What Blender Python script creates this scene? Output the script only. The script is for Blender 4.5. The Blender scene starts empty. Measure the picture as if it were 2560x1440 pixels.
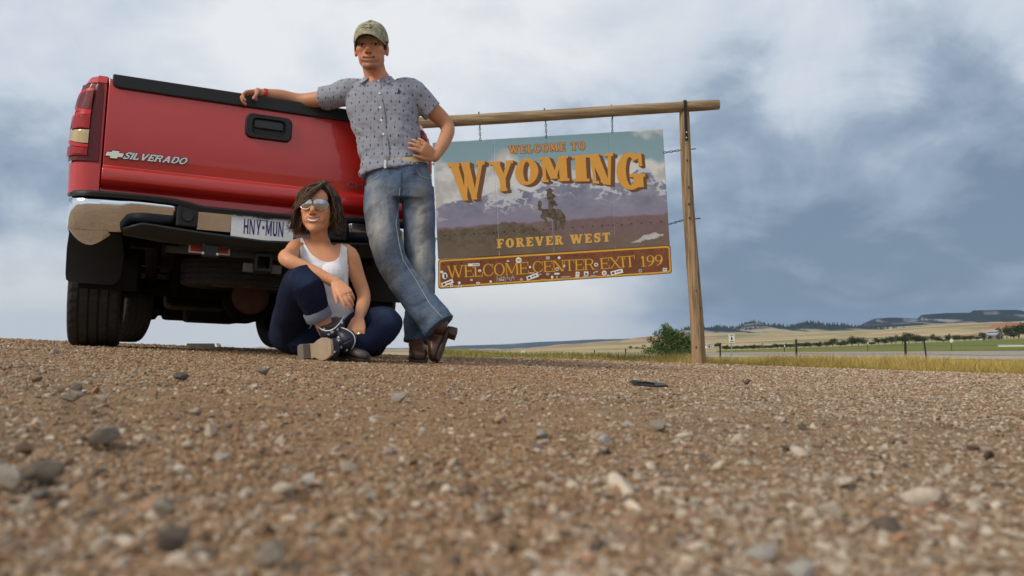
import bpy, math, random
import numpy as np
from mathutils import Vector, Matrix
from mathutils.bvhtree import BVHTree

random.seed(7); rng = np.random.default_rng(11)
SC = bpy.context.scene
COL = SC.collection
R = math.radians

# ------------------------------------------------------------------ camera
F_PX, HOR, CAM_Z = 2089.0, 865.0, 0.09        # focal length in photo pixels, true horizon row, lens height
PITCH = math.atan((HOR - 720) / F_PX)
cam_d = bpy.data.cameras.new('camera'); cam = bpy.data.objects.new('camera', cam_d); COL.objects.link(cam)
cam.location = (0, 0, CAM_Z); cam.rotation_euler = (R(90) + PITCH, 0, 0)
cam_d.sensor_width = 36.0; cam_d.lens = F_PX / 2560 * 36.0
cam_d.clip_start = 0.02; cam_d.clip_end = 60000
cam_d.dof.use_dof = True; cam_d.dof.focus_distance = 4.6; cam_d.dof.aperture_fstop = 7.5
SC.camera = cam
SC.view_settings.view_transform = 'Standard'; SC.view_settings.look = 'None'
SC.view_settings.exposure = 0.66; SC.view_settings.gamma = 1.0
SC.cycles.max_bounces = 6; SC.cycles.diffuse_bounces = 3; SC.cycles.glossy_bounces = 3
SC.cycles.transmission_bounces = 4; SC.cycles.volume_bounces = 0; SC.cycles.transparent_max_bounces = 6

SUN_AZ, SUN_EL = R(-125), R(38)      # azimuth clockwise from +Y (the way the camera looks)
sun_d = bpy.data.lights.new('sun', 'SUN'); sun_d.energy = 1.5; sun_d.angle = R(18); sun_d.color = (1.0, 0.88, 0.72)
sun = bpy.data.objects.new('sun', sun_d); COL.objects.link(sun)
_sd = Vector((math.sin(SUN_AZ) * math.cos(SUN_EL), math.cos(SUN_AZ) * math.cos(SUN_EL), math.sin(SUN_EL)))
sun.rotation_euler = _sd.to_track_quat('Z', 'Y').to_euler(); sun.location = _sd * 50

# ------------------------------------------------------------------ node helpers
def nnew(nt, typ, **kw):
    n = nt.nodes.new(typ)
    for k, v in kw.items(): setattr(n, k, v)
    return n
def lk(nt, a, b): nt.links.new(a, b)
def setin(nt, sock, v):
    if isinstance(v, bpy.types.NodeSocket): nt.links.new(v, sock)
    else: sock.default_value = v
def mth(nt, op, a, b=None, c=None, clamp=False):
    n = nt.nodes.new('ShaderNodeMath'); n.operation = op; n.use_clamp = clamp
    for i, v in enumerate((a, b, c)):
        if v is not None: setin(nt, n.inputs[i], v)
    return n.outputs[0]
def sstep(nt, x, lo, hi):
    n = nt.nodes.new('ShaderNodeMapRange'); n.interpolation_type = 'SMOOTHSTEP'
    setin(nt, n.inputs[0], x); n.inputs[1].default_value = lo; n.inputs[2].default_value = hi
    return n.outputs[0]
def mixc(nt, f, a, b, bt='MIX'):
    n = nt.nodes.new('ShaderNodeMix'); n.data_type = 'RGBA'; n.blend_type = bt
    setin(nt, n.inputs[0], f)
    for s, v in ((n.inputs[6], a), (n.inputs[7], b)):
        if isinstance(v, tuple): s.default_value = (v[0], v[1], v[2], 1)
        else: nt.links.new(v, s)
    return n.outputs[2]
def noise(nt, vec, scale, detail=4, rough=0.55, dist=0.0, dim='3D'):
    n = nt.nodes.new('ShaderNodeTexNoise'); n.noise_dimensions = dim
    if vec is not None: nt.links.new(vec, n.inputs['Vector'])
    n.inputs['Scale'].default_value = scale; n.inputs['Detail'].default_value = detail
    n.inputs['Roughness'].default_value = rough; n.inputs['Distortion'].default_value = dist
    return n.outputs[0]

# ------------------------------------------------------------------ world: nishita sky behind a nearly closed cloud layer
wd = bpy.data.worlds.new('World'); SC.world = wd; wd.use_nodes = True
nt = wd.node_tree; nt.nodes.clear()
out = nnew(nt, 'ShaderNodeOutputWorld'); bg = nnew(nt, 'ShaderNodeBackground'); lk(nt, bg.outputs[0], out.inputs[0])
bg.inputs[1].default_value = 0.1
sky = nnew(nt, 'ShaderNodeTexSky'); sky.sky_type = 'NISHITA'; sky.sun_disc = False
sky.sun_elevation = SUN_EL; sky.sun_rotation = SUN_AZ; sky.air_density = 1.0; sky.dust_density = 1.5
tc = nnew(nt, 'ShaderNodeTexCoord'); sp = nnew(nt, 'ShaderNodeSeparateXYZ'); lk(nt, tc.outputs['Generated'], sp.inputs[0])
X, Y, Z = sp.outputs
zc = mth(nt, 'ADD', mth(nt, 'MAXIMUM', Z, 0.0), 0.42)
cb = nnew(nt, 'ShaderNodeCombineXYZ'); lk(nt, mth(nt, 'DIVIDE', X, zc), cb.inputs[0]); lk(nt, mth(nt, 'DIVIDE', Y, zc), cb.inputs[1])
cb.inputs[2].default_value = 3.7
az = mth(nt, 'ARCTAN2', X, Y); el = mth(nt, 'ARCSINE', Z)
n1 = noise(nt, cb.outputs[0], 1.35, 7, 0.52, 0.3)
n2 = noise(nt, cb.outputs[0], 4.6, 6, 0.58, 0.5)
n3 = noise(nt, tc.outputs['Generated'], 6.0, 6, 0.6, 0.6)
t = mth(nt, 'ADD', mth(nt, 'MULTIPLY', mth(nt, 'SUBTRACT', n1, 0.5), 1.85), mth(nt, 'MULTIPLY', mth(nt, 'SUBTRACT', n2, 0.5), 0.85))
t = mth(nt, 'ADD', t, mth(nt, 'MULTIPLY', mth(nt, 'SUBTRACT', n3, 0.5), 0.75))
# the storm bank that fills the sky to the right, the thin bright cloud ahead of the camera
storm = mth(nt, 'MULTIPLY', sstep(nt, az, R(1), R(25)), mth(nt, 'SUBTRACT', 1.0, sstep(nt, az, R(95), R(150))))
low = mth(nt, 'SUBTRACT', 1.0, mth(nt, 'MULTIPLY', sstep(nt, el, R(7), R(24)), 0.55))
storm = mth(nt, 'MULTIPLY', storm, low)
lft = mth(nt, 'MULTIPLY', sstep(nt, mth(nt, 'MULTIPLY', az, -1.0), R(13), R(28)), mth(nt, 'SUBTRACT', 1.0, sstep(nt, mth(nt, 'MULTIPLY', az, -1.0), R(60), R(110))))
t = mth(nt, 'ADD', t, 0.74)
t = mth(nt, 'SUBTRACT', t, mth(nt, 'MULTIPLY', storm, 0.72))
t = mth(nt, 'SUBTRACT', t, mth(nt, 'MULTIPLY', lft, 0.42))
glow = mth(nt, 'MULTIPLY', mth(nt, 'SUBTRACT', 1.0, sstep(nt, el, R(0.5), R(8.5))), mth(nt, 'SUBTRACT', 1.0, sstep(nt, az, R(2), R(13))))
t = mth(nt, 'ADD', t, mth(nt, 'MULTIPLY', glow, 0.55), clamp=True)
cr = nnew(nt, 'ShaderNodeValToRGB'); lk(nt, t, cr.inputs[0])
e = cr.color_ramp.elements
e[0].position = 0.0; e[0].color = (1.1, 1.5, 2.1, 1)
e[1].position = 1.0; e[1].color = (5.7, 5.78, 5.85, 1)
for pos, c in ((0.3, (2.2, 2.7, 3.35)), (0.55, (4.0, 4.4, 4.9)), (0.8, (4.9, 5.1, 5.35))):
    q = e.new(pos); q.color = (c[0], c[1], c[2], 1)
colr = mixc(nt, mth(nt, 'MULTIPLY', glow, 0.75), cr.outputs[0], (7.3, 6.9, 6.1))
colr = mixc(nt, 0.94, sky.outputs[0], colr)
lk(nt, colr, bg.inputs[0])

# ------------------------------------------------------------------ materials
MATS = {}
def mat(name, col=(0.5, 0.5, 0.5), rough=0.6, metal=0.0, var=0.0, vscale=20.0, bump=0.0, bscale=60.0, bdist=0.01,
        coat=0.0, spec=0.5, attr=None, col2=None, detail=4, stretch=None, attr_type=None, sss=0.0, trans=0.0, emis=None, sheen=0.0, alpha=None):
    if name in MATS: return MATS[name]
    m = bpy.data.materials.new(name); m.use_nodes = True; MATS[name] = m
    nt = m.node_tree; b = nt.nodes['Principled BSDF']
    b.inputs['Roughness'].default_value = rough; b.inputs['Metallic'].default_value = metal
    b.inputs['Specular IOR Level'].default_value = spec
    b.inputs['Coat Weight'].default_value = coat; b.inputs['Coat Roughness'].default_value = 0.03
    if trans: b.inputs['Transmission Weight'].default_value = trans
    if sheen: b.inputs['Sheen Weight'].default_value = sheen
    if sss:
        b.inputs['Subsurface Weight'].default_value = sss; b.inputs['Subsurface Radius'].default_value = (0.012, 0.005, 0.003); b.inputs['Subsurface Scale'].default_value = 1.0
    tc = nnew(nt, 'ShaderNodeTexCoord'); vec = tc.outputs['Object']
    if stretch:
        mp = nnew(nt, 'ShaderNodeMapping'); mp.inputs['Scale'].default_value = stretch; lk(nt, vec, mp.inputs[0]); vec = mp.outputs[0]
    base = None
    if attr:
        a = nnew(nt, 'ShaderNodeAttribute'); a.attribute_name = attr
        if attr_type: a.attribute_type = attr_type
        base = a.outputs['Color']
    if var or col2:
        nz = noise(nt, vec, vscale, detail, 0.6)
        c0 = base if base is not None else (col[0], col[1], col[2])
        if col2: base = mixc(nt, sstep(nt, nz, 0.38, 0.62), c0, col2)
        else:
            f = mth(nt, 'ADD', mth(nt, 'MULTIPLY', mth(nt, 'SUBTRACT', nz, 0.5), var * 2), 1.0)
            n = nnew(nt, 'ShaderNodeVectorMath', operation='SCALE')
            if base is None:
                rgb = nnew(nt, 'ShaderNodeRGB'); rgb.outputs[0].default_value = (*col, 1); base = rgb.outputs[0]
            lk(nt, base, n.inputs[0]); lk(nt, f, n.inputs['Scale']); base = n.outputs[0]
    if base is None: b.inputs['Base Color'].default_value = (*col, 1)
    else: lk(nt, base, b.inputs['Base Color'])
    if bump:
        nb = noise(nt, vec, bscale, 5, 0.65)
        bp = nnew(nt, 'ShaderNodeBump'); bp.inputs['Strength'].default_value = bump; bp.inputs['Distance'].default_value = bdist
        lk(nt, nb, bp.inputs['Height']); lk(nt, bp.outputs[0], b.inputs['Normal'])
    if emis:
        b.inputs['Emission Color'].default_value = (*emis[0], 1); b.inputs['Emission Strength'].default_value = emis[1]
    return m

# ------------------------------------------------------------------ mesh helpers
def A(*a): return np.array(a, float)
def nrm(v): v = np.asarray(v, float); return v / (np.linalg.norm(v) + 1e-12)
def frame(t, up=None):
    t = nrm(t)
    if up is None: up = A(0, 0, 1) if abs(t[2]) < 0.9 else A(0, 1, 0)
    s = nrm(np.cross(t, up)); return s, np.cross(s, t)
class MB:
    def __init__(s): s.v = []; s.f = []; s.n = 0; s.c = None
    def add(s, v, f):
        v = np.asarray(v, float).reshape(-1, 3); s.v.append(v); o = s.n
        s.f.extend([tuple(i + o for i in q) for q in f]); s.n += len(v); return s
    def box(s, c, d, M=None):
        x, y, z = (k / 2 for k in d)
        v = np.array([(-x,-y,-z),(x,-y,-z),(x,y,-z),(-x,y,-z),(-x,-y,z),(x,-y,z),(x,y,z),(-x,y,z)])
        if M is not None: v = v @ np.asarray(M, float).T
        return s.add(v + np.asarray(c, float), [(3,2,1,0),(4,5,6,7),(0,1,5,4),(1,2,6,5),(2,3,7,6),(3,0,4,7)])
    def rings(s, rings, cap=True, closed=False):
        n = len(rings[0]); k = len(rings); f = []
        for i in range(k - 1 + (1 if closed else 0)):
            a = i * n; b = ((i + 1) % k) * n
            for j in range(n):
                j2 = (j + 1) % n; f.append((a + j, a + j2, b + j2, b + j))
        if cap and not closed:
            f.append(tuple(range(n))[::-1]); f.append(tuple((k - 1) * n + j for j in range(n)))
        return s.add(np.concatenate([np.asarray(r, float) for r in rings]), f)
    def tube(s, pts, rad, n=10, flat=1.0, up=None, cap=True, dome=False):
        pts = [np.asarray(p, float) for p in pts]; k = len(pts)
        if not hasattr(rad, '__len__'): rad = [rad] * k
        if dome:
            d0 = nrm(pts[0] - pts[1]); d1 = nrm(pts[-1] - pts[-2]); r0, r1 = rad[0], rad[-1]
            r0m = r0 if not hasattr(r0, '__len__') else min(r0); r1m = r1 if not hasattr(r1, '__len__') else min(r1)
            sc = lambda r, q: r * q if not hasattr(r, '__len__') else (r[0] * q, r[1] * q)
            pts = [pts[0] + d0 * r0m * .95, pts[0] + d0 * r0m * .7] + pts + [pts[-1] + d1 * r1m * .7, pts[-1] + d1 * r1m * .95]
            rad = [sc(r0, .3), sc(r0, .72)] + list(rad) + [sc(r1, .72), sc(r1, .3)]; k = len(pts)
        rings = []; u = up
        for i in range(k):
            t = pts[min(i + 1, k - 1)] - pts[max(i - 1, 0)]
            a, b = frame(t, u); u = b if up is None else up
            r = rad[i]; ra, rb = (r, r * flat) if not hasattr(r, '__len__') else r
            th = np.linspace(0, 2 * np.pi, n, endpoint=False)[:, None]
            rings.append(pts[i] + np.cos(th) * a * ra + np.sin(th) * b * rb)
        return s.rings(rings, cap)
    def ell(s, c, r, M=None, nu=14, nv=9):
        rings = []
        r = np.asarray(r if hasattr(r, '__len__') else (r, r, r), float)
        th = np.linspace(0, 2 * np.pi, nu, endpoint=False)
        for p in np.linspace(-np.pi / 2 + 0.12, np.pi / 2 - 0.12, nv):
            v = np.stack([np.cos(th) * np.cos(p), np.sin(th) * np.cos(p), np.full(nu, np.sin(p))], 1) * r
            if M is not None: v = v @ np.asarray(M).T
            rings.append(v + np.asarray(c, float))
        return s.rings(rings)
    def prism(s, poly, O, U, V, d):
        """flat polygon poly (2D) in plane O,U,V, thickened along vector d"""
        O, U, V, d = (np.asarray(k, float) for k in (O, U, V, d)); p = np.asarray(poly, float)
        a = O + p[:, :1] * U + p[:, 1:2] * V; n = len(p)
        return s.add(np.concatenate([a, a + d]), [tuple(range(n))[::-1], tuple(range(n, 2 * n))] + [(i, (i + 1) % n, n + (i + 1) % n, n + i) for i in range(n)])
    def strip(s, a, b):
        n = len(a); return s.add(np.concatenate([np.asarray(a, float), np.asarray(b, float)]), [(i, i + 1, n + i + 1, n + i) for i in range(n - 1)])
    def V(s): return np.concatenate(s.v) if s.v else np.zeros((0, 3))
    def mesh(s, name, origin=None):
        v = s.V()
        if origin is not None: v = v - np.asarray(origin, float)
        me = bpy.data.meshes.new(name); me.from_pydata(v.tolist(), [], s.f); me.update(); return me
    def build(s, name, m, parent=None, smooth=False, origin=None, bevel=0.0, bseg=2, angle=35, subd=0, fixn=True):
        me = s.mesh(name, origin)
        return obj(name, me, m, parent, smooth, bevel, bseg, angle, subd, fixn)
import bmesh
def obj(name, me, m=None, parent=None, smooth=False, bevel=0.0, bseg=2, angle=35, subd=0, fixn=False):
    if fixn:
        bm = bmesh.new(); bm.from_mesh(me); bmesh.ops.recalc_face_normals(bm, faces=bm.faces); bm.to_mesh(me); bm.free()
    o = bpy.data.objects.new(name, me); COL.objects.link(o)
    if m is not None and not me.materials: me.materials.append(m)
    if smooth:
        me.polygons.foreach_set('use_smooth', [True] * len(me.polygons))
        if smooth != 'all':
            try: me.set_sharp_from_angle(angle=R(angle))
            except Exception: pass
    if bevel:
        b = o.modifiers.new('bevel', 'BEVEL'); b.width = bevel; b.segments = bseg; b.limit_method = 'ANGLE'; b.angle_limit = R(30)
        b.harden_normals = False
    if subd:
        q = o.modifiers.new('subd', 'SUBSURF'); q.levels = subd; q.render_levels = subd
    if parent is not None: o.parent = parent
    return o
def npmesh(name, v, f, cols=None):
    """fast mesh from numpy arrays, f: (n,3) or (n,4)"""
    me = bpy.data.meshes.new(name); v = np.asarray(v, np.float32); f = np.asarray(f, np.int32); k = f.shape[1]
    me.vertices.add(len(v)); me.vertices.foreach_set('co', v.ravel())
    me.loops.add(f.size); me.loops.foreach_set('vertex_index', f.ravel())
    me.polygons.add(len(f)); me.polygons.foreach_set('loop_start', np.arange(0, f.size, k, dtype=np.int32))
    try: me.polygons.foreach_set('loop_total', np.full(len(f), k, np.int32))
    except Exception: pass
    me.update(calc_edges=True)
    if cols is not None: setcol(me, cols)
    return me
def setcol(me, cols, name='col'):
    a = me.color_attributes.new(name, 'FLOAT_COLOR', 'POINT'); c = np.ones((len(cols), 4), np.float32); c[:, :3] = cols
    a.data.foreach_set('color', c.ravel())
def tag(o, label=None, cat=None, group=None, kind=None):
    for k, v in (('label', label), ('category', cat), ('group', group), ('kind', kind)):
        if v: o[k] = v
    return o
def empty(name, loc=(0, 0, 0), label=None, cat=None, group=None):
    o = bpy.data.objects.new(name, None); COL.objects.link(o); o.location = loc; o.empty_display_size = 0.1
    return tag(o, label, cat, group)
def remesh(mb, voxel, smooth=4, fac=0.5):
    me = mb.mesh('tmp'); o = bpy.data.objects.new('tmp', me); COL.objects.link(o)
    m = o.modifiers.new('r', 'REMESH'); m.mode = 'VOXEL'; m.voxel_size = voxel
    if smooth:
        q = o.modifiers.new('s', 'SMOOTH'); q.factor = fac; q.iterations = smooth
    dg = bpy.context.evaluated_depsgraph_get(); ev = o.evaluated_get(dg); m2 = ev.to_mesh()
    v = np.empty(len(m2.vertices) * 3, np.float32); m2.vertices.foreach_get('co', v); v = v.reshape(-1, 3).astype(float)
    nn = np.empty(len(m2.vertices) * 3, np.float32); m2.vertices.foreach_get('normal', nn); nn = nn.reshape(-1, 3).astype(float)
    L = np.empty(len(m2.loops), np.int32); m2.loops.foreach_get('vertex_index', L); f = L.reshape(-1, 4)
    ev.to_mesh_clear(); bpy.data.objects.remove(o); bpy.data.meshes.remove(me)
    return v, f, nn

def _h(i, j, k, s):
    h = (i * 374761393 + j * 668265263 + k * 2147483647 + s * 974711) & 0xffffffff
    h = ((h ^ (h >> 13)) * 1274126177) & 0xffffffff
    return ((h ^ (h >> 16)) & 0xffff) / 65535.0
def vnoise(p, seed=0):
    p = np.asarray(p, float)
    if p.shape[1] == 2: p = np.concatenate([p, np.zeros((len(p), 1))], 1)
    i = np.floor(p).astype(np.int64); u = p - i; u = u * u * (3 - 2 * u); r = 0
    for a in (0, 1):
        for b in (0, 1):
            for c in (0, 1):
                w = (u[:, 0] if a else 1 - u[:, 0]) * (u[:, 1] if b else 1 - u[:, 1]) * (u[:, 2] if c else 1 - u[:, 2])
                r = r + w * _h(i[:, 0] + a, i[:, 1] + b, i[:, 2] + c, seed)
    return r * 2 - 1
def fbm(p, oct=4, seed=0, gain=0.5):
    p = np.asarray(p, float); r = 0; a = 1.0; t = 0
    for k in range(oct): r = r + a * vnoise(p * 2 ** k + 17.3 * k, seed + k); t += a; a *= gain
    return r / t
def ss(x, a, b): q = np.clip((np.asarray(x, float) - a) / (b - a), 0, 1); return q * q * (3 - 2 * q)

# pixel of the photograph + distance ahead -> point in the place
_ct, _st = math.cos(PITCH), math.sin(PITCH)
def P(px, py, yd):
    xc = (px - 1280) / F_PX; zc = (720 - py) / F_PX
    d = A(xc, _ct - zc * _st, _st + zc * _ct); k = yd / d[1]
    return A(0, 0, CAM_Z) + d * k
def PR(px, py):
    xc = (px - 1280) / F_PX; zc = (720 - py) / F_PX
    return Vector((xc, _ct - zc * _st, _st + zc * _ct)).normalized()
def proj(p):
    p = np.asarray(p, float).reshape(-1, 3) - A(0, 0, CAM_Z)
    yc = p[:, 1] * _ct + p[:, 2] * _st; zc = -p[:, 1] * _st + p[:, 2] * _ct
    return np.stack([1280 + F_PX * p[:, 0] / yc, 720 - F_PX * zc / yc], 1)
# ================================================================== TERRAIN
PB, PC = -0.0418, -0.0036                     # the lot is a plane that falls to the right
_cols = [-600, 0, 500, 1000, 1250, 1500, 1800, 2100, 2560, 3400, 6000]
_rows = [9, 12, 15, 20, 25, 30, 50, 75, 110, 150, 200, 350, 800, 1600, 3000, 12000]
_tab = np.array([
 [822,830,845,865,880,895,920,925,920,915,908,896,885,879,875,870],
 [847,853,862,878,890,903,928,930,925,918,910,897,885,879,875,870],
 [868,872,878,890,900,910,932,932,926,918,910,897,885,879,875,870],
 [887,890,895,902,908,912,918,915,910,906,902,895,886,881,879,872],
 [893,896,899,903,906,907,906,902,898,896,893,889,884,881,879,872],
 [903,906,909,911,911,911,905,897,889,888,886,881,870,860,858,866],
 [912,914,917,919,918,914,902,893,883,882,880,878,866,845,829,842],
 [921,923,926,926,922,916,903,893,881,879,876,868,853,836,825,840],
 [936,938,939,938,933,924,905,890,878,873,864,849,832,815,803,832],
 [970,972,970,962,950,935,908,888,872,866,857,841,825,808,796,825],
 [1085,1075,1060,1030,1008,990,950,905,880,868,855,835,815,800,790,820]], float)
_az = np.arctan((np.array(_cols) - 1280) / F_PX)
_az = np.concatenate([[-np.pi, -1.9], _az, [1.9, np.pi]])
_te = (HOR - _tab) / F_PX
_te = np.concatenate([np.tile(_te[:1] * 0 - 0.004, (1, 1)), np.tile(_te[:1], (1, 1)) * 0.3, _te, np.tile(_te[-1:], (1, 1)) * 0.5, np.tile(_te[:1] * 0 - 0.004, (1, 1))])
_lr = np.log(np.array(_rows, float))
def gz(x, y):
    x = np.atleast_1d(np.asarray(x, float)); y = np.atleast_1d(np.asarray(y, float))
    az = np.arctan2(x, y); r = np.hypot(x, y) + 1e-6; ye = r * np.maximum(np.cos(az), 0.45)
    px = 1280 + F_PX * np.tan(np.clip(az, -1.3, 1.3))
    fall = 0.002 * np.maximum(0, y - 5) ** 2 * (1 - ss(px, 1000, 1500))
    zn = PB * x + PC * y - np.minimum(fall, 3)
    zn = zn + 0.012 * fbm(np.stack([x * 0.7, y * 0.7], 1), 3, 5) * ss(r, 0.8, 2.5)
    i = np.clip(np.searchsorted(_az, az) - 1, 0, len(_az) - 2); u = (az - _az[i]) / (_az[i + 1] - _az[i])
    l = np.clip(np.log(ye), _lr[0], _lr[-1]); j = np.clip(np.searchsorted(_lr, l) - 1, 0, len(_lr) - 2); w = (l - _lr[j]) / (_lr[j + 1] - _lr[j])
    te = (_te[i, j] * (1 - w) + _te[i, j + 1] * w) * (1 - u) + (_te[i + 1, j] * (1 - w) + _te[i + 1, j + 1] * w) * u
    zt = CAM_Z + te * ye
    zt = zt + ss(r, 500, 1500) * r * 0.0035 * fbm(np.stack([x / 260, y / 260], 1), 4, 9)
    k = ss(r, 8, 13)
    return zn * (1 - k) + zt * k
def G(x, y): return float(gz(x, y)[0])
def PG(px, yd, dz=0.0):
    x = (px - 1280) / F_PX * yd; return A(x, yd, G(x, yd) + dz)
def redge(az):
    px = 1280 + F_PX * np.tan(np.clip(az, -1.2, 1.2))
    ye = np.interp(px, [700, 1000, 1130, 1300, 1745, 2200, 2560, 3400], [14, 12.5, 10.2, 10.6, 11.7, 12.6, 14.0, 15])
    ye = ye + 0.25 * np.sin(px * 0.021) + 0.15 * np.sin(px * 0.057 + 1)
    return ye / np.maximum(np.cos(az), 0.4)

az_in = np.concatenate([np.linspace(-np.pi, R(-46), 45, endpoint=False), np.linspace(R(-46), R(46), 520, endpoint=False), np.linspace(R(46), np.pi, 46)])
def polar(rfun0, rfun1, n, rough=0.0):
    t = np.linspace(0, 1, n); L0 = np.log(rfun0(az_in)); L1 = np.log(rfun1(az_in))
    rr = np.exp(L0[None] * (1 - t[:, None]) + L1[None] * t[:, None]); aa = np.broadcast_to(az_in[None], rr.shape)
    x = (rr * np.sin(aa)).ravel(); y = (rr * np.cos(aa)).ravel(); z = gz(x, y); m = len(az_in)
    k = np.arange((n - 1) * m).reshape(n - 1, m)[:, :-1].ravel()
    f = np.stack([k, k + 1, k + m + 1, k + m], 1)
    return x, y, z, f, rr.ravel()
x, y, z, f, rr = polar(lambda a: np.full_like(a, 0.05), redge, 400)
p2 = np.stack([x, y], 1)
dist_f = np.clip(1.0 / (1 + (rr / 4) ** 2), 0, 1)
z = z + 0.0035 * fbm(p2 * 45, 3, 21) * ss(dist_f, 0.05, 0.5) + 0.007 * fbm(p2 * 9, 3, 22) * ss(rr, .3, .8) - 0.004
# colour: brown dirt, greyer to the right and far left, with paler scuffed patches
big = fbm(p2 * 0.8, 4, 31); fine = fbm(p2 * 30, 3, 33); az_ = np.arctan2(x, y)
grey = ss(az_ + 0.25 * big, 0.02, 0.42) * 0.65 + ss(-az_ + 0.2 * big, 0.35, 0.6) * 0.35
c0 = np.array([0.385, 0.245, 0.135]); c1 = np.array([0.36, 0.26, 0.165]); c2 = np.array([0.50, 0.355, 0.215])
cc = c0 * (1 - grey[:, None]) + c1 * grey[:, None]
pale = ss(fbm(p2 * np.array([1.2, 2.5]), 3, 41), 0.15, 0.5)[:, None]
cc = cc * (1 - 0.5 * pale) + c2 * 0.5 * pale
cc = cc * (1 + 0.35 * fine[:, None])
M_dirt = mat('dirt', attr='col', var=0.6, vscale=170, rough=0.95, bump=1.0, bscale=190, bdist=0.010, spec=0.15)
lot = obj('gravel_lot', npmesh('gravel_lot', np.stack([x, y, z], 1), f, cc), M_dirt, smooth='all'); tag(lot, kind='structure')

x, y, z, f, rr = polar(redge, lambda a: np.full_like(a, 14000.0), 170)
p2 = np.stack([x, y], 1); pp = proj(np.stack([x, np.maximum(y, .01), z], 1))
n_a = fbm(p2 / 7.0, 4, 51); n_b = fbm(p2 / 180.0, 4, 52); n_c = fbm(np.stack([x / 900, y / 300], 1), 4, 53)
near = np.array([0.27, 0.215, 0.075]); olive = np.array([0.19, 0.2, 0.075]); tan = np.array([0.44, 0.35, 0.19]); red = np.array([0.36, 0.17, 0.1]); gn = np.array([0.2, 0.2, 0.09])
k = ss(np.log(rr), np.log(120), np.log(500))[:, None]
cc = (near + 0.05 * n_a[:, None]) * (1 - ss(rr, 25, 70)[:, None]) + olive * ss(rr, 25, 70)[:, None]
cc = cc * (1 - k) + tan * k
cc = cc * (1 - 0.75 * (ss(n_b, 0.0, 0.35) * ss(rr, 300, 700))[:, None]) + gn * 0.75 * (ss(n_b, 0.0, 0.35) * ss(rr, 300, 700))[:, None]
rk = (ss(n_c, 0.12, 0.4) * ss(rr, 700, 1300))[:, None]; cc = cc * (1 - .8 * rk) + red * .8 * rk
cc = np.clip(cc * (1 + 0.2 * fbm(np.stack([x / 60, y / 25], 1), 3, 55)[:, None]), 0.01, 1)
M_prairie = mat('prairie', attr='col', var=0.25, vscale=0.8, rough=1.0, bump=0.4, bscale=2.0, bdist=0.1, spec=0.1)
gr = obj('grassland', npmesh('grassland', np.stack([x, y, z], 1), f, cc), M_prairie, smooth='all'); tag(gr, kind='structure')

def sheet(name, near, far, m, dz, n=60, rows=8, kind='structure', thick=0.3):
    """a slab over the terrain between two lines given as (photo column, distance)"""
    pxs = np.linspace(near[0][0], near[-1][0], n)
    yn = np.interp(pxs, [q[0] for q in near], [q[1] for q in near]); yf = np.interp(pxs, [q[0] for q in far], [q[1] for q in far])
    V = []
    for r in range(rows):
        t = r / (rows - 1); yy = yn * (1 - t) + yf * t; xx = (pxs - 1280) / F_PX * yy
        V.append(np.stack([xx, yy, gz(xx, yy) + dz], 1))
    bot = V[0].copy(); bot[:, 2] -= thick; back = V[-1].copy(); back[:, 2] -= thick
    V = np.concatenate([bot[None], np.array(V), back[None]]); rows += 2
    k = np.arange((rows - 1) * n).reshape(rows - 1, n)[:, :-1].ravel()
    o = obj(name, npmesh(name, V.reshape(-1, 3), np.stack([k, k + 1, k + n + 1, k + n], 1)), m, smooth=False)
    return tag(o, kind=kind)
M_road = mat('road_asphalt', (0.33, 0.29, 0.25), rough=0.95, var=0.15, vscale=0.6, spec=0.2)
sheet('road', [(1380, 98), (1800, 76), (2200, 66), (2560, 60), (3600, 50)], [(1380, 124), (1800, 112), (2200, 110), (2560, 108), (3600, 100)], M_road, 0.12)
M_field = mat('field_green', (0.115, 0.165, 0.035), rough=1.0, var=0.3, vscale=0.05, spec=0.1, col2=(0.2, 0.19, 0.06), stretch=(1, 3, 1))
sheet('field', [(1790, 135), (2000, 130), (2200, 128), (2560, 125), (3800, 120)], [(1790, 330), (2000, 350), (2200, 350), (2560, 365), (3800, 380)], M_field, 0.3, n=80, rows=20)

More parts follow.
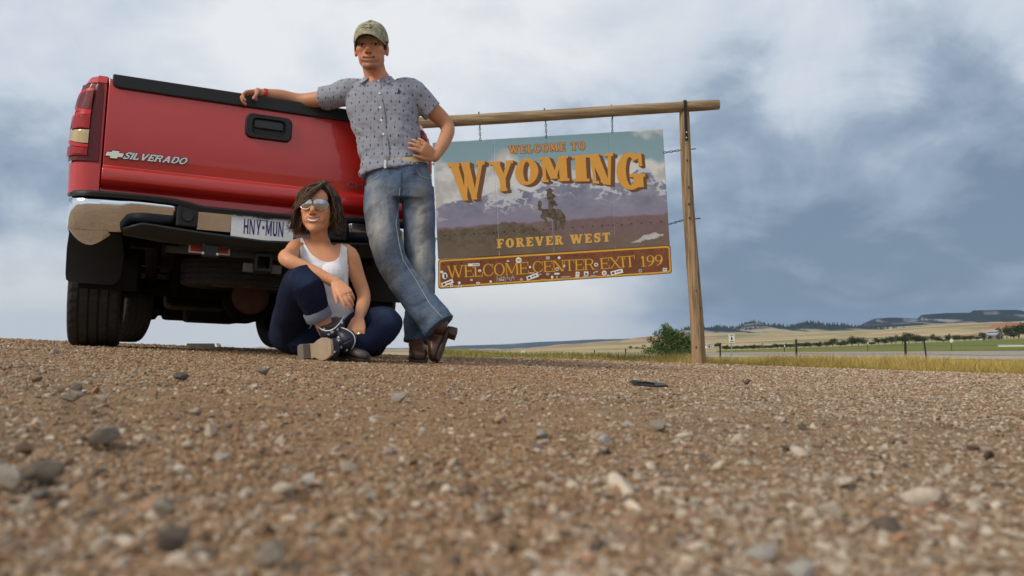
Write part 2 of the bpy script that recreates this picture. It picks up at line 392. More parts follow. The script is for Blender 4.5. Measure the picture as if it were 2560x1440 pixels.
# ------------------------------------------------------------------ hills
def ridge(name, sky, Yc, dY, m_cols, cliff, seed, rough, base_drop=0.0, n=420, back=900.0, rim=None):
    px = np.linspace(sky[0][0], sky[-1][0], n); py = np.interp(px, [s[0] for s in sky], [s[1] for s in sky])
    az = (px - 1280) / F_PX; xs = az * Yc
    py = py + rough[0] * fbm(np.stack([xs / rough[1], xs * 0], 1), 4, seed)
    ztop = CAM_Z + (HOR - py) / F_PX * Yc
    ts = np.concatenate([np.linspace(0, 1, 34), [1.15, 1.5, 2.2]]); V = []; T = []
    for t in ts:
        if t <= 1:
            wob = 0.12 * fbm(np.stack([xs / (dY * .22), np.full(n, t * 3.0)], 1), 4, seed + 3) * np.sin(t * np.pi)
            yy = Yc - dY * (1 - t) * (1 + wob); xx = xs * (yy / Yc) ** 0.5
            if cliff > 0: h = np.where(t < 1 - cliff * .25, (t / (1 - cliff * .25)) ** 1.7 * (1 - cliff), 1 - cliff + cliff * ss(t, 1 - cliff * .25, 1 - cliff * .05))
            else: h = t ** 1.25
            gb = gz(xx, yy) - base_drop; zb = np.minimum(gb, ztop)
            zz = zb + (ztop - zb) * np.clip(h + 0.10 * fbm(np.stack([xs / (dY * .1), np.full(n, t * 5.0)], 1), 4, seed + 7) * np.sin(min(t, 1) * np.pi), 0, 1)
        else:
            yy = np.full(n, Yc + (t - 1) * back); xx = xs * yy / Yc; zz = ztop - (t - 1) ** 2 * (ztop - gz(xs, np.full(n, Yc)) + 40) * 0.7
        V.append(np.stack([xx, np.broadcast_to(yy, (n,)), zz], 1)); T.append(np.full(n, min(t, 1.0)))
    V = np.array(V); T = np.array(T); rws = len(ts); Vf = V.reshape(-1, 3)
    cols = m_cols(Vf, T.ravel(), seed)
    k = np.arange((rws - 1) * n).reshape(rws - 1, n)[:, :-1].ravel()
    o = obj(name, npmesh(name, Vf, np.stack([k, k + 1, k + n + 1, k + n], 1), cols), MATS['hill'], smooth='all')
    return tag(o, kind='structure'), V
mat('hill', attr='col', rough=1.0, spec=0.05)
def col_mesa(v, t, s):
    q = np.stack([v[:, 0] / 110, v[:, 2] / 26], 1); a = fbm(q, 4, s + 20); b = fbm(q * 2.7, 3, s + 25)
    forest = np.array([0.02, 0.032, 0.035]); rock = np.array([0.3, 0.27, 0.25]); tn = np.array([0.42, 0.34, 0.2])
    fr = np.clip(ss(a + 0.5 * b + 0.22, -0.18, 0.12), 0, 1) * ss(t, 0.1, 0.3); fr = np.maximum(fr, ss(t, 0.93, 0.98))
    base = rock * ss(t, 0.2, 0.5)[:, None] + tn * (1 - ss(t, 0.2, 0.5))[:, None]
    return base * (1 - fr[:, None]) + forest * fr[:, None]
def col_far(v, t, s):
    a = fbm(np.stack([v[:, 0] / 500, v[:, 2] / 60], 1), 4, s)[:, None]
    return np.clip(np.array([0.045, 0.06, 0.065]) * (1 + .3 * a) + np.array([.12, .1, .07]) * (ss(a, .15, .5) + 0.7 * (1 - ss(t, .1, .35))[:, None]), 0, 1)
def col_red(v, t, s):
    a = fbm(np.stack([v[:, 0] / 70, v[:, 2] / 7], 1), 4, s)
    b = ss(a, -0.15, 0.3)[:, None]
    return np.array([0.34, 0.17, 0.105]) * b + np.array([0.4, 0.31, 0.19]) * (1 - b)
ridge('far_hills', [(700,872),(1000,870),(1090,868),(1150,864),(1230,862),(1300,858),(1350,855),(1400,853),(1450,850),(1500,848),(1560,847),(1610,845),(1660,842),(1720,838),(1800,836),(1900,838)], 9000, 2500, col_far, 0.2, 61, (0.6, 300), 5)
ridge('mesa', [(2080,830),(2138,819),(2160,808),(2185,797),(2226,794),(2294,796.5),(2304,787),(2363,783),(2427,782),(2432,776),(2490,775),(2544,775),(2575,782),(2700,787),(2900,793),(3300,800),(4200,815)], 3900, 1000, col_mesa, 0.33, 63, (0.7, 60), 5)
_, VB = ridge('wooded_peaks', [(1660,832),(1697,826),(1722,820),(1757,819),(1804,818),(1824,821),(1843,819),(1865,807),(1880,803.5),(1900,809),(1925,815),(1943,812.5),(1966,819),(2000,808),(2025,806),(2044,811),(2060,815),(2072,812),(2105,813),(2138,820),(2190,826),(2260,830)], 3000, 700, col_mesa, 0.0, 65, (1.0, 40), 5)
ridge('red_bluff', [(1500,866),(1535,860),(1560,851),(1590,844),(1620,841),(1660,838),(1700,836),(1760,840),(1850,850)], 1900, 420, col_red, 0.1, 67, (0.8, 25), 5, n=200, back=400)
ridge('red_bluff', [(2425,838),(2450,826),(2480,813),(2500,807),(2530,806),(2580,812),(2700,826),(2800,836)], 720, 130, col_red, 0.0, 69, (0.8, 12), 3, n=140, back=150)
# conifers standing on the peaks: thousands, one mass
cv, cf = [], []; nn = 0
for i in range(1500):
    col = rng.integers(0, VB.shape[1]); row = rng.integers(16, 34)
    if rng.random() > (0.25 + 0.75 * (row > 29)): continue
    b0 = VB[row, col] + A(rng.uniform(-8, 8), 0, -1); h = rng.uniform(6, 13); w = h * .24
    ang = np.linspace(0, 2 * np.pi, 5, endpoint=False)
    cv.append(np.concatenate([b0 + np.stack([w * np.cos(ang), w * np.sin(ang), 0 * ang], 1), [b0 + A(0, 0, h)]]))
    cf += [(nn + j, nn + (j + 1) % 5, nn + 5) for j in range(5)]; nn += 6
o = obj('hillside_conifers', npmesh('hillside_conifers', np.concatenate(cv), np.array(cf)), mat('conifer', (0.03, 0.045, 0.03), rough=1, spec=0.1))
tag(o, 'dark conifers scattered over the distant rocky peaks', 'trees', kind='stuff')

# ------------------------------------------------------------------ haze
hz = MB().box((800, 5500, 270), (26000, 26000, 820)).build('haze', None, fixn=True)
hm = bpy.data.materials.new('haze_air'); hm.use_nodes = True; hn = hm.node_tree; hn.nodes.clear()
ho = nnew(hn, 'ShaderNodeOutputMaterial'); hv = nnew(hn, 'ShaderNodeVolumePrincipled'); lk(hn, hv.outputs[0], ho.inputs['Volume'])
hv.inputs['Color'].default_value = (0.52, 0.72, 1.0, 1); hv.inputs['Density'].default_value = 0.000055; hv.inputs['Anisotropy'].default_value = 0.2
hz.data.materials.append(hm); tag(hz, 'thin bluish haze over the distant hills', 'haze', kind='stuff')
# ================================================================== GRAVEL
def pebble_mesh(name, seed, sub=2, ang=0.35):
    bm = bmesh.new(); bmesh.ops.create_icosphere(bm, subdivisions=sub, radius=0.5); r = np.random.default_rng(seed)
    v = np.array([q.co[:] for q in bm.verts])
    for k in range(12):                                     # plane cuts make facets
        d = nrm(r.normal(size=3)); lim = r.uniform(0.20, 0.42); h = v @ d; v = v - np.outer(np.maximum(h - lim, 0) * 0.9, d)
    v = v * (1 + ang * 0.35 * fbm(v * 2.5 + seed, 3, seed)[:, None]) * np.array([1, r.uniform(.7, .95), r.uniform(.5, .75)])
    for q, c in zip(bm.verts, v): q.co = c
    me = bpy.data.meshes.new(name); bm.to_mesh(me); bm.free()
    me.polygons.foreach_set('use_smooth', [True] * len(me.polygons)); me.set_sharp_from_angle(angle=R(24)); return me
M_peb = mat('pebble', attr='pcol', attr_type='INSTANCER', var=0.4, vscale=5.0, rough=0.85, spec=0.25, bump=0.5, bscale=14, bdist=0.05)
pcoll = bpy.data.collections.new('pebble_kinds')
for i in range(8):
    me = pebble_mesh('pebble', 100 + i, 2); me.materials.append(M_peb); o = bpy.data.objects.new('pebble_%d' % i, me); pcoll.objects.link(o)
def scatter_pts(n, r0, r1, smin, smax, kr, power=2.2, azs=43):
    az = rng.uniform(R(-azs), R(azs), n); r = np.exp(rng.uniform(np.log(r0), np.log(r1), n)); r = np.minimum(r, redge(az) + .1)
    x = r * np.sin(az); y = r * np.cos(az)
    s = (smin + (smax - smin) * rng.random(n) ** power) * np.maximum(1, kr * r)
    return x, y, s, r, az
sets = [scatter_pts(170000, 0.22, 14, 0.0022, 0.0066, 0.7, 1.4), scatter_pts(20000, 0.24, 14, 0.0045, 0.012, 0.36, 2.2), scatter_pts(34000, 1.5, 14, 0.006, 0.013, 0.32, 1.2), scatter_pts(1700, 0.5, 14, 0.012, 0.028, 0.2, 2.6)]
x, y, s, r, az = (np.concatenate(q) for q in zip(*sets))
p2 = np.stack([x, y], 1); dens = fbm(p2 * np.array([1.3, 2.2]), 3, 77); lft = ss(-az, .1, .45); rgt = ss(az, 0.0, 0.4)
keep = rng.random(len(x)) < np.clip(0.75 + 0.9 * dens + 0.4 * rgt + 0.2 * lft, 0.12, 1)
big_ok = (s < 0.016 * np.maximum(1, .3 * r)) | (rng.random(len(x)) < 0.35 + 0.5 * lft)
keep &= big_ok & (s < 0.055)
x, y, s, r, az = x[keep], y[keep], s[keep], r[keep], az[keep]; p2 = p2[keep]; N = len(x)
z = gz(x, y) - 0.004 + 0.0035 * fbm(p2 * 45, 3, 21) * ss(1 / (1 + (r / 4) ** 2), .05, .5) + 0.007 * fbm(p2 * 9, 3, 22) * ss(r, .3, .8) + s * rng.uniform(-.05, .2, N)
pal = np.array([(0.33,0.26,0.2),(0.27,0.2,0.14),(0.42,0.37,0.32),(0.5,0.46,0.42),(0.22,0.19,0.17),(0.34,0.22,0.16),(0.13,0.11,0.1),(0.36,0.33,0.3),(0.62,0.58,0.54),(0.4,0.24,0.19)])
wb = np.array([.24,.26,.14,.06,.09,.10,.03,.05,.015,.015]); wg = np.array([.13,.07,.22,.15,.12,.05,.07,.14,.04,.01])
gk = np.clip(ss(az + 0.2 * fbm(p2 * .8, 3, 31), -0.05, 0.35) * 0.85 + 0.35 * ss(-az, .3, .55), 0, 1)
uu = rng.random(N); cb_, cg_ = np.cumsum(wb / wb.sum()), np.cumsum(wg / wg.sum())
ci = np.where(rng.random(N) < gk, np.searchsorted(cg_, uu), np.searchsorted(cb_, uu)); ci = np.clip(ci, 0, 9)
pc = pal[ci] * rng.uniform(0.75, 1.15, (N, 1)); sm = np.clip(1 - (s / np.maximum(1, .75 * r) - .002) / .008, 0, 1)[:, None] * .6; dirt = np.array([.38, .242, .13]) * (1 - gk[:, None] * .5) + np.array([.27, .215, .165]) * gk[:, None] * .5; pc = pc * (1 - sm) + dirt * rng.uniform(.4, 1.7, (N, 1)) * sm; pc = pc * np.array([1.2, 1.06, .89]); fb = (rng.random(N) < (.10 + .16 * gk)) & (s > .005 * np.maximum(1, .3 * r)); pc[fb] = np.array([.60, .51, .40]) * rng.uniform(.75, 1.2, (fb.sum(), 1))
me = bpy.data.meshes.new('gravel'); me.vertices.add(N); me.vertices.foreach_set('co', np.stack([x, y, z], 1).astype(np.float32).ravel())
def fattr(me, n, typ, arr, key):
    a = me.attributes.new(n, typ, 'POINT'); a.data.foreach_set(key, np.ascontiguousarray(arr).ravel())
fattr(me, 'pscale', 'FLOAT_VECTOR', (s[:, None] * rng.uniform(.8, 1.25, (N, 3))).astype(np.float32), 'vector')
fattr(me, 'prot', 'FLOAT_VECTOR', np.stack([rng.normal(0, .4, N), rng.normal(0, .4, N), rng.uniform(0, 6.28, N)], 1).astype(np.float32), 'vector')
fattr(me, 'pcol', 'FLOAT_VECTOR', pc.astype(np.float32), 'vector')
ng = bpy.data.node_groups.new('scatter_gravel', 'GeometryNodeTree')
ng.interface.new_socket('Geometry', in_out='INPUT', socket_type='NodeSocketGeometry'); ng.interface.new_socket('Geometry', in_out='OUTPUT', socket_type='NodeSocketGeometry')
gi = ng.nodes.new('NodeGroupInput'); go = ng.nodes.new('NodeGroupOutput'); m2p = ng.nodes.new('GeometryNodeMeshToPoints'); iop = ng.nodes.new('GeometryNodeInstanceOnPoints')
ci_ = ng.nodes.new('GeometryNodeCollectionInfo'); ci_.inputs['Collection'].default_value = pcoll; ci_.inputs['Separate Children'].default_value = True; ci_.inputs['Reset Children'].default_value = True
iop.inputs['Pick Instance'].default_value = True
def na(n):
    q = ng.nodes.new('GeometryNodeInputNamedAttribute'); q.data_type = 'FLOAT_VECTOR'; q.inputs['Name'].default_value = n; return q.outputs[0]
e2r = ng.nodes.new('FunctionNodeEulerToRotation')
ng.links.new(gi.outputs[0], m2p.inputs['Mesh']); ng.links.new(m2p.outputs[0], iop.inputs['Points']); ng.links.new(ci_.outputs[0], iop.inputs['Instance'])
ng.links.new(na('pscale'), iop.inputs['Scale']); ng.links.new(na('prot'), e2r.inputs[0]); ng.links.new(e2r.outputs[0], iop.inputs['Rotation'])
ng.links.new(iop.outputs[0], go.inputs[0])
gob = obj('gravel', me); gob.modifiers.new('scatter', 'NODES').node_group = ng
tag(gob, 'loose gravel and grit strewn over the dirt lot', 'gravel', kind='stuff')

# the stones one can pick out in the foreground
M_stone = {}
def stone(px, py, wpx, col, label, seed, asp=0.75, hgt=0.62, deep=0.25):
    den = py - (872.5 + 0.0418 * (px - 1280)); yd = 188.0 / den; w = wpx / F_PX * yd
    me = pebble_mesh('stone', seed, 4, 0.5)
    key = tuple(col)
    if key not in M_stone: M_stone[key] = mat('stone_%d' % len(M_stone), col, rough=0.9, spec=0.2, var=0.35, vscale=4, bump=0.6, bscale=12, bdist=0.04)
    o = obj('stone', me, M_stone[key]); b = PG(px, yd); o.location = (b[0], b[1], b[2] + w * hgt * (0.5 - deep)); o.scale = (w, w * asp, w * hgt / .65); o.rotation_euler = (0.1, -0.1, seed * 1.3)
    return tag(o, label, 'stone', 'single stones in the gravel foreground')
G1, G2, G3, G4, G5 = (0.36, 0.30, 0.24), (0.44, 0.39, 0.33), (0.15, 0.125, 0.1), (0.34, 0.26, 0.19), (0.6, 0.56, 0.5)
stone(262, 1105, 105, G1, 'rounded grey stone lying alone in left foreground', 1)
stone(22, 1205, 150, G2, 'big pale grey stone cut off by the left picture edge', 2)
stone(110, 1195, 130, (0.28, 0.225, 0.17), 'dark brown stone touching the big pale stone at left edge', 3)
stone(110, 1240, 70, (0.25, 0.22, 0.19), 'small brown stone in front of the dark stone at left', 4)
stone(445, 1370, 125, (0.17, 0.145, 0.12), 'blurred dark stone in lower left foreground', 5)
stone(690, 1385, 115, (0.33, 0.27, 0.21), 'blurred grey stone right of the dark foreground stone', 6)
stone(430, 1275, 75, (0.33, 0.29, 0.23), 'greenish grey stone behind the blurred dark stone', 7)
stone(660, 935, 52, G4, 'tan angular stone lying in front of seated woman', 8)
stone(200, 975, 48, G3, 'dark stone on gravel below the truck rear tyre', 9)
stone(190, 1000, 60, G1, 'flat grey stone just in front of dark stone at left', 10)
stone(137, 885, 38, (0.4, 0.36, 0.31), 'pale stone beside left rear tyre at lot edge', 11)
stone(995, 998, 48, G2, 'light grey stone in the middle of the lot', 12)
stone(1352, 1092, 58, G2, 'pale rounded stone below the sign centre', 13)
stone(1645, 1070, 52, G1, 'grey stone on gravel below the black debris', 14)
stone(1895, 1375, 105, G5, 'blurred white stone in right foreground', 15, hgt=.45)
stone(1985, 1425, 110, (0.5, 0.46, 0.41), 'blurred light grey stone at bottom right of the white stone', 16)
stone(1505, 1105, 46, (0.55, 0.5, 0.46), 'small whitish stone right of the pale rounded stone', 17)
stone(1212, 1240, 58, (0.26, 0.23, 0.22), 'brownish grey stone in middle foreground', 18)
stone(775, 1200, 50, G5, 'small white stone in left middle foreground', 19)
stone(1862, 957, 42, (0.2, 0.13, 0.09), 'dark brown clod beyond the black debris', 20, hgt=.4)
stone(2000, 1075, 42, G3, 'dark pebble in the grey gravel at right', 21)
stone(455, 945, 36, (0.15, 0.13, 0.12), 'small dark stone in front of the truck hitch', 22)

# black plastic scrap
yd = 2.32; c = PG(1622, yd); M_scrap = mat('scrap_plastic', (0.018, 0.018, 0.02), rough=0.45, bump=0.2, bscale=300, bdist=0.002)
t = empty('plastic_debris', tuple(c), 'flat bent piece of black plastic debris lying on gravel', 'debris')
b = MB(); b.prism([(-.046,-.018),(.01,-.026),(.05,-.012),(.036,.02),(-.03,.026),(-.05,.008)], (0,0,.008), (1,0,-.06), (0,1,.15), (0,0,.006)); b.build('plate', M_scrap, t, bevel=.0015)
b = MB(); b.prism([(-.05,-.004),(.012,-.012),(.012,.0),(-.05,.008)], (0,-.012,.014), (1,0,-.05), (0,.4,.9), (0,.006,0)); b.build('rim', M_scrap, t, bevel=.001)
b = MB().tube([(-.04,-.02,.017),(-.012,-.018,.018),(.012,-.016,.013)], .0022, 8); b.build('rib', M_scrap, t, smooth=True)
c2 = PG(1586, 2.6); t = empty('plastic_chip', tuple(c2), 'small black chip of plastic behind the larger debris', 'debris')
MB().prism([(-.02,-.01),(.018,-.012),(.022,.008),(-.012,.012)], (0,0,.006), (1,0,.05), (0,1,.1), (0,0,.004)).build('chip', M_scrap, t, bevel=.001)
# ================================================================== GRASS, TREES, FENCE, FAR THINGS
def blades(name, pts, h, w, c_lo, c_hi, label, lean=0.25):
    n = len(pts); a = rng.uniform(0, 2 * np.pi, n); d = np.stack([np.cos(a), np.sin(a) * .3, 0 * a], 1); ln = np.stack([rng.normal(0, lean, n), rng.normal(0, lean, n), 0 * a], 1) * h[:, None]
    b0 = pts - d * w[:, None]; b1 = pts + d * w[:, None]; up = np.array([0, 0, 1.0])
    m = pts + ln * .35 + up * h[:, None] * .6; m0 = m - d * w[:, None] * .7; m1 = m + d * w[:, None] * .7; tp = pts + ln + up * h[:, None]
    V = np.stack([b0, b1, m1, m0, tp - d * w[:, None] * .15, tp + d * w[:, None] * .15], 1).reshape(-1, 3)
    k = np.arange(n)[:, None] * 6; Fq = np.concatenate([k + np.array([[0, 1, 2, 3]]), k + np.array([[3, 2, 5, 4]])])
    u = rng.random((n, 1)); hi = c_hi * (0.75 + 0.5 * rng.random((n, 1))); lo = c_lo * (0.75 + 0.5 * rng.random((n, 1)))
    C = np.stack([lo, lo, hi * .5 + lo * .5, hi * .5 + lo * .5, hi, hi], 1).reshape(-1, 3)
    o = obj(name, npmesh(name, V, Fq, C), mat('grass_blade', attr='col', rough=0.8, spec=0.2)); return tag(o, label, 'grass', kind='stuff')
n = 70000; az = np.arctan((rng.uniform(1060, 3100, n) - 1280) / F_PX); d = rng.exponential(3.6, n) + 0.05; d = np.minimum(d, 40)
r = redge(az) + d; x = r * np.sin(az); y = r * np.cos(az); cl = fbm(np.stack([x, y], 1) * .9, 3, 91)
kp = rng.random(n) < np.clip(.62 + 1.1 * cl, .1, 1); x, y, d, az, cl = x[kp], y[kp], d[kp], az[kp], cl[kp]; n = len(x)
px = 1280 + F_PX * np.tan(az); tall = np.interp(px, [1060, 1300, 1500, 1800, 2200, 2600], [.13, .11, .14, .2, .27, .31])
h = tall * rng.uniform(.55, 1.15, n) * (1 + .4 * cl) * np.clip(.35 + d / 1.5, 0, 1); gd = ss(px, 1350, 1900)[:, None] * .8 + .2
hi = np.array([0.58, 0.42, 0.13]) * gd + np.array([0.3, 0.28, 0.09]) * (1 - gd); lo = np.array([0.26, 0.21, 0.06]) * gd + np.array([0.13, 0.16, 0.04]) * (1 - gd)
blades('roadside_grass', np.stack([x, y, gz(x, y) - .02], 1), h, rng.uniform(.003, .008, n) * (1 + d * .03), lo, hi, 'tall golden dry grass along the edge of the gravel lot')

def crown_mesh(name, blobs, n, size, seed, c0, c1):
    r = np.random.default_rng(seed); B = np.array(blobs, float); wt = np.prod(B[:, 3:6], 1); wt /= wt.sum(); k = r.choice(len(B), n, p=wt)
    u = r.normal(size=(n, 3)); u /= np.linalg.norm(u, axis=1)[:, None]; rad = r.random((n, 1)) ** .45
    c = B[k, :3] + u * rad * B[k, 3:6]; c = c + 0.12 * B[k, 3:6] * r.normal(size=(n, 3))
    a = r.normal(size=(n, 3)); a /= np.linalg.norm(a, axis=1)[:, None]; b = np.cross(a, r.normal(size=(n, 3))); b /= np.linalg.norm(b, axis=1)[:, None]
    s = size * r.uniform(.6, 1.4, (n, 1)); V = np.stack([c - a * s, c - b * s * .5, c + a * s, c + b * s * .5], 1).reshape(-1, 3)
    t = r.random((n, 1)); C = np.repeat(np.array(c0) * (1 - t) + np.array(c1) * t, 4, 0)
    return npmesh(name, V, np.arange(n * 4).reshape(-1, 4), C)
M_leaf = mat('leaf', attr='col', rough=0.7, spec=0.25); M_bark = mat('bark', (0.12, 0.09, 0.065), rough=0.95, bump=.5, bscale=30)
# the big bush beyond the fence
Yb = 74; s = Yb / F_PX; base = PG(1672, Yb)
t = empty('bush', tuple(base), 'big leafy green bush behind the right sign post beside the road', 'bush')
bl = [(0, 0, 48, 30, 28, 26), (-6, 0, 66, 20, 20, 16), (22, 4, 40, 32, 28, 26), (40, 0, 30, 26, 24, 22), (-30, 0, 36, 16, 18, 13), (-44, 0, 46, 12, 12, 8), (-32, -4, 60, 10, 12, 7), (-50, 0, 18, 20, 18, 10), (-20, -8, 22, 26, 22, 16), (12, -8, 16, 40, 26, 16), (46, 0, 52, 14, 14, 12), (28, 0, 62, 9, 10, 7), (44, 0, 74, 5, 6, 5), (-10, 0, 80, 13, 12, 8), (-62, 0, 30, 7, 9, 4)]
obj('crown', crown_mesh('crown', [[q * s for q in b] for b in bl], 8500, .085, 5, (0.03, 0.06, 0.014), (0.13, 0.19, 0.045)), M_leaf, t)
b = MB()
for (ex, ez) in ((-44, 42), (-30, 58), (-8, 78), (14, 60), (30, 56), (44, 70), (-54, 20), (4, 50)):
    b.tube([(ex * .08 * s, 0, -.1), (ex * .4 * s, .1, ez * .45 * s), (ex * s, 0, ez * s)], [.07, .05, .015], 6)
b.build('stem', M_bark, t, smooth=True)

crowns = []
for k in range(5):
    r_ = np.random.default_rng(40 + k); bl = [(r_.uniform(-.28, .28), r_.uniform(-.2, .2), r_.uniform(.38, .8), r_.uniform(.16, .3), r_.uniform(.16, .3), r_.uniform(.12, .2)) for _ in range(7)] + [(0, 0, .5, .34, .34, .3)]
    crowns.append(crown_mesh('crown', bl, 900, .045, 50 + k, (0.018, 0.032, 0.014), (0.075, 0.1, 0.035)))
dry = crown_mesh('crown', [(0, 0, .5, .3, .3, .38), (.1, 0, .75, .2, .2, .2)], 260, .03, 60, (.12, .1, .08), (.2, .17, .13))
tb = MB(); tb.tube([(0, 0, -.05), (.01, 0, .35), (-.01, 0, .6)], [.03, .022, .008], 6); tb.tube([(0, 0, .3), (.16, .02, .62)], [.014, .005], 5); tb.tube([(0, 0, .28), (-.17, -.03, .58)], [.014, .005], 5)
trunk_me = tb.mesh('trunk'); trunk_me.materials.append(M_bark)
for m_ in crowns + [dry]: m_.materials.append(M_leaf)
def tree(px, top, Yd, wpx, k, label, group, crown=None):
    b = PG(px, Yd); h = CAM_Z + (HOR - top) / F_PX * Yd - b[2]; w = wpx / F_PX * Yd
    t = empty('tree', tuple(b), label, 'tree', group); t.scale = (w, w, h); t.rotation_euler = (0, 0, random.uniform(-.6, .6))
    obj('crown', crown or crowns[k % 5], None, t); obj('trunk', trunk_me, None, t); return t
LB = 'dark green tree in the distant tree line beyond the green field'; GP = 'tree line beyond the field'
tl = [(1812,861,24),(1826,864,22),(1838,863,20),(1852,862,24),(1866,862,22),(1880,860,26),(1896,861,24),(1910,863,24),(1925,860,22),(1942,858,26),(1958,858,26),(1974,858,26),(1990,856,28),(2008,853,30),(2024,854,28),(2044,853,26),(2064,852,28),(2080,844,30),(2098,851,26),(2112,849,24),(2128,838,30),(2144,840,30),(2158,848,22),(2176,852,20),(2194,843,24),(2210,842,24),(2226,838,26),(2238,836,20),(2254,834,34),(2270,829,36),(2288,835,34),(2304,838,26),(2328,833,16),(2340,836,20),(2356,846,26),(2368,833,20),(2384,835,16)]
for i, (px, top, w) in enumerate(tl): tree(px, top, 345 + 14 * ((i * 7) % 5), w * 1.25, i, LB, GP)
for i, (px, top, w) in enumerate([(1903,856,14),(1985,852,14),(2165,845,16),(2236,832,10)]): tree(px, top, 350, w * 1.5, i, 'bare grey brown tree among the distant tree line', 'bare trees in the tree line', dry)
for i, (px, top, w) in enumerate([(2392,836,22),(2408,838,22),(2424,837,22),(2440,838,20),(2455,829,22),(2470,838,18)]): tree(px, top, 385 + i * 3, w * 1.25, i, 'round green shrub tree in the row left of the farm building', 'row of shrub trees by the farm building')
for px, top, w, lb in ((2492, 816, 22, 'slim dark tree rising just behind the farm building'), (2515, 812, 34, 'dark tall tree right of the farm building'), (2545, 805, 52, 'largest dark tree at right edge of the fields'), (2532, 830, 36, 'low dense tree under the largest tree at right edge'), (2590, 815, 50, 'tree at the far right beyond the largest tree')): tree(px, top, 425, w * 1.2, int(px), lb, 'trees around the farm building')
for i, (px, top, w) in enumerate([(1575, 864, 12), (1590, 867, 12), (1602, 868, 14), (1788, 856, 10), (1796, 855, 12)]): tree(px, top, 620, w * 1.3, i, 'tiny dark shrub on the far prairie slope', 'shrubs on the far slope')

# farm building, white shed, white farmhouse
M_grey = mat('barn_wood', (0.2, 0.19, 0.18), rough=.9, var=.2, vscale=.8); M_roof = mat('barn_roof', (0.32, 0.33, 0.35), rough=.6, var=.15, vscale=.5); M_white = mat('white_paint', (0.75, 0.74, 0.71), rough=.7); M_dark = mat('dark_window', (0.03, 0.03, 0.035), rough=.2)
def house(name, px, Yd, w, dp, hw, hr, mw, mr, label, rot, tower=False):
    b = PG(px, Yd); t = empty(name, tuple(b), label, 'building'); t.rotation_euler = (0, 0, rot)
    q = MB(); q.box((0, 0, hw / 2 - .3), (w, dp, hw + .6)); q.prism([(-w / 2, 0), (w / 2, 0), (0, hr)], (0, -dp / 2, hw), (1, 0, 0), (0, 0, 1), (0, dp, 0)); q.build('wall', mw, t)
    for sx in (-1, 1):
        n_ = nrm(A(sx * hr, 0, w / 2)); e0 = A(sx * (w / 2 + .35), 0, hw - .35 * hr / (w / 2)); e1 = A(0, 0, hr + hw)
        MB().prism([(0, -dp / 2 - .3), (1, -dp / 2 - .3), (1, dp / 2 + .3), (0, dp / 2 + .3)], e0 + n_ * .02, e1 - e0, (0, 1, 0), n_ * .15).build('roof', mr, t)
    MB().box((-w * .1, -dp / 2 - .03, 1.0), (w * .2, .08, 2.0)).build('door', M_dark, t)
    MB().box((w * .26, -dp / 2 - .03, hw * .55), (w * .16, .08, .9)).build('window', M_dark, t); MB().box((-w * .34, -dp / 2 - .03, hw * .55), (w * .12, .08, .9)).build('window', M_dark, t)
    if tower:
        q = MB(); q.box((w * .12, 0, hw + hr * .85), (w * .5, dp * .7, hr * .7)); q.build('upper_wall', mw, t)
        for sx in (-1, 1): MB().prism([(0, -dp * .4), (w * .32, -dp * .4), (w * .32, dp * .4), (0, dp * .4)], (w * .12, 0, hw + hr * 1.55), A(sx, 0, -.45), (0, 1, 0), (0, 0, .12)).build('upper_roof', mr, t)
    return t
house('farm_building', 2482, 405, 5.6, 6, 2.0, 1.6, M_grey, M_roof, 'weathered grey farm building with metal roof among trees at right', R(25), True)
house('shed', 2457, 400, 2.3, 3, 1.6, .6, M_white, M_white, 'small white shed left of the grey farm building', R(-10))
house('farmhouse', 1769, 640, 5.0, 6, 1.8, 1.2, M_white, M_roof, 'tiny white farmhouse on the far prairie beside the sign post', R(15))

# wire fence
M_post = mat('steel_post', (0.028, 0.026, 0.024), rough=.7, metal=.3); M_wire = mat('fence_wire', (0.12, 0.12, 0.12), rough=.5, metal=.6)
fp = [(2684, 827), (2262, 838), (1990, 848), (1800, 857), (1662, 864), (1564, 871), (1486, 875), (1421, 880), (1370, 883), (1327, 885), (1295, 886)]
fy = [25 + 5.3 * (i - 1) for i in range(len(fp))]; tops = [P(a, b, yd) for (a, b), yd in zip(fp, fy)]
t = empty('wire_fence', tuple(PG(2262, 25)), 'wire fence on dark steel posts running away along the grass', 'fence'); O = np.array(t.location)
for tp in tops:
    g = G(tp[0], tp[1]); q = MB(); x_, y_ = tp[0], tp[1]; hgt = tp[2] - g + .3
    q.prism([(-.035, -.016), (.035, -.016), (.035, -.008), (.005, -.008), (.005, .036), (-.005, .036), (-.005, -.008), (-.035, -.008)], (x_, y_, g - .3), (1, 0, 0), (0, 1, 0), (0, 0, hgt))
    q.build('post', M_post, t, origin=O)
for fr in (.97, .72, .48, .25):
    q = MB(); pts = []
    for i, tp in enumerate(tops):
        g = G(tp[0], tp[1]); z_ = g + (tp[2] - g) * fr; pts.append(A(tp[0], tp[1] - .03, z_))
        if i < len(tops) - 1:
            t2 = tops[i + 1]; g2 = G(t2[0], t2[1]); pts.append((A(tp[0], tp[1] - .03, z_) + A(t2[0], t2[1] - .03, g2 + (t2[2] - g2) * fr)) / 2 - A(0, 0, .03))
    q.tube(pts, .0045, 5); q.build('wire', M_wire, t, origin=O)
b0 = PG(2315, 42); q = MB(); tp = P(2309, 845, 42); q.box((0, 0, 0), (.07, .05, 1), None); 
t = empty('leaning_post', tuple(b0), 'single dark leaning post behind the fence at right', 'post')
MB().tube([(0, 0, -.2), tuple(tp - b0)], [.045, .04], 8).build('stake', M_post, t, smooth=True)
q = MB().tube([tuple(tp - b0 - A(0, 0, .05)), tuple(P(2470, 832, 44) - b0), tuple(P(2640, 822, 46) - b0)], .006, 5); q.build('wire', M_wire, t)

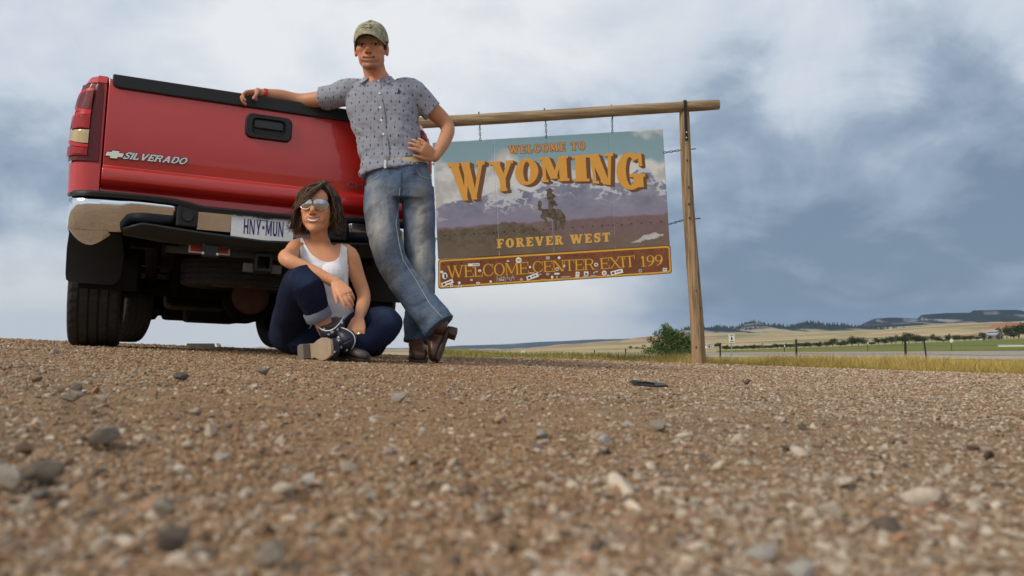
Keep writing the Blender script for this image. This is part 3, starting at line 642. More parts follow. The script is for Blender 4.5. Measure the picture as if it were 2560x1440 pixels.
def paper_sign(name, px, py, Yd, w, h, label, fig=True):
    c = P(px, py, Yd); g = G(c[0], c[1]); t = empty(name, (c[0], c[1], g), label, 'sign'); zc = c[2] - g
    MB().box((0, 0, zc), (w, .02, h)).build('board', M_white, t, bevel=.004); MB().box((0, .04, zc / 2 - .1), (.07, .05, zc + .2)).build('post', mat('grey_post', (.3, .3, .29), rough=.8), t)
    MB().box((0, -.013, zc + h * .36), (w * .7, .004, h * .09)).build('lettering', M_dark, t); MB().box((0, -.013, zc - h * .36), (w * .65, .004, h * .09)).build('lettering', M_dark, t)
    if fig:
        q = MB(); q.ell((0, -.013, zc + h * .12), (w * .13, .004, h * .09)); q.ell((w * .02, -.013, zc - h * .06), (w * .17, .004, h * .15)); q.build('pictogram', M_dark, t)
paper_sign('notice_sign', 1829, 846, 56, .38, .6, 'small white notice sign on grey post beyond the wire fence')
paper_sign('notice_sign', 1308, 880, 80, .3, .42, 'tiny white notice sign far off at left end of fence', False)
def marker(px, top, Yd, label, board=False):
    c = P(px, top, Yd); g = G(c[0], c[1]); h = c[2] - g; t = empty('road_marker', (c[0], c[1], g), label, 'marker post')
    MB().tube([(0, 0, -.1), (0, 0, h)], .045, 8).build('post', M_post, t, smooth=True)
    q = MB()
    if board: q.prism([(-.32, 0), (0, -.32), (.32, 0), (0, .32)], (0, -.06, h - .1), (1, 0, 0), (0, 0, 1), (0, .02, 0))
    else: q.box((0, -.055, h - .12), (.13, .015, .3))
    q.build('reflector', M_white, t)
marker(1961, 863, 118, 'short marker post with white reflector beside road, left one'); marker(2169, 856, 116, 'short marker post with white reflector beside road, middle one'); marker(2378, 850, 114, 'marker post with pale diamond plate beside road at right', True)
# low pale rail far right
a, b_ = PG(2492, 150), PG(2640, 150); t = empty('guard_rail', tuple(a), 'low pale guard rail beyond the road at right edge', 'guard rail')
for k in range(6):
    q = a + (b_ - a) * k / 5 - a; q[2] = G(a[0] + q[0], 150) - a[2]; MB().box((q[0], 0, q[2] + .25), (.15, .15, .9)).build('post', mat('rail_post', (.3, .26, .2), rough=.9), t)
MB().strip([(0, -.1, .5), ((b_ - a)[0], -.1, (b_ - a)[2] + .5)], [(0, -.1, .85), ((b_ - a)[0], -.1, (b_ - a)[2] + .85)]).build('rail', M_white, t)

# ================================================================== far white car (only its roof shows over the crest)
def car(px, Yd, label):
    b = PG(px, Yd); t = empty('parked_car', tuple(b), label, 'car'); t.rotation_euler = (0, 0, R(14)); Mw = mat('car_white', (.72, .72, .71), rough=.25, coat=.6); Mt = mat('tyre_plain', (.02, .02, .02), rough=.9); Mg = mat('car_glass', (.02, .025, .03), rough=.05)
    roof = P(px, 857.5, Yd)[2] - b[2]
    prof = [(-2.3, .35), (2.3, .35), (2.35, .75), (2.2, 1.0), (1.1, 1.1), (-2.2, 1.1), (-2.35, .8)]
    MB().prism([(y_, z_) for y_, z_ in prof], (-.95, 0, 0), (0, 1, 0), (0, 0, 1), (1.9, 0, 0)).build('body', Mw, t, bevel=.06, bseg=3)
    k = MB(); k.rings([[(-.9, -2.1, 1.1), (.9, -2.1, 1.1), (.9, 1.1, 1.1), (-.9, 1.1, 1.1)], [(-.74, -1.85, roof - .03), (.74, -1.85, roof - .03), (.72, .35, roof - .03), (-.72, .35, roof - .03)]]); k.build('cabin_glass', Mg, t)
    MB().box((0, -.75, roof - .02), (1.5, 2.2, .06)).build('roof', Mw, t, bevel=.025, bseg=3)
    for sx in (-1, 1):
        for y0, y1, r_ in ((-2.06, -1.85, .05), (1.12, .37, .05), (-.5, -.6, .04)):
            MB().tube([(sx * .89, y0, 1.1), (sx * .735, y1, roof - .04)], r_, 6).build('pillar', Mw, t)
        for y_ in (-1.4, 1.4):
            w = obj('wheel', MB().tube([(sx * .72, y_, .36), (sx * .96, y_, .36)], .36, 24).mesh('wheel'), Mt, t); MB().tube([(sx * .955, y_, .36), (sx * .975, y_, .36)], .21, 16).build('rim', mat('rim_grey', (.4, .4, .4), rough=.4, metal=.8), w)
        MB().box((sx * .75, -2.34, .85), (.25, .04, .2)).build('tail_light', mat('far_tail', (.3, .02, .02), rough=.3), t)
car(514, 47, 'white car beyond the lot crest, only its roof seen beneath the truck')
# ================================================================== LETTERS: every glyph is a set of flat pieces in a unit-high box
def arc(cx, cy, rx, ry, ix, iy, a0, a1, n=14):
    t = np.radians(np.linspace(a0, a1, n)); o = np.stack([cx + rx * np.cos(t), cy + ry * np.sin(t)], 1); i = np.stack([cx + ix * np.cos(t), cy + iy * np.sin(t)], 1)
    return [np.array([o[k], o[k + 1], i[k + 1], i[k]]) for k in range(n - 1)]
def rc(x0, y0, x1, y1): return np.array([(x0, y0), (x1, y0), (x1, y1), (x0, y1)], float)
def dg(x0, y0, x1, y1, w): return np.array([(x0 - w / 2, y0), (x0 + w / 2, y0), (x1 + w / 2, y1), (x1 - w / 2, y1)], float)
def stroke(pts, w):
    pts = [np.array(p, float) for p in pts]; L, Rr = [], []
    for i in range(len(pts)):
        t = pts[min(i + 1, len(pts) - 1)] - pts[max(i - 1, 0)]; t = t / (np.linalg.norm(t) + 1e-9); nn_ = np.array([-t[1], t[0]]); ww = w[i] if hasattr(w, '__len__') else w
        L.append(pts[i] + nn_ * ww / 2); Rr.append(pts[i] - nn_ * ww / 2)
    return [np.array([Rr[i], Rr[i + 1], L[i + 1], L[i]]) for i in range(len(pts) - 1)]
def glyph(ch, T=.26, t=.12, s=.12, e=.07):
    """T thick stem, t thin stroke, s serif height, e serif overhang -> (polygons, width)"""
    g = []; sf = lambda x0, x1, y0: g.append(rc(x0, y0, x1, y0 + s)) if s > 0 else None
    if ch == 'I': w = T + 2 * e; g.append(rc(e, 0, e + T, 1)); sf(0, w, 0); sf(0, w, 1 - s)
    elif ch == 'L': w = .62 + e; g += [rc(e, 0, e + T, 1), rc(e, 0, w, t), rc(w - t * .8, 0, w, .34)]; sf(0, e * 2 + T, 1 - s); sf(0, e + T, 0)
    elif ch in 'EF':
        w = .66 + e; g += [rc(e, 0, e + T, 1), rc(e, 1 - t, w, 1), rc(w - t * .8, .7, w, 1), rc(e + T, .5 - t / 2, w - .16, .5 + t / 2), rc(w - .16 - t * .7, .38, w - .16, .62)]; sf(0, e + T, 0); sf(0, e + T, 1 - s)
        if ch == 'E': g += [rc(e, 0, w, t), rc(w - t * .8, 0, w, .3)]
        else: sf(0, 2 * e + T, 0)
    elif ch == 'T': w = .8; g += [rc(.4 - T / 2, 0, .4 + T / 2, 1), rc(0, 1 - t, w, 1), rc(0, .68, t * .8, 1), rc(w - t * .8, .68, w, 1)]; sf(.4 - T / 2 - e, .4 + T / 2 + e, 0)
    elif ch == 'H': w = .84; g += [rc(e, 0, e + T, 1), rc(w - e - T, 0, w - e, 1), rc(e, .5 - t / 2, w - e, .5 + t / 2)]; [sf(a, b, y) for a, b in ((0, 2 * e + T), (w - 2 * e - T, w)) for y in (0, 1 - s)]
    elif ch == 'U': w = .8; g += [rc(e, .3, e + T, 1), rc(w - e - T, .3, w - e, 1)] + arc(w / 2, .3, w / 2 - e, .3, w / 2 - e - T, .3 - t, 180, 360); [sf(a, b, 1 - s) for a, b in ((0, 2 * e + T), (w - 2 * e - T, w))]
    elif ch == 'N': w = .92; g += [rc(e, 0, e + t, 1), rc(w - e - t, 0, w - e, 1), dg(w - e - T * .62, 0, e + T * .5, 1, T * 1.15)]; sf(0, 2 * e + t + .04, 0); sf(0, e + T, 1 - s); sf(w - 2 * e - t - .04, w, 1 - s)
    elif ch == 'M': w = 1.08; g += [rc(e, 0, e + t, 1), rc(w - e - T, 0, w - e, 1), dg(.5, .12, e + T * .5, 1, T), dg(.5, .12, w - e - T * .7, 1, t * 1.2)]; sf(0, 2 * e + t, 0); sf(w - 2 * e - T, w, 0); sf(0, e + T * .8, 1 - s); sf(w - e - T, w, 1 - s)
    elif ch == 'V': w = .92; g += [dg(.46, 0, .06 + T / 2, 1, T), dg(.46, 0, w - .06 - t / 2, 1, t * 1.2)]; sf(0, .12 + T, 1 - s); sf(w - .14 - t, w, 1 - s)
    elif ch == 'W': w = 1.34; g += [dg(.42, 0, .06 + T / 2, 1, T), dg(.42, 0, .68, 1, t * 1.2), dg(.93, 0, .62, 1, T), dg(.93, 0, w - .08 - t / 2, 1, t * 1.2)]; sf(0, .12 + T, 1 - s); sf(.5, .8, 1 - s); sf(w - .18 - t, w, 1 - s)
    elif ch == 'Y': w = .9; g += [rc(.45 - T / 2, 0, .45 + T / 2, .46), dg(.45, .4, .06 + T / 2, 1, T), dg(.45 + T * .15, .4, w - .06 - t / 2, 1, t * 1.4)]; sf(.45 - T / 2 - e, .45 + T / 2 + e, 0); sf(0, .12 + T, 1 - s); sf(w - .14 - t, w, 1 - s)
    elif ch == 'X': w = .88; g += [dg(w - .06 - T / 2, 0, .06 + T / 2, 1, T), dg(.06 + t / 2, 0, w - .06 - t / 2, 1, t * 1.2)]; [sf(a, b, y) for a, b in ((0, .12 + T * .9), (w - .12 - T * .9, w)) for y in (0, 1 - s)]
    elif ch == 'O': w = .86; g += arc(.43, .5, .43, .52, .43 - T, .52 - t, 0, 360, 30)
    elif ch in 'CG':
        w = .84; g += arc(.43, .5, .43, .52, .43 - T, .52 - t, 42 if s else 50, 318 if ch == 'C' else 350, 26); g.append(rc(w - t * .9 - .02, .62, w - .02, .98) if s else rc(.6, .8, .61, .81))
        if ch == 'G': g += [rc(w - T - .02, .05, w - .02, .42), rc(w - T - .14, .42 - s * .9, w + .05, .42)]
        else: g += stroke([(.70, .12), (.80, .24), (.83, .32)], [t, t * .9, t * .6])
    elif ch == 'S': w = .72; q = [(.66, .78), (.56, .9), (.38, .96 - t * .2), (.18, .86), (.15, .7), (.28, .56), (.46, .48), (.58, .36), (.57, .18), (.4, .05 + t * .2), (.2, .08), (.08, .24)]; g += stroke(q, [t, t * 1.2, t * 1.2, T * .8, T, T, T, T, T * .8, t * 1.2, t * 1.2, t]); g += [rc(.6, .64, .6 + t * .8, 1), rc(.05, 0, .05 + t * .8, .36)]
    elif ch in 'RP':
        w = .86; g += [rc(e, 0, e + T, 1), rc(e + T, 1 - t, .5, 1), rc(e + T, .46, .5, .46 + t)] + arc(.48, .73, .28, .27, max(.28 - T, .04), .27 - t, -90, 90, 10); sf(0, 2 * e + T, 0); sf(0, e + T, 1 - s)
        if ch == 'R': g.append(dg(w - .14, 0, .5, .48, T * .95)); sf(w - .2, w + .03, 0)
    elif ch in 'DB': w = .82; g += [rc(e, 0, e + T, 1)] + arc(.38, .5, .42, .5, .42 - T, .5 - t, -90, 90, 14) + [rc(e, 0, .4, t), rc(e, 1 - t, .4, 1)]
    elif ch == 'A': w = .92; g += [dg(.06 + t / 2, 0, .46, 1, t * 1.3), dg(w - .06 - T / 2, 0, .46, 1, T), rc(.24, .26, .68, .26 + t)]; sf(0, .26, 0); sf(w - .36, w, 0)
    elif ch == 'J': w = .6; g += [rc(w - e - T, .28, w - e, 1)] + arc((w - e) / 2, .28, (w - e) / 2, .28, (w - e) / 2 - T, .28 - t, 180, 360, 12)
    elif ch == '1': w = .5; g += [rc(.2, 0, .2 + T, 1), np.array([(.06, .82), (.2, .8), (.2, 1), (.16, .92)])]; sf(.06, .34 + T, 0)
    elif ch == '9': w = .66; g += arc(.33, .69, .32, .32, .32 - T, .32 - t, 0, 360, 22) + stroke([(.6, .69), (.58, .46), (.46, .22), (.28, .08), (.12, .0)], [T, T, T * .9, t * 1.2, t])
    elif ch == '-': w = .5; g.append(rc(.06, .42, .44, .42 + T))
    elif ch == '.': w = .25; g.append(rc(.05, 0, .05 + T, T))
    else: w = .34
    return g, w
def word(txt, sp=.1, **kw):
    """-> list of polygons per letter laid out from x=0, and total width"""
    x = 0; outp = []
    for ch in txt:
        g, w = glyph(ch, **kw); outp.append([q + np.array([x, 0]) for q in g]); x += w + sp
    return outp, x - sp
def flat_word(name, letters, mapf, nrm_dir, m, parent, origin=None, lift=0.0, stagger=0.00012, thick=0.0, label=None):
    """letters: list of lists of 2D polygons; mapf maps 2D -> world"""
    b = MB(); nd = np.asarray(nrm_dir, float); k = 0
    for L in letters:
        for j, q in enumerate(L):
            p = np.array([mapf(a) for a in q]) + nd * (lift + stagger * (j % 7))
            if thick: 
                n_ = len(p); b.add(np.concatenate([p, p - nd * thick]), [tuple(range(n_))] + [(i, (i + 1) % n_, n_ + (i + 1) % n_, n_ + i) for i in range(n_)])
            else: b.add(p, [tuple(range(len(p)))])
    o = b.build(name, m, parent, origin=origin)
    if label: o['label'] = label
    return o
# ================================================================== WELCOME SIGN ON ITS LOG FRAME
YS = 11.0
M_log = mat('log_wood', (0.38, 0.26, 0.145), rough=.85, bump=.9, bscale=40, bdist=.02, col2=(0.17, 0.11, 0.06), vscale=30, detail=6, stretch=(1, 1, .05))
M_beam = mat('beam_wood', (0.38, 0.28, 0.16), rough=.85, bump=.9, bscale=40, bdist=.02, col2=(0.2, 0.14, 0.08), vscale=30, detail=6, stretch=(.05, 1, 1))
M_iron = mat('black_iron', (.025, .024, .024), rough=.55, metal=.6); M_zinc = mat('zinc_bolt', (.6, .6, .6), rough=.4, metal=.8); M_knot = mat('wood_knot', (.09, .055, .03), rough=.9)
gb = PG(1745, YS); O = gb.copy()
fr = empty('log_frame', tuple(O), 'rustic log frame of beam and posts carrying the welcome sign', 'sign frame')
def log(pts, r, seed, n=20):
    b = MB(); pts = [np.asarray(p, float) for p in pts]; m = 26; rings = []
    for i in range(m):
        t = i / (m - 1); p = pts[0] * (1 - t) + pts[1] * t; ax = nrm(pts[1] - pts[0]); a, c = frame(ax); th = np.linspace(0, 2 * np.pi, n, endpoint=False)
        rr_ = (r[0] * (1 - t) + r[1] * t) * (1 + .035 * fbm(np.stack([np.cos(th) * 1.2 + seed, np.sin(th) * 1.2 + t * 9], 1), 3, seed))
        p = p + a * .012 * math.sin(t * 7 + seed); ed = .93 if i in (0, m - 1) else 1
        rings.append(p + (np.cos(th) * rr_ * ed)[:, None] * a + (np.sin(th) * rr_ * ed)[:, None] * c)
    return b.rings(rings)
pt, pb = P(1709, 268, YS), PG(1747, YS, -.4)
log([pb, pt], (.096, .066), 3).build('post', M_log, fr, smooth=True, origin=O)
pt2, pb2 = P(1032, 312, YS), PG(1058, YS, -.4)
log([pb2, pt2], (.096, .066), 5).build('post', M_log, fr, smooth=True, origin=O)
bl, br = P(960, 313, YS - .02), P(1797, 262, YS - .02)
log([bl, br], (.078, .07), 8).build('beam', M_beam, fr, smooth=True, origin=O)
for pxk, pyk, on in ((1722, 468, 0), (1722, 510, 0), (1724, 545, 0), (1741, 727, 0), (1741, 868, 0), (1748, 893, 0), (1717, 400, 0), (1751, 768, 0)):
    q = P(pxk, pyk, YS - .082); MB().ell(q, (.012, .006, .018)).build('knot', M_knot, fr, smooth=True, origin=O)
# iron strap over the beam, with two bolts
q = MB(); s0 = P(1713, 250, YS - .11); s1 = P(1717, 352, YS - .11); ww = .02
d = nrm(s1 - s0); sd = nrm(np.cross(d, A(0, 1, 0)))
q.prism([(-ww, 0), (ww, 0), (ww, np.linalg.norm(s1 - s0)), (-ww, np.linalg.norm(s1 - s0))], s0, sd, d, (0, .008, 0)); q.box(s0 + A(0, .1, -.004), (.04, .2, .008)); q.build('strap', M_iron, fr, origin=O, bevel=.002)
for py in (331, 344): MB().ell(P(1716.5, py, YS - .115), (.011, .008, .011)).build('bolt', M_zinc, fr, smooth=True, origin=O)

SG = lambda px, py, off=0.0: P(px, py, YS - off)
cTL, cTR, cBR, cBL = (1081, 357), (1657, 323), (1674.5, 614), (1095, 648)
def uv(u, v):   # board coordinates (0..1 right, 0..1 down) -> photo pixel, then plane
    a = np.array(cTL) * (1 - u) + np.array(cTR) * u; b = np.array(cBL) * (1 - u) + np.array(cBR) * u; q = a * (1 - v) + b * v
    return q
sg = empty('welcome_sign', tuple(SG(1380, 700)), 'large printed state welcome sign hanging by chains from the log frame', 'sign'); SO = np.array(sg.location)
# ---- printed picture: sky, clouds, snowy peaks, wooded plain, river (flat print on four aluminium sheets)
def picture(u, v):
    q = np.stack([u * 6, v * 3.7], 1); n1 = fbm(q * np.array([1, 1.6]), 5, 201); n2 = fbm(q * 2.2, 4, 205); n3 = fbm(q * np.array([9, 9]), 3, 209)
    sky = np.array([.27, .42, .48]) * (1 - v[:, None] * .8) + np.array([.46, .58, .66]) * v[:, None] * .8
    cl = ss(n1 + .35 * n2 + .75 * ss(v, .05, .42) + .35 * ss(u, .5, 1) - .12 * (1 - ss(v, .0, .3)), .18, .62)[:, None]
    c = sky * (1 - cl) + np.array([.72, .73, .73]) * cl * (1 - .25 * ss(n2, 0, .5)[:, None])
    # skyline of the peaks
    ux = np.array([0, .06, .11, .17, .24, .30, .36, .42, .48, .53, .57, .62, .67, .70, .76, .82, .88, .93, 1.0]); vy = np.array([.56, .52, .50, .52, .46, .50, .44, .47, .36, .40, .34, .38, .34, .46, .42, .44, .33, .34, .48])
    skl = np.interp(u, ux, vy) + .022 * fbm(np.stack([u * 22, u * 0], 1), 4, 221)
    dp = v - skl; m = ss(dp, -.004, .004)[:, None]
    rock = np.array([.28, .29, .385]) + .10 * n2[:, None] + .06 * n3[:, None]; snow = np.array([.60, .63, .69])
    rid = .75 - 2.2 * np.abs(fbm(np.stack([u * 11 + v * 5, v * 9 - u * 4], 1), 5, 231, .6)) - .55; sn = (ss(rid + .20 - dp * 1.9, -.02, .10) * ss(.22 - dp, 0, .1))[:, None]
    mt = rock * (1 - sn) + snow * sn; hz_ = ss(v, .5, .74)[:, None]; mt = mt * (1 - hz_ * .8) + np.array([.32, .29, .38]) * hz_ * .8
    c = c * (1 - m) + mt * m
    pl = .735 + .012 * fbm(np.stack([u * 30, u * 0], 1), 3, 241) - .01 * u; c = c * (1 - ss(v - pl, -.012, .012)[:, None]) + (np.array([.24, .17, .17]) + .03 * n3[:, None]) * ss(v - pl, -.012, .012)[:, None]
    kn = .77 - .05 * np.exp(-((u - .3) / .1) ** 2) + .06 * ss(u, .36, .5) - .015 * (1 - ss(u, .1, .2)) + .014 * fbm(np.stack([u * 70, u * 0], 1), 3, 245)
    wd = (ss(v - kn, -.006, .006) * (1 - ss(u, .42, .55)))[:, None]; c = c * (1 - wd) + (np.array([.17, .14, .10]) + .05 * n3[:, None]) * wd
    lo = ss(v, .82, .95)[:, None]; c = c * (1 - lo * .7) + (np.array([.22, .17, .125]) + .04 * n2[:, None]) * lo * .7
    rv = .905 + .028 * np.sin(u * 13) - .1 * (u - .9); rw = .034 * ss(u, .82, .92) * (1 - ss(u, .93, .975) * .75) * (.75 + .5 * n3); r1 = (np.abs(v - (.955 - .05 * ss(u, .83, .93))) < rw) * (u > .83) * (u < .975)
    c = np.where(r1[:, None], np.array([.62, .62, .6]) * (.9 + .2 * n3[:, None]), c)
    return np.clip((c * .88) ** 1.12, .01, .9)
M_print = mat('sign_print', attr='col', rough=.55, spec=.25, var=.06, vscale=6)
splits = [0, .265, .5, .765, 1.0]
for a, b_ in zip(splits[:-1], splits[1:]):
    nu, nv = 92, 190; U, V = np.meshgrid(np.linspace(a + .0003, b_ - .0003, nu), np.linspace(0, 1, nv)); U = U.ravel(); V = V.ravel()
    pts = np.array([SG(*uv(p, q)) for p, q in zip(U, V)]); k = np.arange((nv - 1) * nu).reshape(nv - 1, nu)[:, :-1].ravel(); f = np.stack([k, k + nu, k + nu + 1, k + 1], 1)
    n0 = len(pts); cc = picture(U, V)
    me = npmesh('panel', pts - SO, f, cc); o = obj('panel', me, M_print, sg); so = o.modifiers.new('thick', 'SOLIDIFY'); so.thickness = .006; so.offset = -1
q = MB()
for v_ in (.06, .5, .94):
    a, b_ = SG(*uv(.01, v_), -.03), SG(*uv(.99, v_), -.03); q.tube([a, b_], .022, 4)
q.build('back_rail', mat('alu_rail', (.5, .5, .5), rough=.5, metal=.7), sg, origin=SO)
FR = A(0, -1, 0)
mapq = lambda quad: (lambda s_: (lambda p: SG(*(((np.array(quad[0]) * (1 - p[0] / s_[0]) + np.array(quad[1]) * (p[0] / s_[0])) * (1 - p[1]) + (np.array(quad[3]) * (1 - p[0] / s_[0]) + np.array(quad[2]) * (p[0] / s_[0])) * p[1]))))) 
M_gold = mat('print_gold', (.62, .30, .04), rough=.5, var=.08, vscale=8); M_brown = mat('print_brown', (.14, .055, .018), rough=.5); M_yel = mat('print_yellow', (.64, .36, .06), rough=.5); M_orng = mat('print_orange', (.56, .25, .05), rough=.5)
# WYOMING: each letter fills its own quad (bottom-left, bottom-right, top-right, top-left)
Q = {0: [(1146, 503), (1205, 497), (1212, 402), (1118, 408)], 1: [(1240, 480), (1278, 476), (1283, 400), (1222, 405)], 2: [(1288, 466), (1347, 459), (1345, 394), (1288, 398)], 3: [(1354, 456), (1424, 452), (1420, 389), (1348, 394)], 4: [(1434, 454), (1474, 453), (1470, 387), (1430, 390)], 5: [(1482, 458), (1530, 463), (1533, 382), (1468, 387)], 6: [(1542, 475), (1616, 474), (1608, 378), (1540, 383)]}
fl, fw = [], []
bg_, fg_ = MB(), MB()
for i, ch in enumerate('WYOMING'):
    g, w = glyph(ch, T=.3, t=.13, s=.1, e=.07); qd = [np.array(p, float) for p in Q[i]]
    sh = [min(p[:, 0].min() for p in g), max(p[:, 0].max() for p in g)]; y0, y1 = min(p[:, 1].min() for p in g), max(p[:, 1].max() for p in g)
    mp = lambda p: (lambda a, b: (qd[0] * (1 - a) + qd[1] * a) * (1 - b) + (qd[3] * (1 - a) + qd[2] * a) * b)((p[0] - sh[0]) / (sh[1] - sh[0]), (p[1] - y0) / (y1 - y0))
    for j, pl in enumerate(g):
        pp_ = [mp(a) for a in pl]
        fg_.add([SG(a[0], a[1], .006 + .00025 * (j % 7)) for a in pp_], [tuple(range(len(pl)))])
        for st in range(1, 8):
            dx, dy = (1.55 * st, .75 * st) if i < 6 else (1.2 * st, .75 * st)
            bg_.add([SG(a[0] + dx, a[1] + dy, .0045 - .00042 * st + .00005 * (j % 7)) for a in pp_], [tuple(range(len(pl)))])
bg_.build('letter_shade', M_brown, sg, origin=SO); o = fg_.build('lettering', M_gold, sg, origin=SO); o['label'] = 'big golden slab letters spelling WYOMING'
def words_of(txt, L):
    res, k = [], 0
    for w_ in txt.split(' '): res.append(L[k:k + len(w_)]); k += len(w_) + 1
    return res
def sign_word(txt, bl_, br_, h, m, lbl, off=.003, outline=None, **kw):
    L, W = word(txt, **kw); bl_ = np.array(bl_, float); br_ = np.array(br_, float); d = (br_ - bl_) / W; upv = nrm(A(d[1], -d[0], 0))[:2] * h
    if upv[1] > 0: upv = -upv
    if outline is not None:
        for wl in words_of(txt, L):
          for k, (ox, oy) in enumerate(((1.1, .9), (-1, .8), (.9, -.9), (-.9, -.9))): flat_word('outline', wl, lambda p: SG(*(bl_ + d * p[0] + upv * p[1] + np.array([ox, oy]))), FR, outline, sg, origin=SO, lift=off - .0014 + .0001 * k, stagger=.00003)
    for wl in words_of(txt, L): o = flat_word('lettering', wl, lambda p: SG(*(bl_ + d * p[0] + upv * p[1])), FR, m, sg, origin=SO, lift=off, label=lbl)
sign_word('WELCOME TO', (1272, 385), (1463, 374), 20, M_orng, 'orange slab letters spelling WELCOME TO', outline=M_brown, sp=.22, T=.26, t=.13, s=.13, e=.07)
sign_word('FOREVER WEST', (1243, 621), (1526, 604), 23, M_yel, 'yellow slab letters spelling FOREVER WEST', sp=.2, T=.3, t=.16, s=.15, e=.07)
# bucking horse and rider, from zoomed outline (region scale 2.824, origin 1060,230)
z7 = lambda pts: [(1060 + a / 2.824, 230 + b / 2.824) for a, b in pts]
hr = {'rider': [(862,690),(876,684),(888,678),(900,684),(914,690),(914,698),(902,702),(906,712),(916,720),(928,728),(926,742),(912,748),(914,760),(928,772),(932,786),(946,796),(940,802),(926,800),(912,800),(908,820),(930,826),(936,850),(916,846),(900,838),(884,826),(878,806),(878,780),(880,760),(870,744),(864,730),(868,712),(872,702),(862,700)],
      'horse': [(846,826),(880,826),(900,838),(936,850),(940,826),(962,828),(974,844),(990,862),(998,880),(1000,912),(990,938),(972,948),(950,962),(944,954),(956,934),(962,918),(944,904),(936,916),(936,940),(942,980),(934,982),(924,944),(912,900),(890,888),(872,880),(860,884),(872,912),(886,944),(876,946),(862,918),(844,896),(822,886),(822,872),(834,858),(834,840)],
      'tail': [(846,826),(832,832),(818,838),(804,830),(808,812),(802,796),(806,772),(818,764),(830,772),(832,792),(824,806),(828,822)]}
M_horse = mat('print_horse', (.055, .038, .02), rough=.5, col2=(.12, .09, .05), vscale=14)
b = MB()
for k, (nm, pts) in enumerate(hr.items()): b.add([SG(a, c, .003 + .0004 * k) for a, c in z7(pts)], [tuple(range(len(pts)))])
o = b.build('emblem', M_horse, sg, origin=SO); o['label'] = 'dark silhouette of a rider on a bucking horse'
bm = bmesh.new(); bm.from_mesh(o.data); bmesh.ops.triangulate(bm, faces=bm.faces); bm.to_mesh(o.data); bm.free()
b = MB()
for x0, x1, y_ in ((834, 872, 832), (890, 914, 776), (918, 944, 858), (960, 996, 884), (866, 900, 744)):
    p = z7([(x0, y_ + 4), (x1, y_), (x1, y_ + 5), (x0, y_ + 10)]); b.add([SG(a, c, .006) for a, c in p], [(0, 1, 2, 3)])
b.build('emblem_stripe', mat('print_black', (.02, .018, .015), rough=.5), sg, origin=SO)
# bolts through the board
bolt_me = MB().ell((0, 0, 0), (.009, .006, .007)).mesh('bolt'); bolt_me.materials.append(M_iron)
bx = [(145,1012),(215,1005),(285,1000),(353,998),(422,996),(490,993),(514,990),(564,985),(635,982),(705,978),(772,972),(843,968),(893,966),(925,964),(980,960),(1050,956),(1118,950),(1190,946),(1257,942),(1300,939),(1334,938),(1396,936),(1465,928),(1535,924),(1600,918),(1674,914)]
for a, c in z7(bx):
    o = obj('bolt', bolt_me, None, sg); o.location = tuple(SG(a, c, .004) - SO)
# ---- brown strip: WELCOME CENTER EXIT 199
M_bsign = mat('brown_sheet', (.155, .045, .012), rough=.45, var=.2, vscale=5, col2=(.2, .065, .022)); M_yb = mat('yellow_border', (.66, .36, .02), rough=.45)
e0, e1, e2, e3 = (1095.5, 722.5), (1680, 683.5), (1676.5, 612.5), (1095, 648.5)
cn = [np.array(p, float) for p in (e0, e1, e2, e3)]
def lower(u, v): return (cn[0] * (1 - u) + cn[1] * u) * (1 - v) + (cn[3] * (1 - u) + cn[2] * u) * v
def rrect(u0, v0, u1, v1, ru, rv, n=6):
    p = []
    for cx, cy, a0 in ((u1 - ru, v1 - rv, 0), (u0 + ru, v1 - rv, 90), (u0 + ru, v0 + rv, 180), (u1 - ru, v0 + rv, 270)):
        for a in np.radians(np.linspace(a0, a0 + 90, n)): p.append((cx + ru * np.cos(a), cy + rv * np.sin(a)))
    return p
p = rrect(0, 0, 1, 1, .012, .09); n_ = len(p); b = MB(); b.add([SG(*lower(*k), .012) for k in p] + [SG(*lower(*k), .004) for k in p], [tuple(range(n_))] + [(i, (i + 1) % n_, n_ + (i + 1) % n_, n_ + i) for i in range(n_)])
o = b.build('strip_panel', M_bsign, sg, origin=SO); o['label'] = 'brown strip panel with yellow border below the picture'
pa, pb_ = rrect(.004, .03, .996, .97, .012, .09), rrect(.0095, .085, .9905, .915, .010, .07); b = MB()
b.add([SG(*lower(*k), .014) for k in pa] + [SG(*lower(*k), .014) for k in pb_], [(i, (i + 1) % n_, n_ + (i + 1) % n_, n_ + i) for i in range(n_)]); b.build('border', M_yb, sg, origin=SO)
ser = dict(T=.125, t=.06, s=.055, e=.07)
z4 = lambda a, c: (1080 + a / 4.129, 600 + c / 4.129)
for txt, x0, y0, x1, y1, h in (('WELCOME', 158, 395, 998, 352, 33), ('CENTER', 1042, 338, 1682, 306, 30), ('EXIT', 1738, 303, 2098, 274, 30), ('199', 2150, 278, 2384, 262, 29)):
    sign_word(txt, z4(x0, y0), z4(x1, y1), h * .92, M_yb, 'yellow serif letters spelling ' + txt, off=.0145, sp=.03, **ser)
b = MB(); p = [z4(*q) for q in ((1000, 268), (1024, 267), (1024, 292), (1000, 293))]
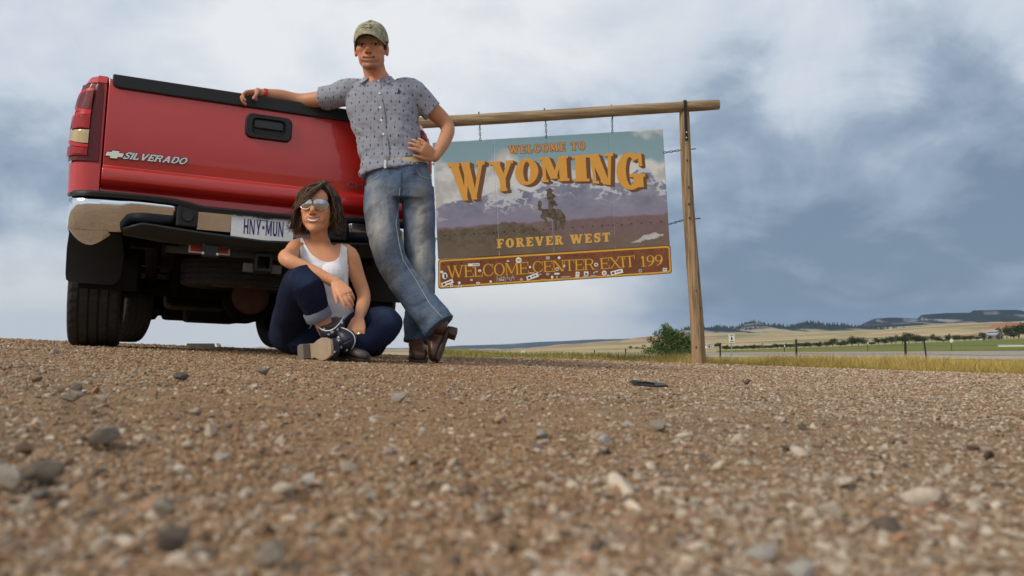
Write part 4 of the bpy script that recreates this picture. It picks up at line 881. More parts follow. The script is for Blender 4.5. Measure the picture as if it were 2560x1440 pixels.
# stickers: (x, y, w, h, turn, colour) in zoom coordinates
M_st = {'w': M_white, 'k': mat('sticker_black', (.03, .03, .03), rough=.5), 'r': mat('sticker_red', (.5, .08, .05), rough=.5), 'y': M_yb, 'g': mat('sticker_grey', (.4, .36, .33), rough=.6)}
rot2 = lambda x, y, w, h, a: [(x + dx * math.cos(a) + dy * math.sin(a), y - dx * math.sin(a) + dy * math.cos(a)) for dx, dy in ((-w / 2, h / 2), (w / 2, h / 2), (w / 2, -h / 2), (-w / 2, -h / 2))]
def sticker(x, y, w, h, a, c, shape='rect', marks=()):
    if shape == 'rect': p = rot2(x, y, w, h, math.radians(a))
    else: p = [(x + w / 2 * math.cos(t_), y - h / 2 * math.sin(t_)) for t_ in np.linspace(0, 2 * np.pi, 16, endpoint=False)]
    o = MB().add([SG(*z4(*q), .0185) for q in p], [tuple(range(len(p)))]).build('sticker', M_st[c], sg, origin=SO)
    if marks:
        b = MB()
        for (mx, my, mw, mh, mc) in marks:
            dx, dy = mx * math.cos(math.radians(a)) + my * math.sin(math.radians(a)), -mx * math.sin(math.radians(a)) + my * math.cos(math.radians(a)); b.add([SG(*z4(*q), .0192) for q in rot2(x + dx, y + dy, mw, mh, math.radians(a))], [(0, 1, 2, 3)])
        b.build('print_mark', M_st[marks[0][4]], o, origin=SO)
bmp = lambda: [(-38, 0, 28, 20, 'k'), (-2, -2, 12, 14, 'k'), (16, -2, 14, 12, 'k'), (34, -2, 14, 14, 'k')]
for x_, y_, a in ((158, 444, 22), (1038, 378, 20), (1908, 332, 14)): sticker(x_, y_, 128, 44, a, 'w', marks=bmp())
sticker(432, 256, 118, 30, 2, 'w', marks=[(22, 0, 60, 16, 'g')]); sticker(894, 208, 62, 62, 0, 'w', 'o', [(0, 0, 40, 22, 'g')]); sticker(1778, 341, 52, 52, 0, 'w', 'o', [(0, -6, 26, 8, 'r'), (0, 8, 26, 8, 'r')])
sticker(1502, 358, 40, 60, -4, 'w', marks=[(0, -10, 20, 18, 'g'), (0, 16, 26, 8, 'g')]); sticker(1592, 346, 46, 42, -3, 'w', marks=[(0, 4, 22, 20, 'k')]); sticker(1012, 280, 22, 22, 0, 'w'); sticker(1312, 183, 26, 26, 45, 'w'); sticker(1292, 300, 36, 36, 0, 'w', 'o', [(0, 0, 20, 16, 'k')])
sticker(784, 218, 30, 14, 0, 'w', 'o'); sticker(1694, 255, 42, 40, 0, 'w', 'o', [(0, 0, 18, 18, 'k')]); sticker(1196, 185, 42, 32, 0, 'g'); sticker(1290, 348, 62, 20, 0, 'w', 'o'); sticker(2150, 318, 40, 40, 0, 'g', 'o', [(0, 0, 18, 12, 'k')])
sticker(2404, 306, 44, 36, 0, 'w', marks=[(0, -6, 34, 6, 'k'), (0, 4, 34, 4, 'k')]); sticker(1240, 384, 26, 34, 10, 'w', 'o'); sticker(1290, 384, 18, 26, 0, 'g'); sticker(1380, 380, 100, 10, 2, 'g'); sticker(1372, 394, 80, 8, 2, 'g'); sticker(1146, 412, 14, 20, 0, 'y'); sticker(1128, 412, 14, 20, 0, 'y'); sticker(1166, 410, 12, 20, 20, 'y')
sticker(282, 442, 30, 28, 0, 'w', 'o'); sticker(288, 474, 36, 22, 0, 'w', marks=[(0, 0, 24, 10, 'k')]); sticker(202, 467, 34, 34, 0, 'w', 'o', [(0, 0, 14, 14, 'r')]); sticker(476, 446, 42, 26, 0, 'w', 'o', [(0, 0, 20, 8, 'r')]); sticker(606, 430, 26, 26, 0, 'w', 'o'); sticker(408, 412, 22, 22, 0, 'w', marks=[(0, 0, 10, 10, 'r')]); sticker(492, 318, 36, 30, -20, 'w', 'o', [(0, 4, 18, 10, 'r')])
sticker(132, 370, 56, 70, 8, 'w', 'o', [(4, 4, 20, 44, 'k')]); sticker(100, 330, 34, 28, 0, 'w', 'o'); sticker(1366, 268, 18, 30, 25, 'w', 'o'); sticker(1030, 340, 50, 12, 0, 'w', marks=[(0, 0, 40, 5, 'r')]); sticker(1195, 352, 32, 26, 0, 'g'); sticker(1586, 380, 50, 8, 0, 'w'); sticker(1664, 372, 58, 20, 0, 'g'); sticker(1688, 332, 44, 14, 20, 'w', marks=[(0, 0, 30, 6, 'k')]); sticker(1818, 364, 26, 12, 0, 'w', 'o'); sticker(922, 408, 32, 34, 0, 'g', 'o'); sticker(722, 414, 46, 16, -6, 'w', marks=[(0, 0, 36, 6, 'k')]); sticker(1118, 355, 26, 14, 15, 'g')
b = MB()
for k in range(9):   # scratched scribble
    x_ = 672 + k * 21; b.add([SG(*z4(*q), .0182) for q in rot2(x_, 398 + 14 * math.sin(k * 2.1), 7, 46 + 16 * math.cos(k * 1.7), math.radians(20 * math.sin(k * 3.3)))], [(0, 1, 2, 3)])
    b.add([SG(*z4(*q), .0183) for q in rot2(x_ + 8, 392 + 10 * math.cos(k * 1.3), 24, 5, math.radians(30 * math.sin(k * 1.9)))], [(0, 1, 2, 3)])
b.build('scribble', M_st['g'], sg, origin=SO)
b = MB()
for k in range(24): b.ell(SG(*z4(110 + k * 98 + 6 * math.sin(k * 5), 252 - k * 6.4 + 5 * math.sin(k * 3)), .015), (.011, .004, .006), nu=8, nv=5)
b.build('rust_spot', mat('rust_spot', (.05, .015, .008), rough=.8), sg, origin=SO)
# chains
def chain(a, b_, parent, n, r=.0045):
    a, b_ = np.asarray(a), np.asarray(b_); d = (b_ - a) / n; L = np.linalg.norm(d); q = MB()
    for k in range(n):
        c = a + d * (k + .5); s1, s2 = frame(d); s_ = s1 if k % 2 else s2; pts = [c + nrm(d) * L * .62 * math.cos(t_) + s_ * L * .3 * math.sin(t_) for t_ in np.linspace(0, 2 * np.pi, 12, endpoint=False)]
        rings = []
        for i in range(12):
            t_ = pts[(i + 1) % 12] - pts[i - 1]; u1, u2 = frame(t_, np.cross(d, s_)); th = np.linspace(0, 2 * np.pi, 5, endpoint=False)[:, None]; rings.append(pts[i] + r * (np.cos(th) * u1 + np.sin(th) * u2))
        q.rings(rings, closed=True)
    return q.build('chain', M_iron, parent, origin=SO, smooth=True)
for px, y0, y1, px2 in ((1199, 312, 352, 1201), (1364.5, 303, 345, 1366), (1530, 293, 331, 1531)): chain(SG(px, y0), SG(px2, y1), sg, 6)
for px, y0 in ((1197, 281), (1361, 272), (1528.5, 263)): MB().tube([SG(px, y0 - 1), SG(px + 3, y0 + 34)], .009, 8).build('eye_bolt', M_iron, sg, origin=SO)
for a, b_, c in (((1659, 382), (1704, 375), (1740, 372)), ((1672, 561), (1712, 549), (1751, 546))):
    chain(SG(*a), SG(*b_), sg, 6); MB().tube([SG(b_[0] - 2, b_[1]), SG(*c)], .007, 8).build('eye_bolt', M_iron, sg, origin=SO)
for a, b_ in (((1084, 410), (1045, 416)), ((1092, 597), (1050, 604))): chain(SG(*a), SG(*b_), sg, 6)
# ================================================================== RED PICKUP TRUCK (local: u right, v forward, w up; rear bumper at v=0)
TY = 0.405
_U = A(math.cos(TY), math.sin(TY), 0); _V = A(-math.sin(TY), math.cos(TY), 0)
_U[2] = PB * _U[0] + PC * _U[1]; _V[2] = PB * _V[0] + PC * _V[1]; _U = nrm(_U); _V = nrm(_V); _W = np.cross(_U, _V)
TO = A(-1.355, 4.45, PB * -1.355 + PC * 4.45 - 0.006)
tk = empty('pickup_truck', (0, 0, 0), 'red pickup truck with chrome rear bumper parked on the gravel lot', 'pickup truck')
TM = Matrix(((_U[0], _V[0], _W[0], TO[0]), (_U[1], _V[1], _W[1], TO[1]), (_U[2], _V[2], _W[2], TO[2]), (0, 0, 0, 1))); tk.matrix_world = TM
def TW(u, v, w): return TO + _U * u + _V * v + _W * w
def TL(px, py, v):
    c = A(0, 0, CAM_Z); d = np.array(PR(px, py)); t = ((TO + _V * v - c) @ _V) / (d @ _V); p = c + d * t - TO
    return A(p @ _U, v, p @ _W)
M_red = mat('red_paint', (.48, .012, .006), rough=.34, var=.08, vscale=3, coat=.8, spec=.5); M_blk = mat('black_plastic', (.013, .014, .016), rough=.5, spec=.35, bump=.15, bscale=500, bdist=.001); M_chr = mat('chrome', (.72, .76, .82), rough=.07, metal=1.0, var=.10, vscale=9)
M_under = mat('underbody', (.009, .008, .007), rough=.9, spec=.12, var=.4, vscale=8); M_tyre = mat('tyre_rubber', (.022, .021, .02), rough=.85, var=.3, vscale=30); M_glass = mat('window_glass', (.012, .014, .016), rough=.04, spec=.8); M_steel = mat('bare_steel', (.12, .11, .1), rough=.6, metal=.5); M_rubber = mat('mud_flap_rubber', (.014, .015, .016), rough=.6, spec=.3)
def H(w): return np.interp(w, [.6, .8, 1.0, 1.2, 1.35, 1.415], [.955, .972, .978, .968, .942, .915])
def corner(w, off=0.0):
    h = H(w) + off; top = np.interp(w, [1.37, 1.415], [0, .022])
    p = [(.818, .098 + top - off), (.86, .100 + top - off), (h - .085, .106 + top - off), (h - .05, .122 + top - off * .8), (h - .025, .15 + top - off * .5), (h - .008, .19 + top), (h, .25 + top), (h, .34)]
    return np.array(p)
for sx in (-1, 1):
    b = MB(); ws = [.80, .9, .952, .953, 1.2, 1.374, 1.375, 1.39, 1.405, 1.415]; rings = []
    for w in ws:
        c = corner(w, -.010 if .9525 < w < 1.3745 else 0); inner = [(c[-1][0] - .05, .34), (.800, .34), (.800, .175)]
        rings.append([(sx * a, v_, w) for a, v_ in list(map(tuple, c)) + inner])
    b.rings(rings); b.build('bed_corner', M_red, tk, smooth=True, angle=40)
    # tail light follows the corner
    L = empty('tmp'); bpy.data.objects.remove(L)
    def lens(sf, wf, off):
        w = .962 + wf * .404; c = corner(w, off); d = np.concatenate([[0], np.cumsum(np.linalg.norm(np.diff(c[:-1], axis=0), axis=1))]); s_ = .012 + sf * (d[-1] - .012)
        return A(sx * np.interp(s_, d, c[:-1, 0]), np.interp(s_, d, c[:-1, 1]), w)
    g = MB(); nu, nv = 34, 24; grid = [[lens(i / (nu - 1), j / (nv - 1), .004) for i in range(nu)] for j in range(nv)]
    g.add(np.array(grid).reshape(-1, 3), [(j * nu + i, j * nu + i + 1, (j + 1) * nu + i + 1, (j + 1) * nu + i) for j in range(nv - 1) for i in range(nu - 1)])
    tl_ = g.build('tail_light', mat('lens_dark', (.11, .006, .008), rough=.3, coat=.25, spec=.3), tk, smooth='all')
    def patch(name, poly, off, m, holes=None):
        b = MB(); poly = np.array([np.array(poly[i]) * (1 - k / 4) + np.array(poly[(i + 1) % len(poly)]) * (k / 4) for i in range(len(poly)) for k in range(4)]); c = poly.mean(0); n_ = len(poly); b.add([lens(*(c + (p - c) * fr_), off) for fr_ in np.linspace(.02, 1, 9) for p in poly], [(r_ * n_ + i, r_ * n_ + (i + 1) % n_, (r_ + 1) * n_ + (i + 1) % n_, (r_ + 1) * n_ + i) for r_ in range(8) for i in range(n_)]); return b.build(name, m, tl_, smooth='all')
    def ringp(name, cx, cy, rx, ry, ix, iy, a0, a1, off, m, n=22):
        b = MB(); t_ = np.radians(np.linspace(a0, a1, n)); o_ = [lens(cx - rx * np.cos(q), cy + ry * np.sin(q), off) for q in t_]; i_ = [lens(cx - ix * np.cos(q), cy + iy * np.sin(q), off) for q in t_]; b.strip(o_, i_); return b.build(name, m, tl_, smooth='all')
    M_lr = mat('lens_red', (.55, .012, .016), rough=.3, coat=.25, spec=.3); M_lm = mat('lens_mid', (.32, .01, .012), rough=.3, coat=.25, spec=.3); M_lc = mat('lens_clear', (.5, .38, .2), rough=.25, coat=.6, bump=1, bscale=160, bdist=.004, stretch=(1, 1, .05))
    el_ = lambda cx, cy, rx, ry, a0, a1, n=20: [(cx - rx * math.cos(q), cy + ry * math.sin(q)) for q in np.radians(np.linspace(a0, a1, n))]
    ringp('lens_ring', .2, .775, .64, .16, .54, .125, 90, 270, .0125, M_lr); patch('brake_lens', el_(.2, .775, .53, .122, 90, 270), .0128, mat('lens_deep', (.13, .006, .008), rough=.3, coat=.25, spec=.3))
    ringp('lens_ring', .2, .40, .80, .235, .68, .195, 90, 270, .0125, M_lr)
    patch('turn_lens', [(.2, .41), (.2, .6)] + el_(.2, .40, .67, .19, 97, 178, 12)[0:] + [(.87, .41)], .0128, M_lm)
    patch('reverse_lens', [(.2, .39), (.86, .39)] + el_(.2, .40, .66, .185, 184, 262, 12) + [(.2, .22)], .0130, M_lc)
    patch('reflector', [(.2, .06), (.2, .155), (.5, .17), (.85, .2), (.9, .06)], .0128, M_lm); patch('side_lens', [(.78, .62), (.99, .55), (.99, .85), (.8, .76)], .0128, M_lm)
    # bed side with wheel arch
    ar = [(1.30 + .50 * math.cos(q), .42 + .52 * math.sin(q)) for q in np.linspace(math.pi - .5, .1, 16)]
    poly = [(.345, 1.40), (.345, .82), (.62, .72)] + ar + [(2.12, .56), (2.12, 1.40)]
    b = MB(); b.prism(poly, (0, 0, 0), (0, 1, 0), (0, 0, 1), (-.03, 0, 0)); b.v[0][:, 0] = sx * (H(b.v[0][:, 2]) - .003 + b.v[0][:, 0]); b.build('bed_side', M_red, tk)
    MB().box((sx * .90, 1.23, 1.40), (.10, 1.78, .03)).build('bed_rail', M_blk, tk, bevel=.01)
    MB().box((sx * .83, 1.24, 1.08), (.02, 1.76, .58)).build('bed_wall', M_red, tk)
    b = MB(); rings = [[(sx * u_, 1.30 + .53 * math.cos(q), .42 + .53 * math.sin(q)) for q in np.linspace(-.15, math.pi + .15, 18)] for u_ in (.93, .62)]; b.strip(rings[0], rings[1]); b.build('wheel_well', M_under, tk)
    # mud flap
    b = MB(); rings = []
    for w, u0, u1, v_ in ((.66, .72, .985, .66), (.56, .70, .995, .70), (.42, .71, .995, .74), (.385, .73, .99, .745), (.37, .75, .97, .745)):
        rings.append([(sx * u0, v_, w), (sx * (u0 + u1) / 2, v_ - .02, w), (sx * u1, v_, w), (sx * u1, v_ + .012, w), (sx * (u0 + u1) / 2, v_ - .005, w), (sx * u0, v_ + .012, w)])
    b.rings(rings); b.build('mud_flap', M_rubber, tk, smooth=True, angle=50)
# tailgate body
prof = [(.100, 1.402), (.094, 1.36), (.088, 1.28), (.084, 1.15), (.087, 1.02), (.094, .965), (.096, .946), (.076, .930), (.070, .905), (.073, .872), (.090, .850), (.125, .832), (.16, .832), (.16, 1.402)]
b = MB(); us = np.linspace(-.808, .808, 9); b.rings([[(u, v_, w) for v_, w in prof] for u in us]); tg = b.build('tailgate', M_red, tk, smooth=True, angle=38, bevel=.004)
# cap moulding
p = [(-.79, 1.352)] + [(-.79 + .035 * (1 - math.cos(q)), 1.352 - .0 + .0) for q in (0,)]
p = [(-.792, 1.424), (-.792, 1.375), (-.783, 1.362), (-.765, 1.354), (-.5, 1.352), (0, 1.352), (.5, 1.352), (.765, 1.354), (.783, 1.362), (.792, 1.375), (.792, 1.424)]
MB().prism(p, (0, .078, 0), (1, 0, 0), (0, 0, 1), (0, .1, 0)).build('cap_moulding', M_blk, tg, bevel=.008, bseg=3)
# handle
def rr2(cx, cy, hw, hh, r_, n=6):
    p = []
    for sx, sy, a0 in ((1, 1, 0), (-1, 1, 90), (-1, -1, 180), (1, -1, 270)):
        for q in np.radians(np.linspace(a0, a0 + 90, n)): p.append((cx + sx * (hw - r_) + r_ * math.cos(q), cy + sy * (hh - r_) + r_ * math.sin(q)))
    return p
hc = (-.004, 1.252)
hb = MB(); o1, o2, i1, i2 = rr2(*hc, .124, .068, .035), rr2(*hc, .118, .062, .032), rr2(*hc, .09, .046, .026), rr2(*hc, .082, .04, .022)
hb.rings([[(a, v_, c) for a, c in q] for q, v_ in ((o1, .0875), (o1, .076), (o2, .066), (i1, .066), (i2, .081))], cap=False); hb.add([(a, .0805, c) for a, c in i2], [tuple(range(len(i2)))])
hd = hb.build('handle', M_blk, tg, smooth=True, angle=40)
MB().prism(rr2(-.004, 1.262, .078, .022, .014), (0, .068, 0), (1, 0, 0), (0, 0, 1), (0, .02, 0)).build('grip', mat('grip_black', (.008, .008, .009), rough=.3), hd, bevel=.006)
# badges
M_sil = mat('badge_silver', (.62, .61, .58), rough=.25, metal=.85); M_gold = MATS['print_gold']; M_bow = mat('badge_gold', (.8, .76, .64), rough=.3, metal=.5); M_bk = mat('badge_black', (.01, .01, .01), rough=.4)
def badge(txt, p0, p1, h, shear, m, fat, name, lbl, T=.2, t=.17, sp=.06, v0=.084, thick=.005, back=True):
    L, Wd = word(txt, sp=sp, T=T, t=t, s=0, e=0.02); d = (p1 - p0) / Wd; upv = A(shear * h, 0, h)
    if back:
        b = MB(); k = 0
        for l in L:
            for q in l:
                c = q.mean(0)
                pts = [p0 + d * a[0] + upv * a[1] for a in q]; cc = np.mean(pts, 0); pts = [x_ + nrm(x_ - cc) * fat for x_ in pts]; k += 1
                b.add([x_ + A(0, -.002 - .00006 * (k % 9), 0) for x_ in pts], [tuple(range(len(pts)))])
        b.build('badge_backing', M_bk, tg)
    flat_word(name, L, lambda a: p0 + d * a[0] + upv * a[1], (0, -1, 0), m, tg, lift=thick, thick=thick - .001, label=lbl)
p0, p1 = TL(306, 397, .0862), TL(463, 411.5, .0862); badge('SILVERADO', A(p0[0], .0862, p0[2]), A(p1[0], .0862, p1[2]), .036, .45, M_sil, .004, 'lettering', 'silver italic letters spelling SILVERADO')
c = TL(287, 387, .0862); bow = [(-.036, -.010), (-.014, -.010), (-.014, -.019), (.017, -.019), (.017, -.010), (.036, -.010), (.036, .010), (.014, .010), (.014, .019), (-.017, .019), (-.017, .010), (-.036, .010)]
MB().prism([(a * 1.1 + b_ * .35, b_ * 1.05) for a, b_ in bow], (c[0], .080, c[2]), (1, 0, 0), (0, 0, 1), (0, .005, 0)).build('emblem', M_bow, tg, bevel=.0015)
MB().prism([(a * 1.22 + b_ * .35, b_ * 1.3) for a, b_ in bow], (c[0], .0835, c[2]), (1, 0, 0), (0, 0, 1), (0, .002, 0)).build('emblem_backing', M_bk, tg)
p0, p1 = TL(868, 468, .0868), TL(1040, 484, .0868); badge('CHEVROLET', A(p0[0], .087, p0[2]), A(p1[0], .087, p1[2]), .031, 0, mat('badge_dim', (.25, .24, .23), rough=.3, metal=.8), .003, 'lettering', 'thin grey letters of the maker name on the tailgate', T=.1, t=.1, sp=.14, thick=.004, back=False)
# sill under the tailgate
MB().box((0, .17, .80), (1.66, .10, .07)).build('tail_sill', M_red, tk, bevel=.01)
# ---- bumper
bp = empty('tmp2'); bpy.data.objects.remove(bp)
def bv(u): a = abs(u); return float(np.interp(a, [0, .70, .80, .87, .915, .945, .962, .968], [0, .0, .008, .025, .055, .10, .17, .42]))
topw = lambda u: float(np.interp(abs(u), [0, .33, .38, .47, .6, 1], [.747, .747, .760, .772, .775, .770]))
botw = lambda u: float(np.interp(abs(u), [.44, .66, .675, .69, .70, .85, .92, .968], [.668, .662, .645, .62, .608, .60, .605, .625]))
bmp_ = None
for sx in (-1, 1):
    us = list(np.linspace(.445, .70, 12)) + list(np.linspace(.72, .968, 22)); b = MB(); ny = 12; G_ = []
    for u in us:
        t0, t1 = botw(u), topw(u); col_ = []
        for j in range(ny):
            f_ = j / (ny - 1); w = t0 + (t1 - t0) * f_; v_ = bv(u) + .062 * (max(0, .88 - f_) / .88) ** 2 + .020 * (max(0, f_ - .88) / .12) ** 2; col_.append((sx * u, v_, w))
        G_.append(col_)
    # side return
    b.add(np.array(G_).reshape(-1, 3), [(i * ny + j, (i + 1) * ny + j, (i + 1) * ny + j + 1, i * ny + j + 1) for i in range(len(us) - 1) for j in range(ny - 1)])
    o = b.build('chrome_bar' if bmp_ else 'bumper', M_chr, tk if not bmp_ else bmp_, smooth='all')
    q = o.modifiers.new('t', 'SOLIDIFY'); q.thickness = .004; q.offset = 0
    if not bmp_: bmp_ = o
    # lower chrome lip curling under the corner
    b = MB(); ring = []
    for u in np.linspace(.76, .955, 10): ring.append([(sx * u, bv(u) + .055, botw(u) + .004), (sx * (u - .005), bv(u) + .068, botw(u) - .028 * math.sin((u - .76) / .195 * math.pi) - .005), (sx * (u - .012), bv(u) + .11, botw(u) - .055 * math.sin((u - .76) / .195 * math.pi) - .01)])
    b.add(np.array(ring).reshape(-1, 3), [(i * 3 + j, (i + 1) * 3 + j, (i + 1) * 3 + j + 1, i * 3 + j + 1) for i in range(9) for j in range(2)]); b.build('lower_lip', M_chr, bmp_, smooth='all')
    # black bracket with a round plug
    MB().box((sx * .392, .012, .712), (.104, .04, .112)).build('bracket', M_blk, bmp_, bevel=.008)
    MB().tube([(sx * .388, -.002, .71), (sx * .388, -.024, .71)], [.030, .026], 20).build('plug_cap', mat('plug_black', (.009, .009, .01), rough=.55), bmp_, smooth=True)
    MB().box((sx * .345, -.006, .715), (.006, .01, .09)).build('bracket_rib', M_blk, bmp_); MB().box((sx * .428, -.006, .715), (.01, .012, .1)).build('bracket_rib', M_blk, bmp_)
MB().box((0, .03, .700), (.684, .03, .10), np.array(Matrix.Rotation(R(12), 3, 'X'))).build('chrome_bar', M_chr, bmp_, bevel=.004)
b = MB(); rings = []
for u in np.linspace(-.966, .966, 60):
    t_ = topw(u) + .028; v_ = bv(u); rings.append([(u, v_ - .012, t_ - .030), (u, v_ - .016, t_ - .012), (u, v_ - .006, t_ - .001), (u, v_ + .02, t_), (u, max(v_ + .05, .15), t_ - .002), (u, max(v_ + .05, .15), t_ - .03)])
b.rings(rings); b.build('top_pad', M_blk, bmp_, smooth=True, angle=50)
b = MB(); rings = []
for u in np.linspace(-.69, .69, 50):
    e_ = 1 - max(0, abs(u) - .64) / .05; t_ = float(np.interp(abs(u), [0, .34, .6, .69], [.622, .640, .660, .625])); lo = float(np.interp(abs(u), [0, .5, .69], [.56, .57, .59]))
    rings.append([(u, .01, t_), (u, -.020 * e_ - .002, t_ - .003), (u, -.024 * e_ - .002, t_ - .012), (u, .012 * e_, lo + .008), (u, .05, lo), (u, .10, lo + .03), (u, .09, t_)])
b.rings(rings); b.build('step_pad', M_blk, bmp_, smooth=True, angle=50)
# licence plate
pc = A(-.012, -.004, .692); ph, pw = .162, .322
pl = MB().prism(rr2(0, 0, pw / 2, ph / 2, .014), pc, (1, 0, 0), (0, .12, 1), (0, .006, 0)).build('licence_plate', mat('plate_white', (.62, .64, .66), rough=.4, var=.08, vscale=30), tk); pl['label'] = 'white licence plate reading HNY-MUN'
pm = lambda a: pc + A(1, 0, 0) * a[0] + A(0, .12, 1) * a[1]
M_navy = mat('plate_navy', (.012, .016, .12), rough=.5); M_ink = mat('plate_ink', (.02, .02, .025), rough=.5)
def ptext(txt, x0, x1, y0, h, m, lbl, T=.2, sp=.16, shear=0.0, **k):
    L, Wd = word(txt, sp=sp, T=T, t=T * .8, s=0, e=.02); sc_ = (x1 - x0) / Wd; flat_word('lettering', L, lambda a: pm((x0 + a[0] * sc_ + shear * h * a[1], y0 + a[1] * h)), (0, -1, 0), m, pl, lift=.0012, label=lbl)
ptext('HNY-MUN', -.098, .108, -.046, .082, M_navy, 'tall navy plate characters HNY-MUN', T=.2, sp=.18)
ptext('JUL', -.138, -.105, .046, .018, M_ink, 'small dark letters JUL', T=.2)
# Missouri in small italic strokes
def cursive(txt_strokes, x0, y0, sc_, m, w): 
    b = MB(); k = 0
    for st in txt_strokes:
        for q in stroke(st, w): b.add([pm((x0 + (a[0] + .2 * a[1]) * sc_, y0 + a[1] * sc_)) + A(0, -.0012 - .00005 * (k % 8), 0) for a in q], [(0, 1, 2, 3)]); k += 1
    o = b.build('lettering', m, pl); o['label'] = 'small italic state name Missouri'
cir = lambda cx, cy, rx, ry, a0=0, a1=360, n=10: [(cx + rx * math.cos(q), cy + ry * math.sin(q)) for q in np.radians(np.linspace(a0, a1, n))]
ms = [[(0, 0), (.05, 1), (.38, .3), (.72, 1), (.76, 0)], [(.98, 0), (.98, .6)], [(.98, .78), (.98, .9)]]
for x_ in (1.2, 1.72): ms.append([(x_ + .36, .55), (x_ + .12, .6), (x_ + .05, .45), (x_ + .3, .25), (x_ + .28, .05), (x_, .04)])
ms += [cir(2.42, .3, .2, .3), [(2.78, .6), (2.78, .12), (2.92, 0), (3.12, .1), (3.14, .6), (3.16, 0)], [(3.38, 0), (3.38, .6), (3.4, .45), (3.62, .58)], [(3.82, 0), (3.82, .6)], [(3.82, .78), (3.82, .9)]]
cursive(ms, -.05, .044, .025, M_ink, .2)
MB().prism([(-.03, .034), (.03, .034), (.03, .038), (-.03, .038)], pc + A(0, -.0013, 0), (1, 0, 0), (0, .12, 1), (0, .001, 0)).build('motto', M_ink, pl)
for x_ in (-.088, .094): MB().ell(pc + A(x_, -.002, .062), (.006, .004, .006), nu=10, nv=6).build('screw', M_steel, pl, smooth=True)
# ---- underneath
fr_ = MB()
for sx in (-1, 1): fr_.box((sx * .46, 2.7, .64), (.08, 5.2, .15))
for v_ in (.32, .62, 1.9, 2.8, 4.0, 5.2): fr_.box((0, v_, .64), (.94, .07, .1))
fr_.build('chassis', M_under, tk)
MB().box((0, 1.16, .79), (1.78, 2.0, .05)).build('bed_floor', M_under, tk)
MB().box((0, 2.08, 1.08), (1.70, .04, .58)).build('bed_front', M_red, tk)
# hitch
hb = MB(); hb.box((0, .16, .562), (.98, .06, .06)); ht = hb.build('hitch_bar', mat('hitch_steel', (.05, .048, .046), rough=.6, metal=.3), tk, bevel=.006)
for sx in (-1, 1): MB().box((sx * .49, .16, .58), (.012, .16, .13)).build('side_plate', M_under, ht, bevel=.003)
b = MB(); ro, ri = rr2(.012, .508, .046, .046, .012), rr2(.012, .508, .032, .032, .006)
b.rings([[(a, v_, c) for a, c in q] for q, v_ in ((ro, .30), (ro, .06), (ri, .06), (ri, .26))], cap=False); b.build('receiver', M_blk, ht)
for sx in (-1, 1): MB().box((.012 + sx * .075, .11, .478), (.055, .014, .05)).build('chain_plate', M_steel, ht, bevel=.004)
b = MB(); b.box((-.265, .05, .558), (.085, .06, .088)); b.box((-.265, .045, .612), (.095, .05, .02)); tp_ = b.build('trailer_socket', M_blk, ht, bevel=.005)
for du, dw in ((-.036, .022), (.036, .022), (-.036, -.03), (.036, -.03)): MB().ell((-.265 + du, .016, .558 + dw), (.0085, .006, .0085), nu=10, nv=6).build('screw', M_zinc, tp_, smooth=True)
MB().box((-.265, .129, .562), (.21, .004, .05)).build('warning_label', mat('label_white', (.7, .68, .66), rough=.5), ht); MB().box((-.265, .126, .562), (.19, .004, .034)).build('label_red', mat('label_red', (.5, .03, .03), rough=.4), ht)
MB().box((0, 3.9, .575), (1.86, 3.3, .05)).build('floor_pan', M_under, tk)
MB().box((0, 2.135, .70), (1.7, .03, .2)).build('cab_back_panel', M_under, tk)
# axle, differential, springs, exhaust, spare
b = MB(); b.tube([(-.72, 1.30, .40), (.72, 1.30, .40)], .055, 14); b.ell((.06, 1.28, .37), (.17, .18, .175)); ax = b.build('rear_axle', M_under, tk, smooth=True)
MB().ell((.06, 1.11, .37), (.12, .035, .12)).build('differential_cover', mat('rusty_iron', (.09, .04, .022), rough=.85, var=.4, vscale=20), ax, smooth=True)
for sx in (-1, 1):
    b = MB(); b.tube([(sx * .55, .42, .60), (sx * .55, .9, .48), (sx * .55, 1.3, .455), (sx * .55, 1.8, .50), (sx * .55, 2.1, .60)], [(.035, .03)] * 5, 8); b.build('leaf_spring', M_under, tk); MB().tube([(sx * .42, 1.15, .36), (sx * .36, .85, .72)], .032, 12).build('shock_absorber', M_under, tk, smooth=True)
    MB().box((sx * .60, .36, .61), (.12, .12, .10)).build('bumper_bracket', M_under, tk)
MB().tube([(.62, .55, .50), (.60, 1.0, .60), (.50, 1.8, .62), (.30, 2.8, .46), (.25, 4.2, .42)], .036, 12).build('exhaust_pipe', M_steel, tk, smooth=True)
b = MB(); b.box((-.2, 2.6, .46), (.5, 1.1, .3)); b.build('fuel_tank', M_under, tk, bevel=.05); MB().tube([(.05, 1.3, .42), (.0, 3.6, .50)], .045, 12).build('drive_shaft', M_under, tk, smooth=True)
b = MB(); b.box((0, 4.85, .40), (.9, .5, .30)); b.box((0, 4.3, .38), (.5, .9, .3)); b.box((0, 5.3, .42), (1.5, .3, .24)); b.build('engine_cradle', M_under, tk, bevel=.04)
for sx in (-1, 1): MB().tube([(sx * .2, 4.93, .34), (sx * .75, 4.93, .36)], [.06, .045], 10).build('control_arm', M_under, tk, smooth=True)
MB().tube([(-.68, 4.72, .24), (-.52, 4.68, .27), (-.46, 4.6, .36)], [.02, .028, .03], 8).build('tow_hook', M_under, tk, smooth=True)
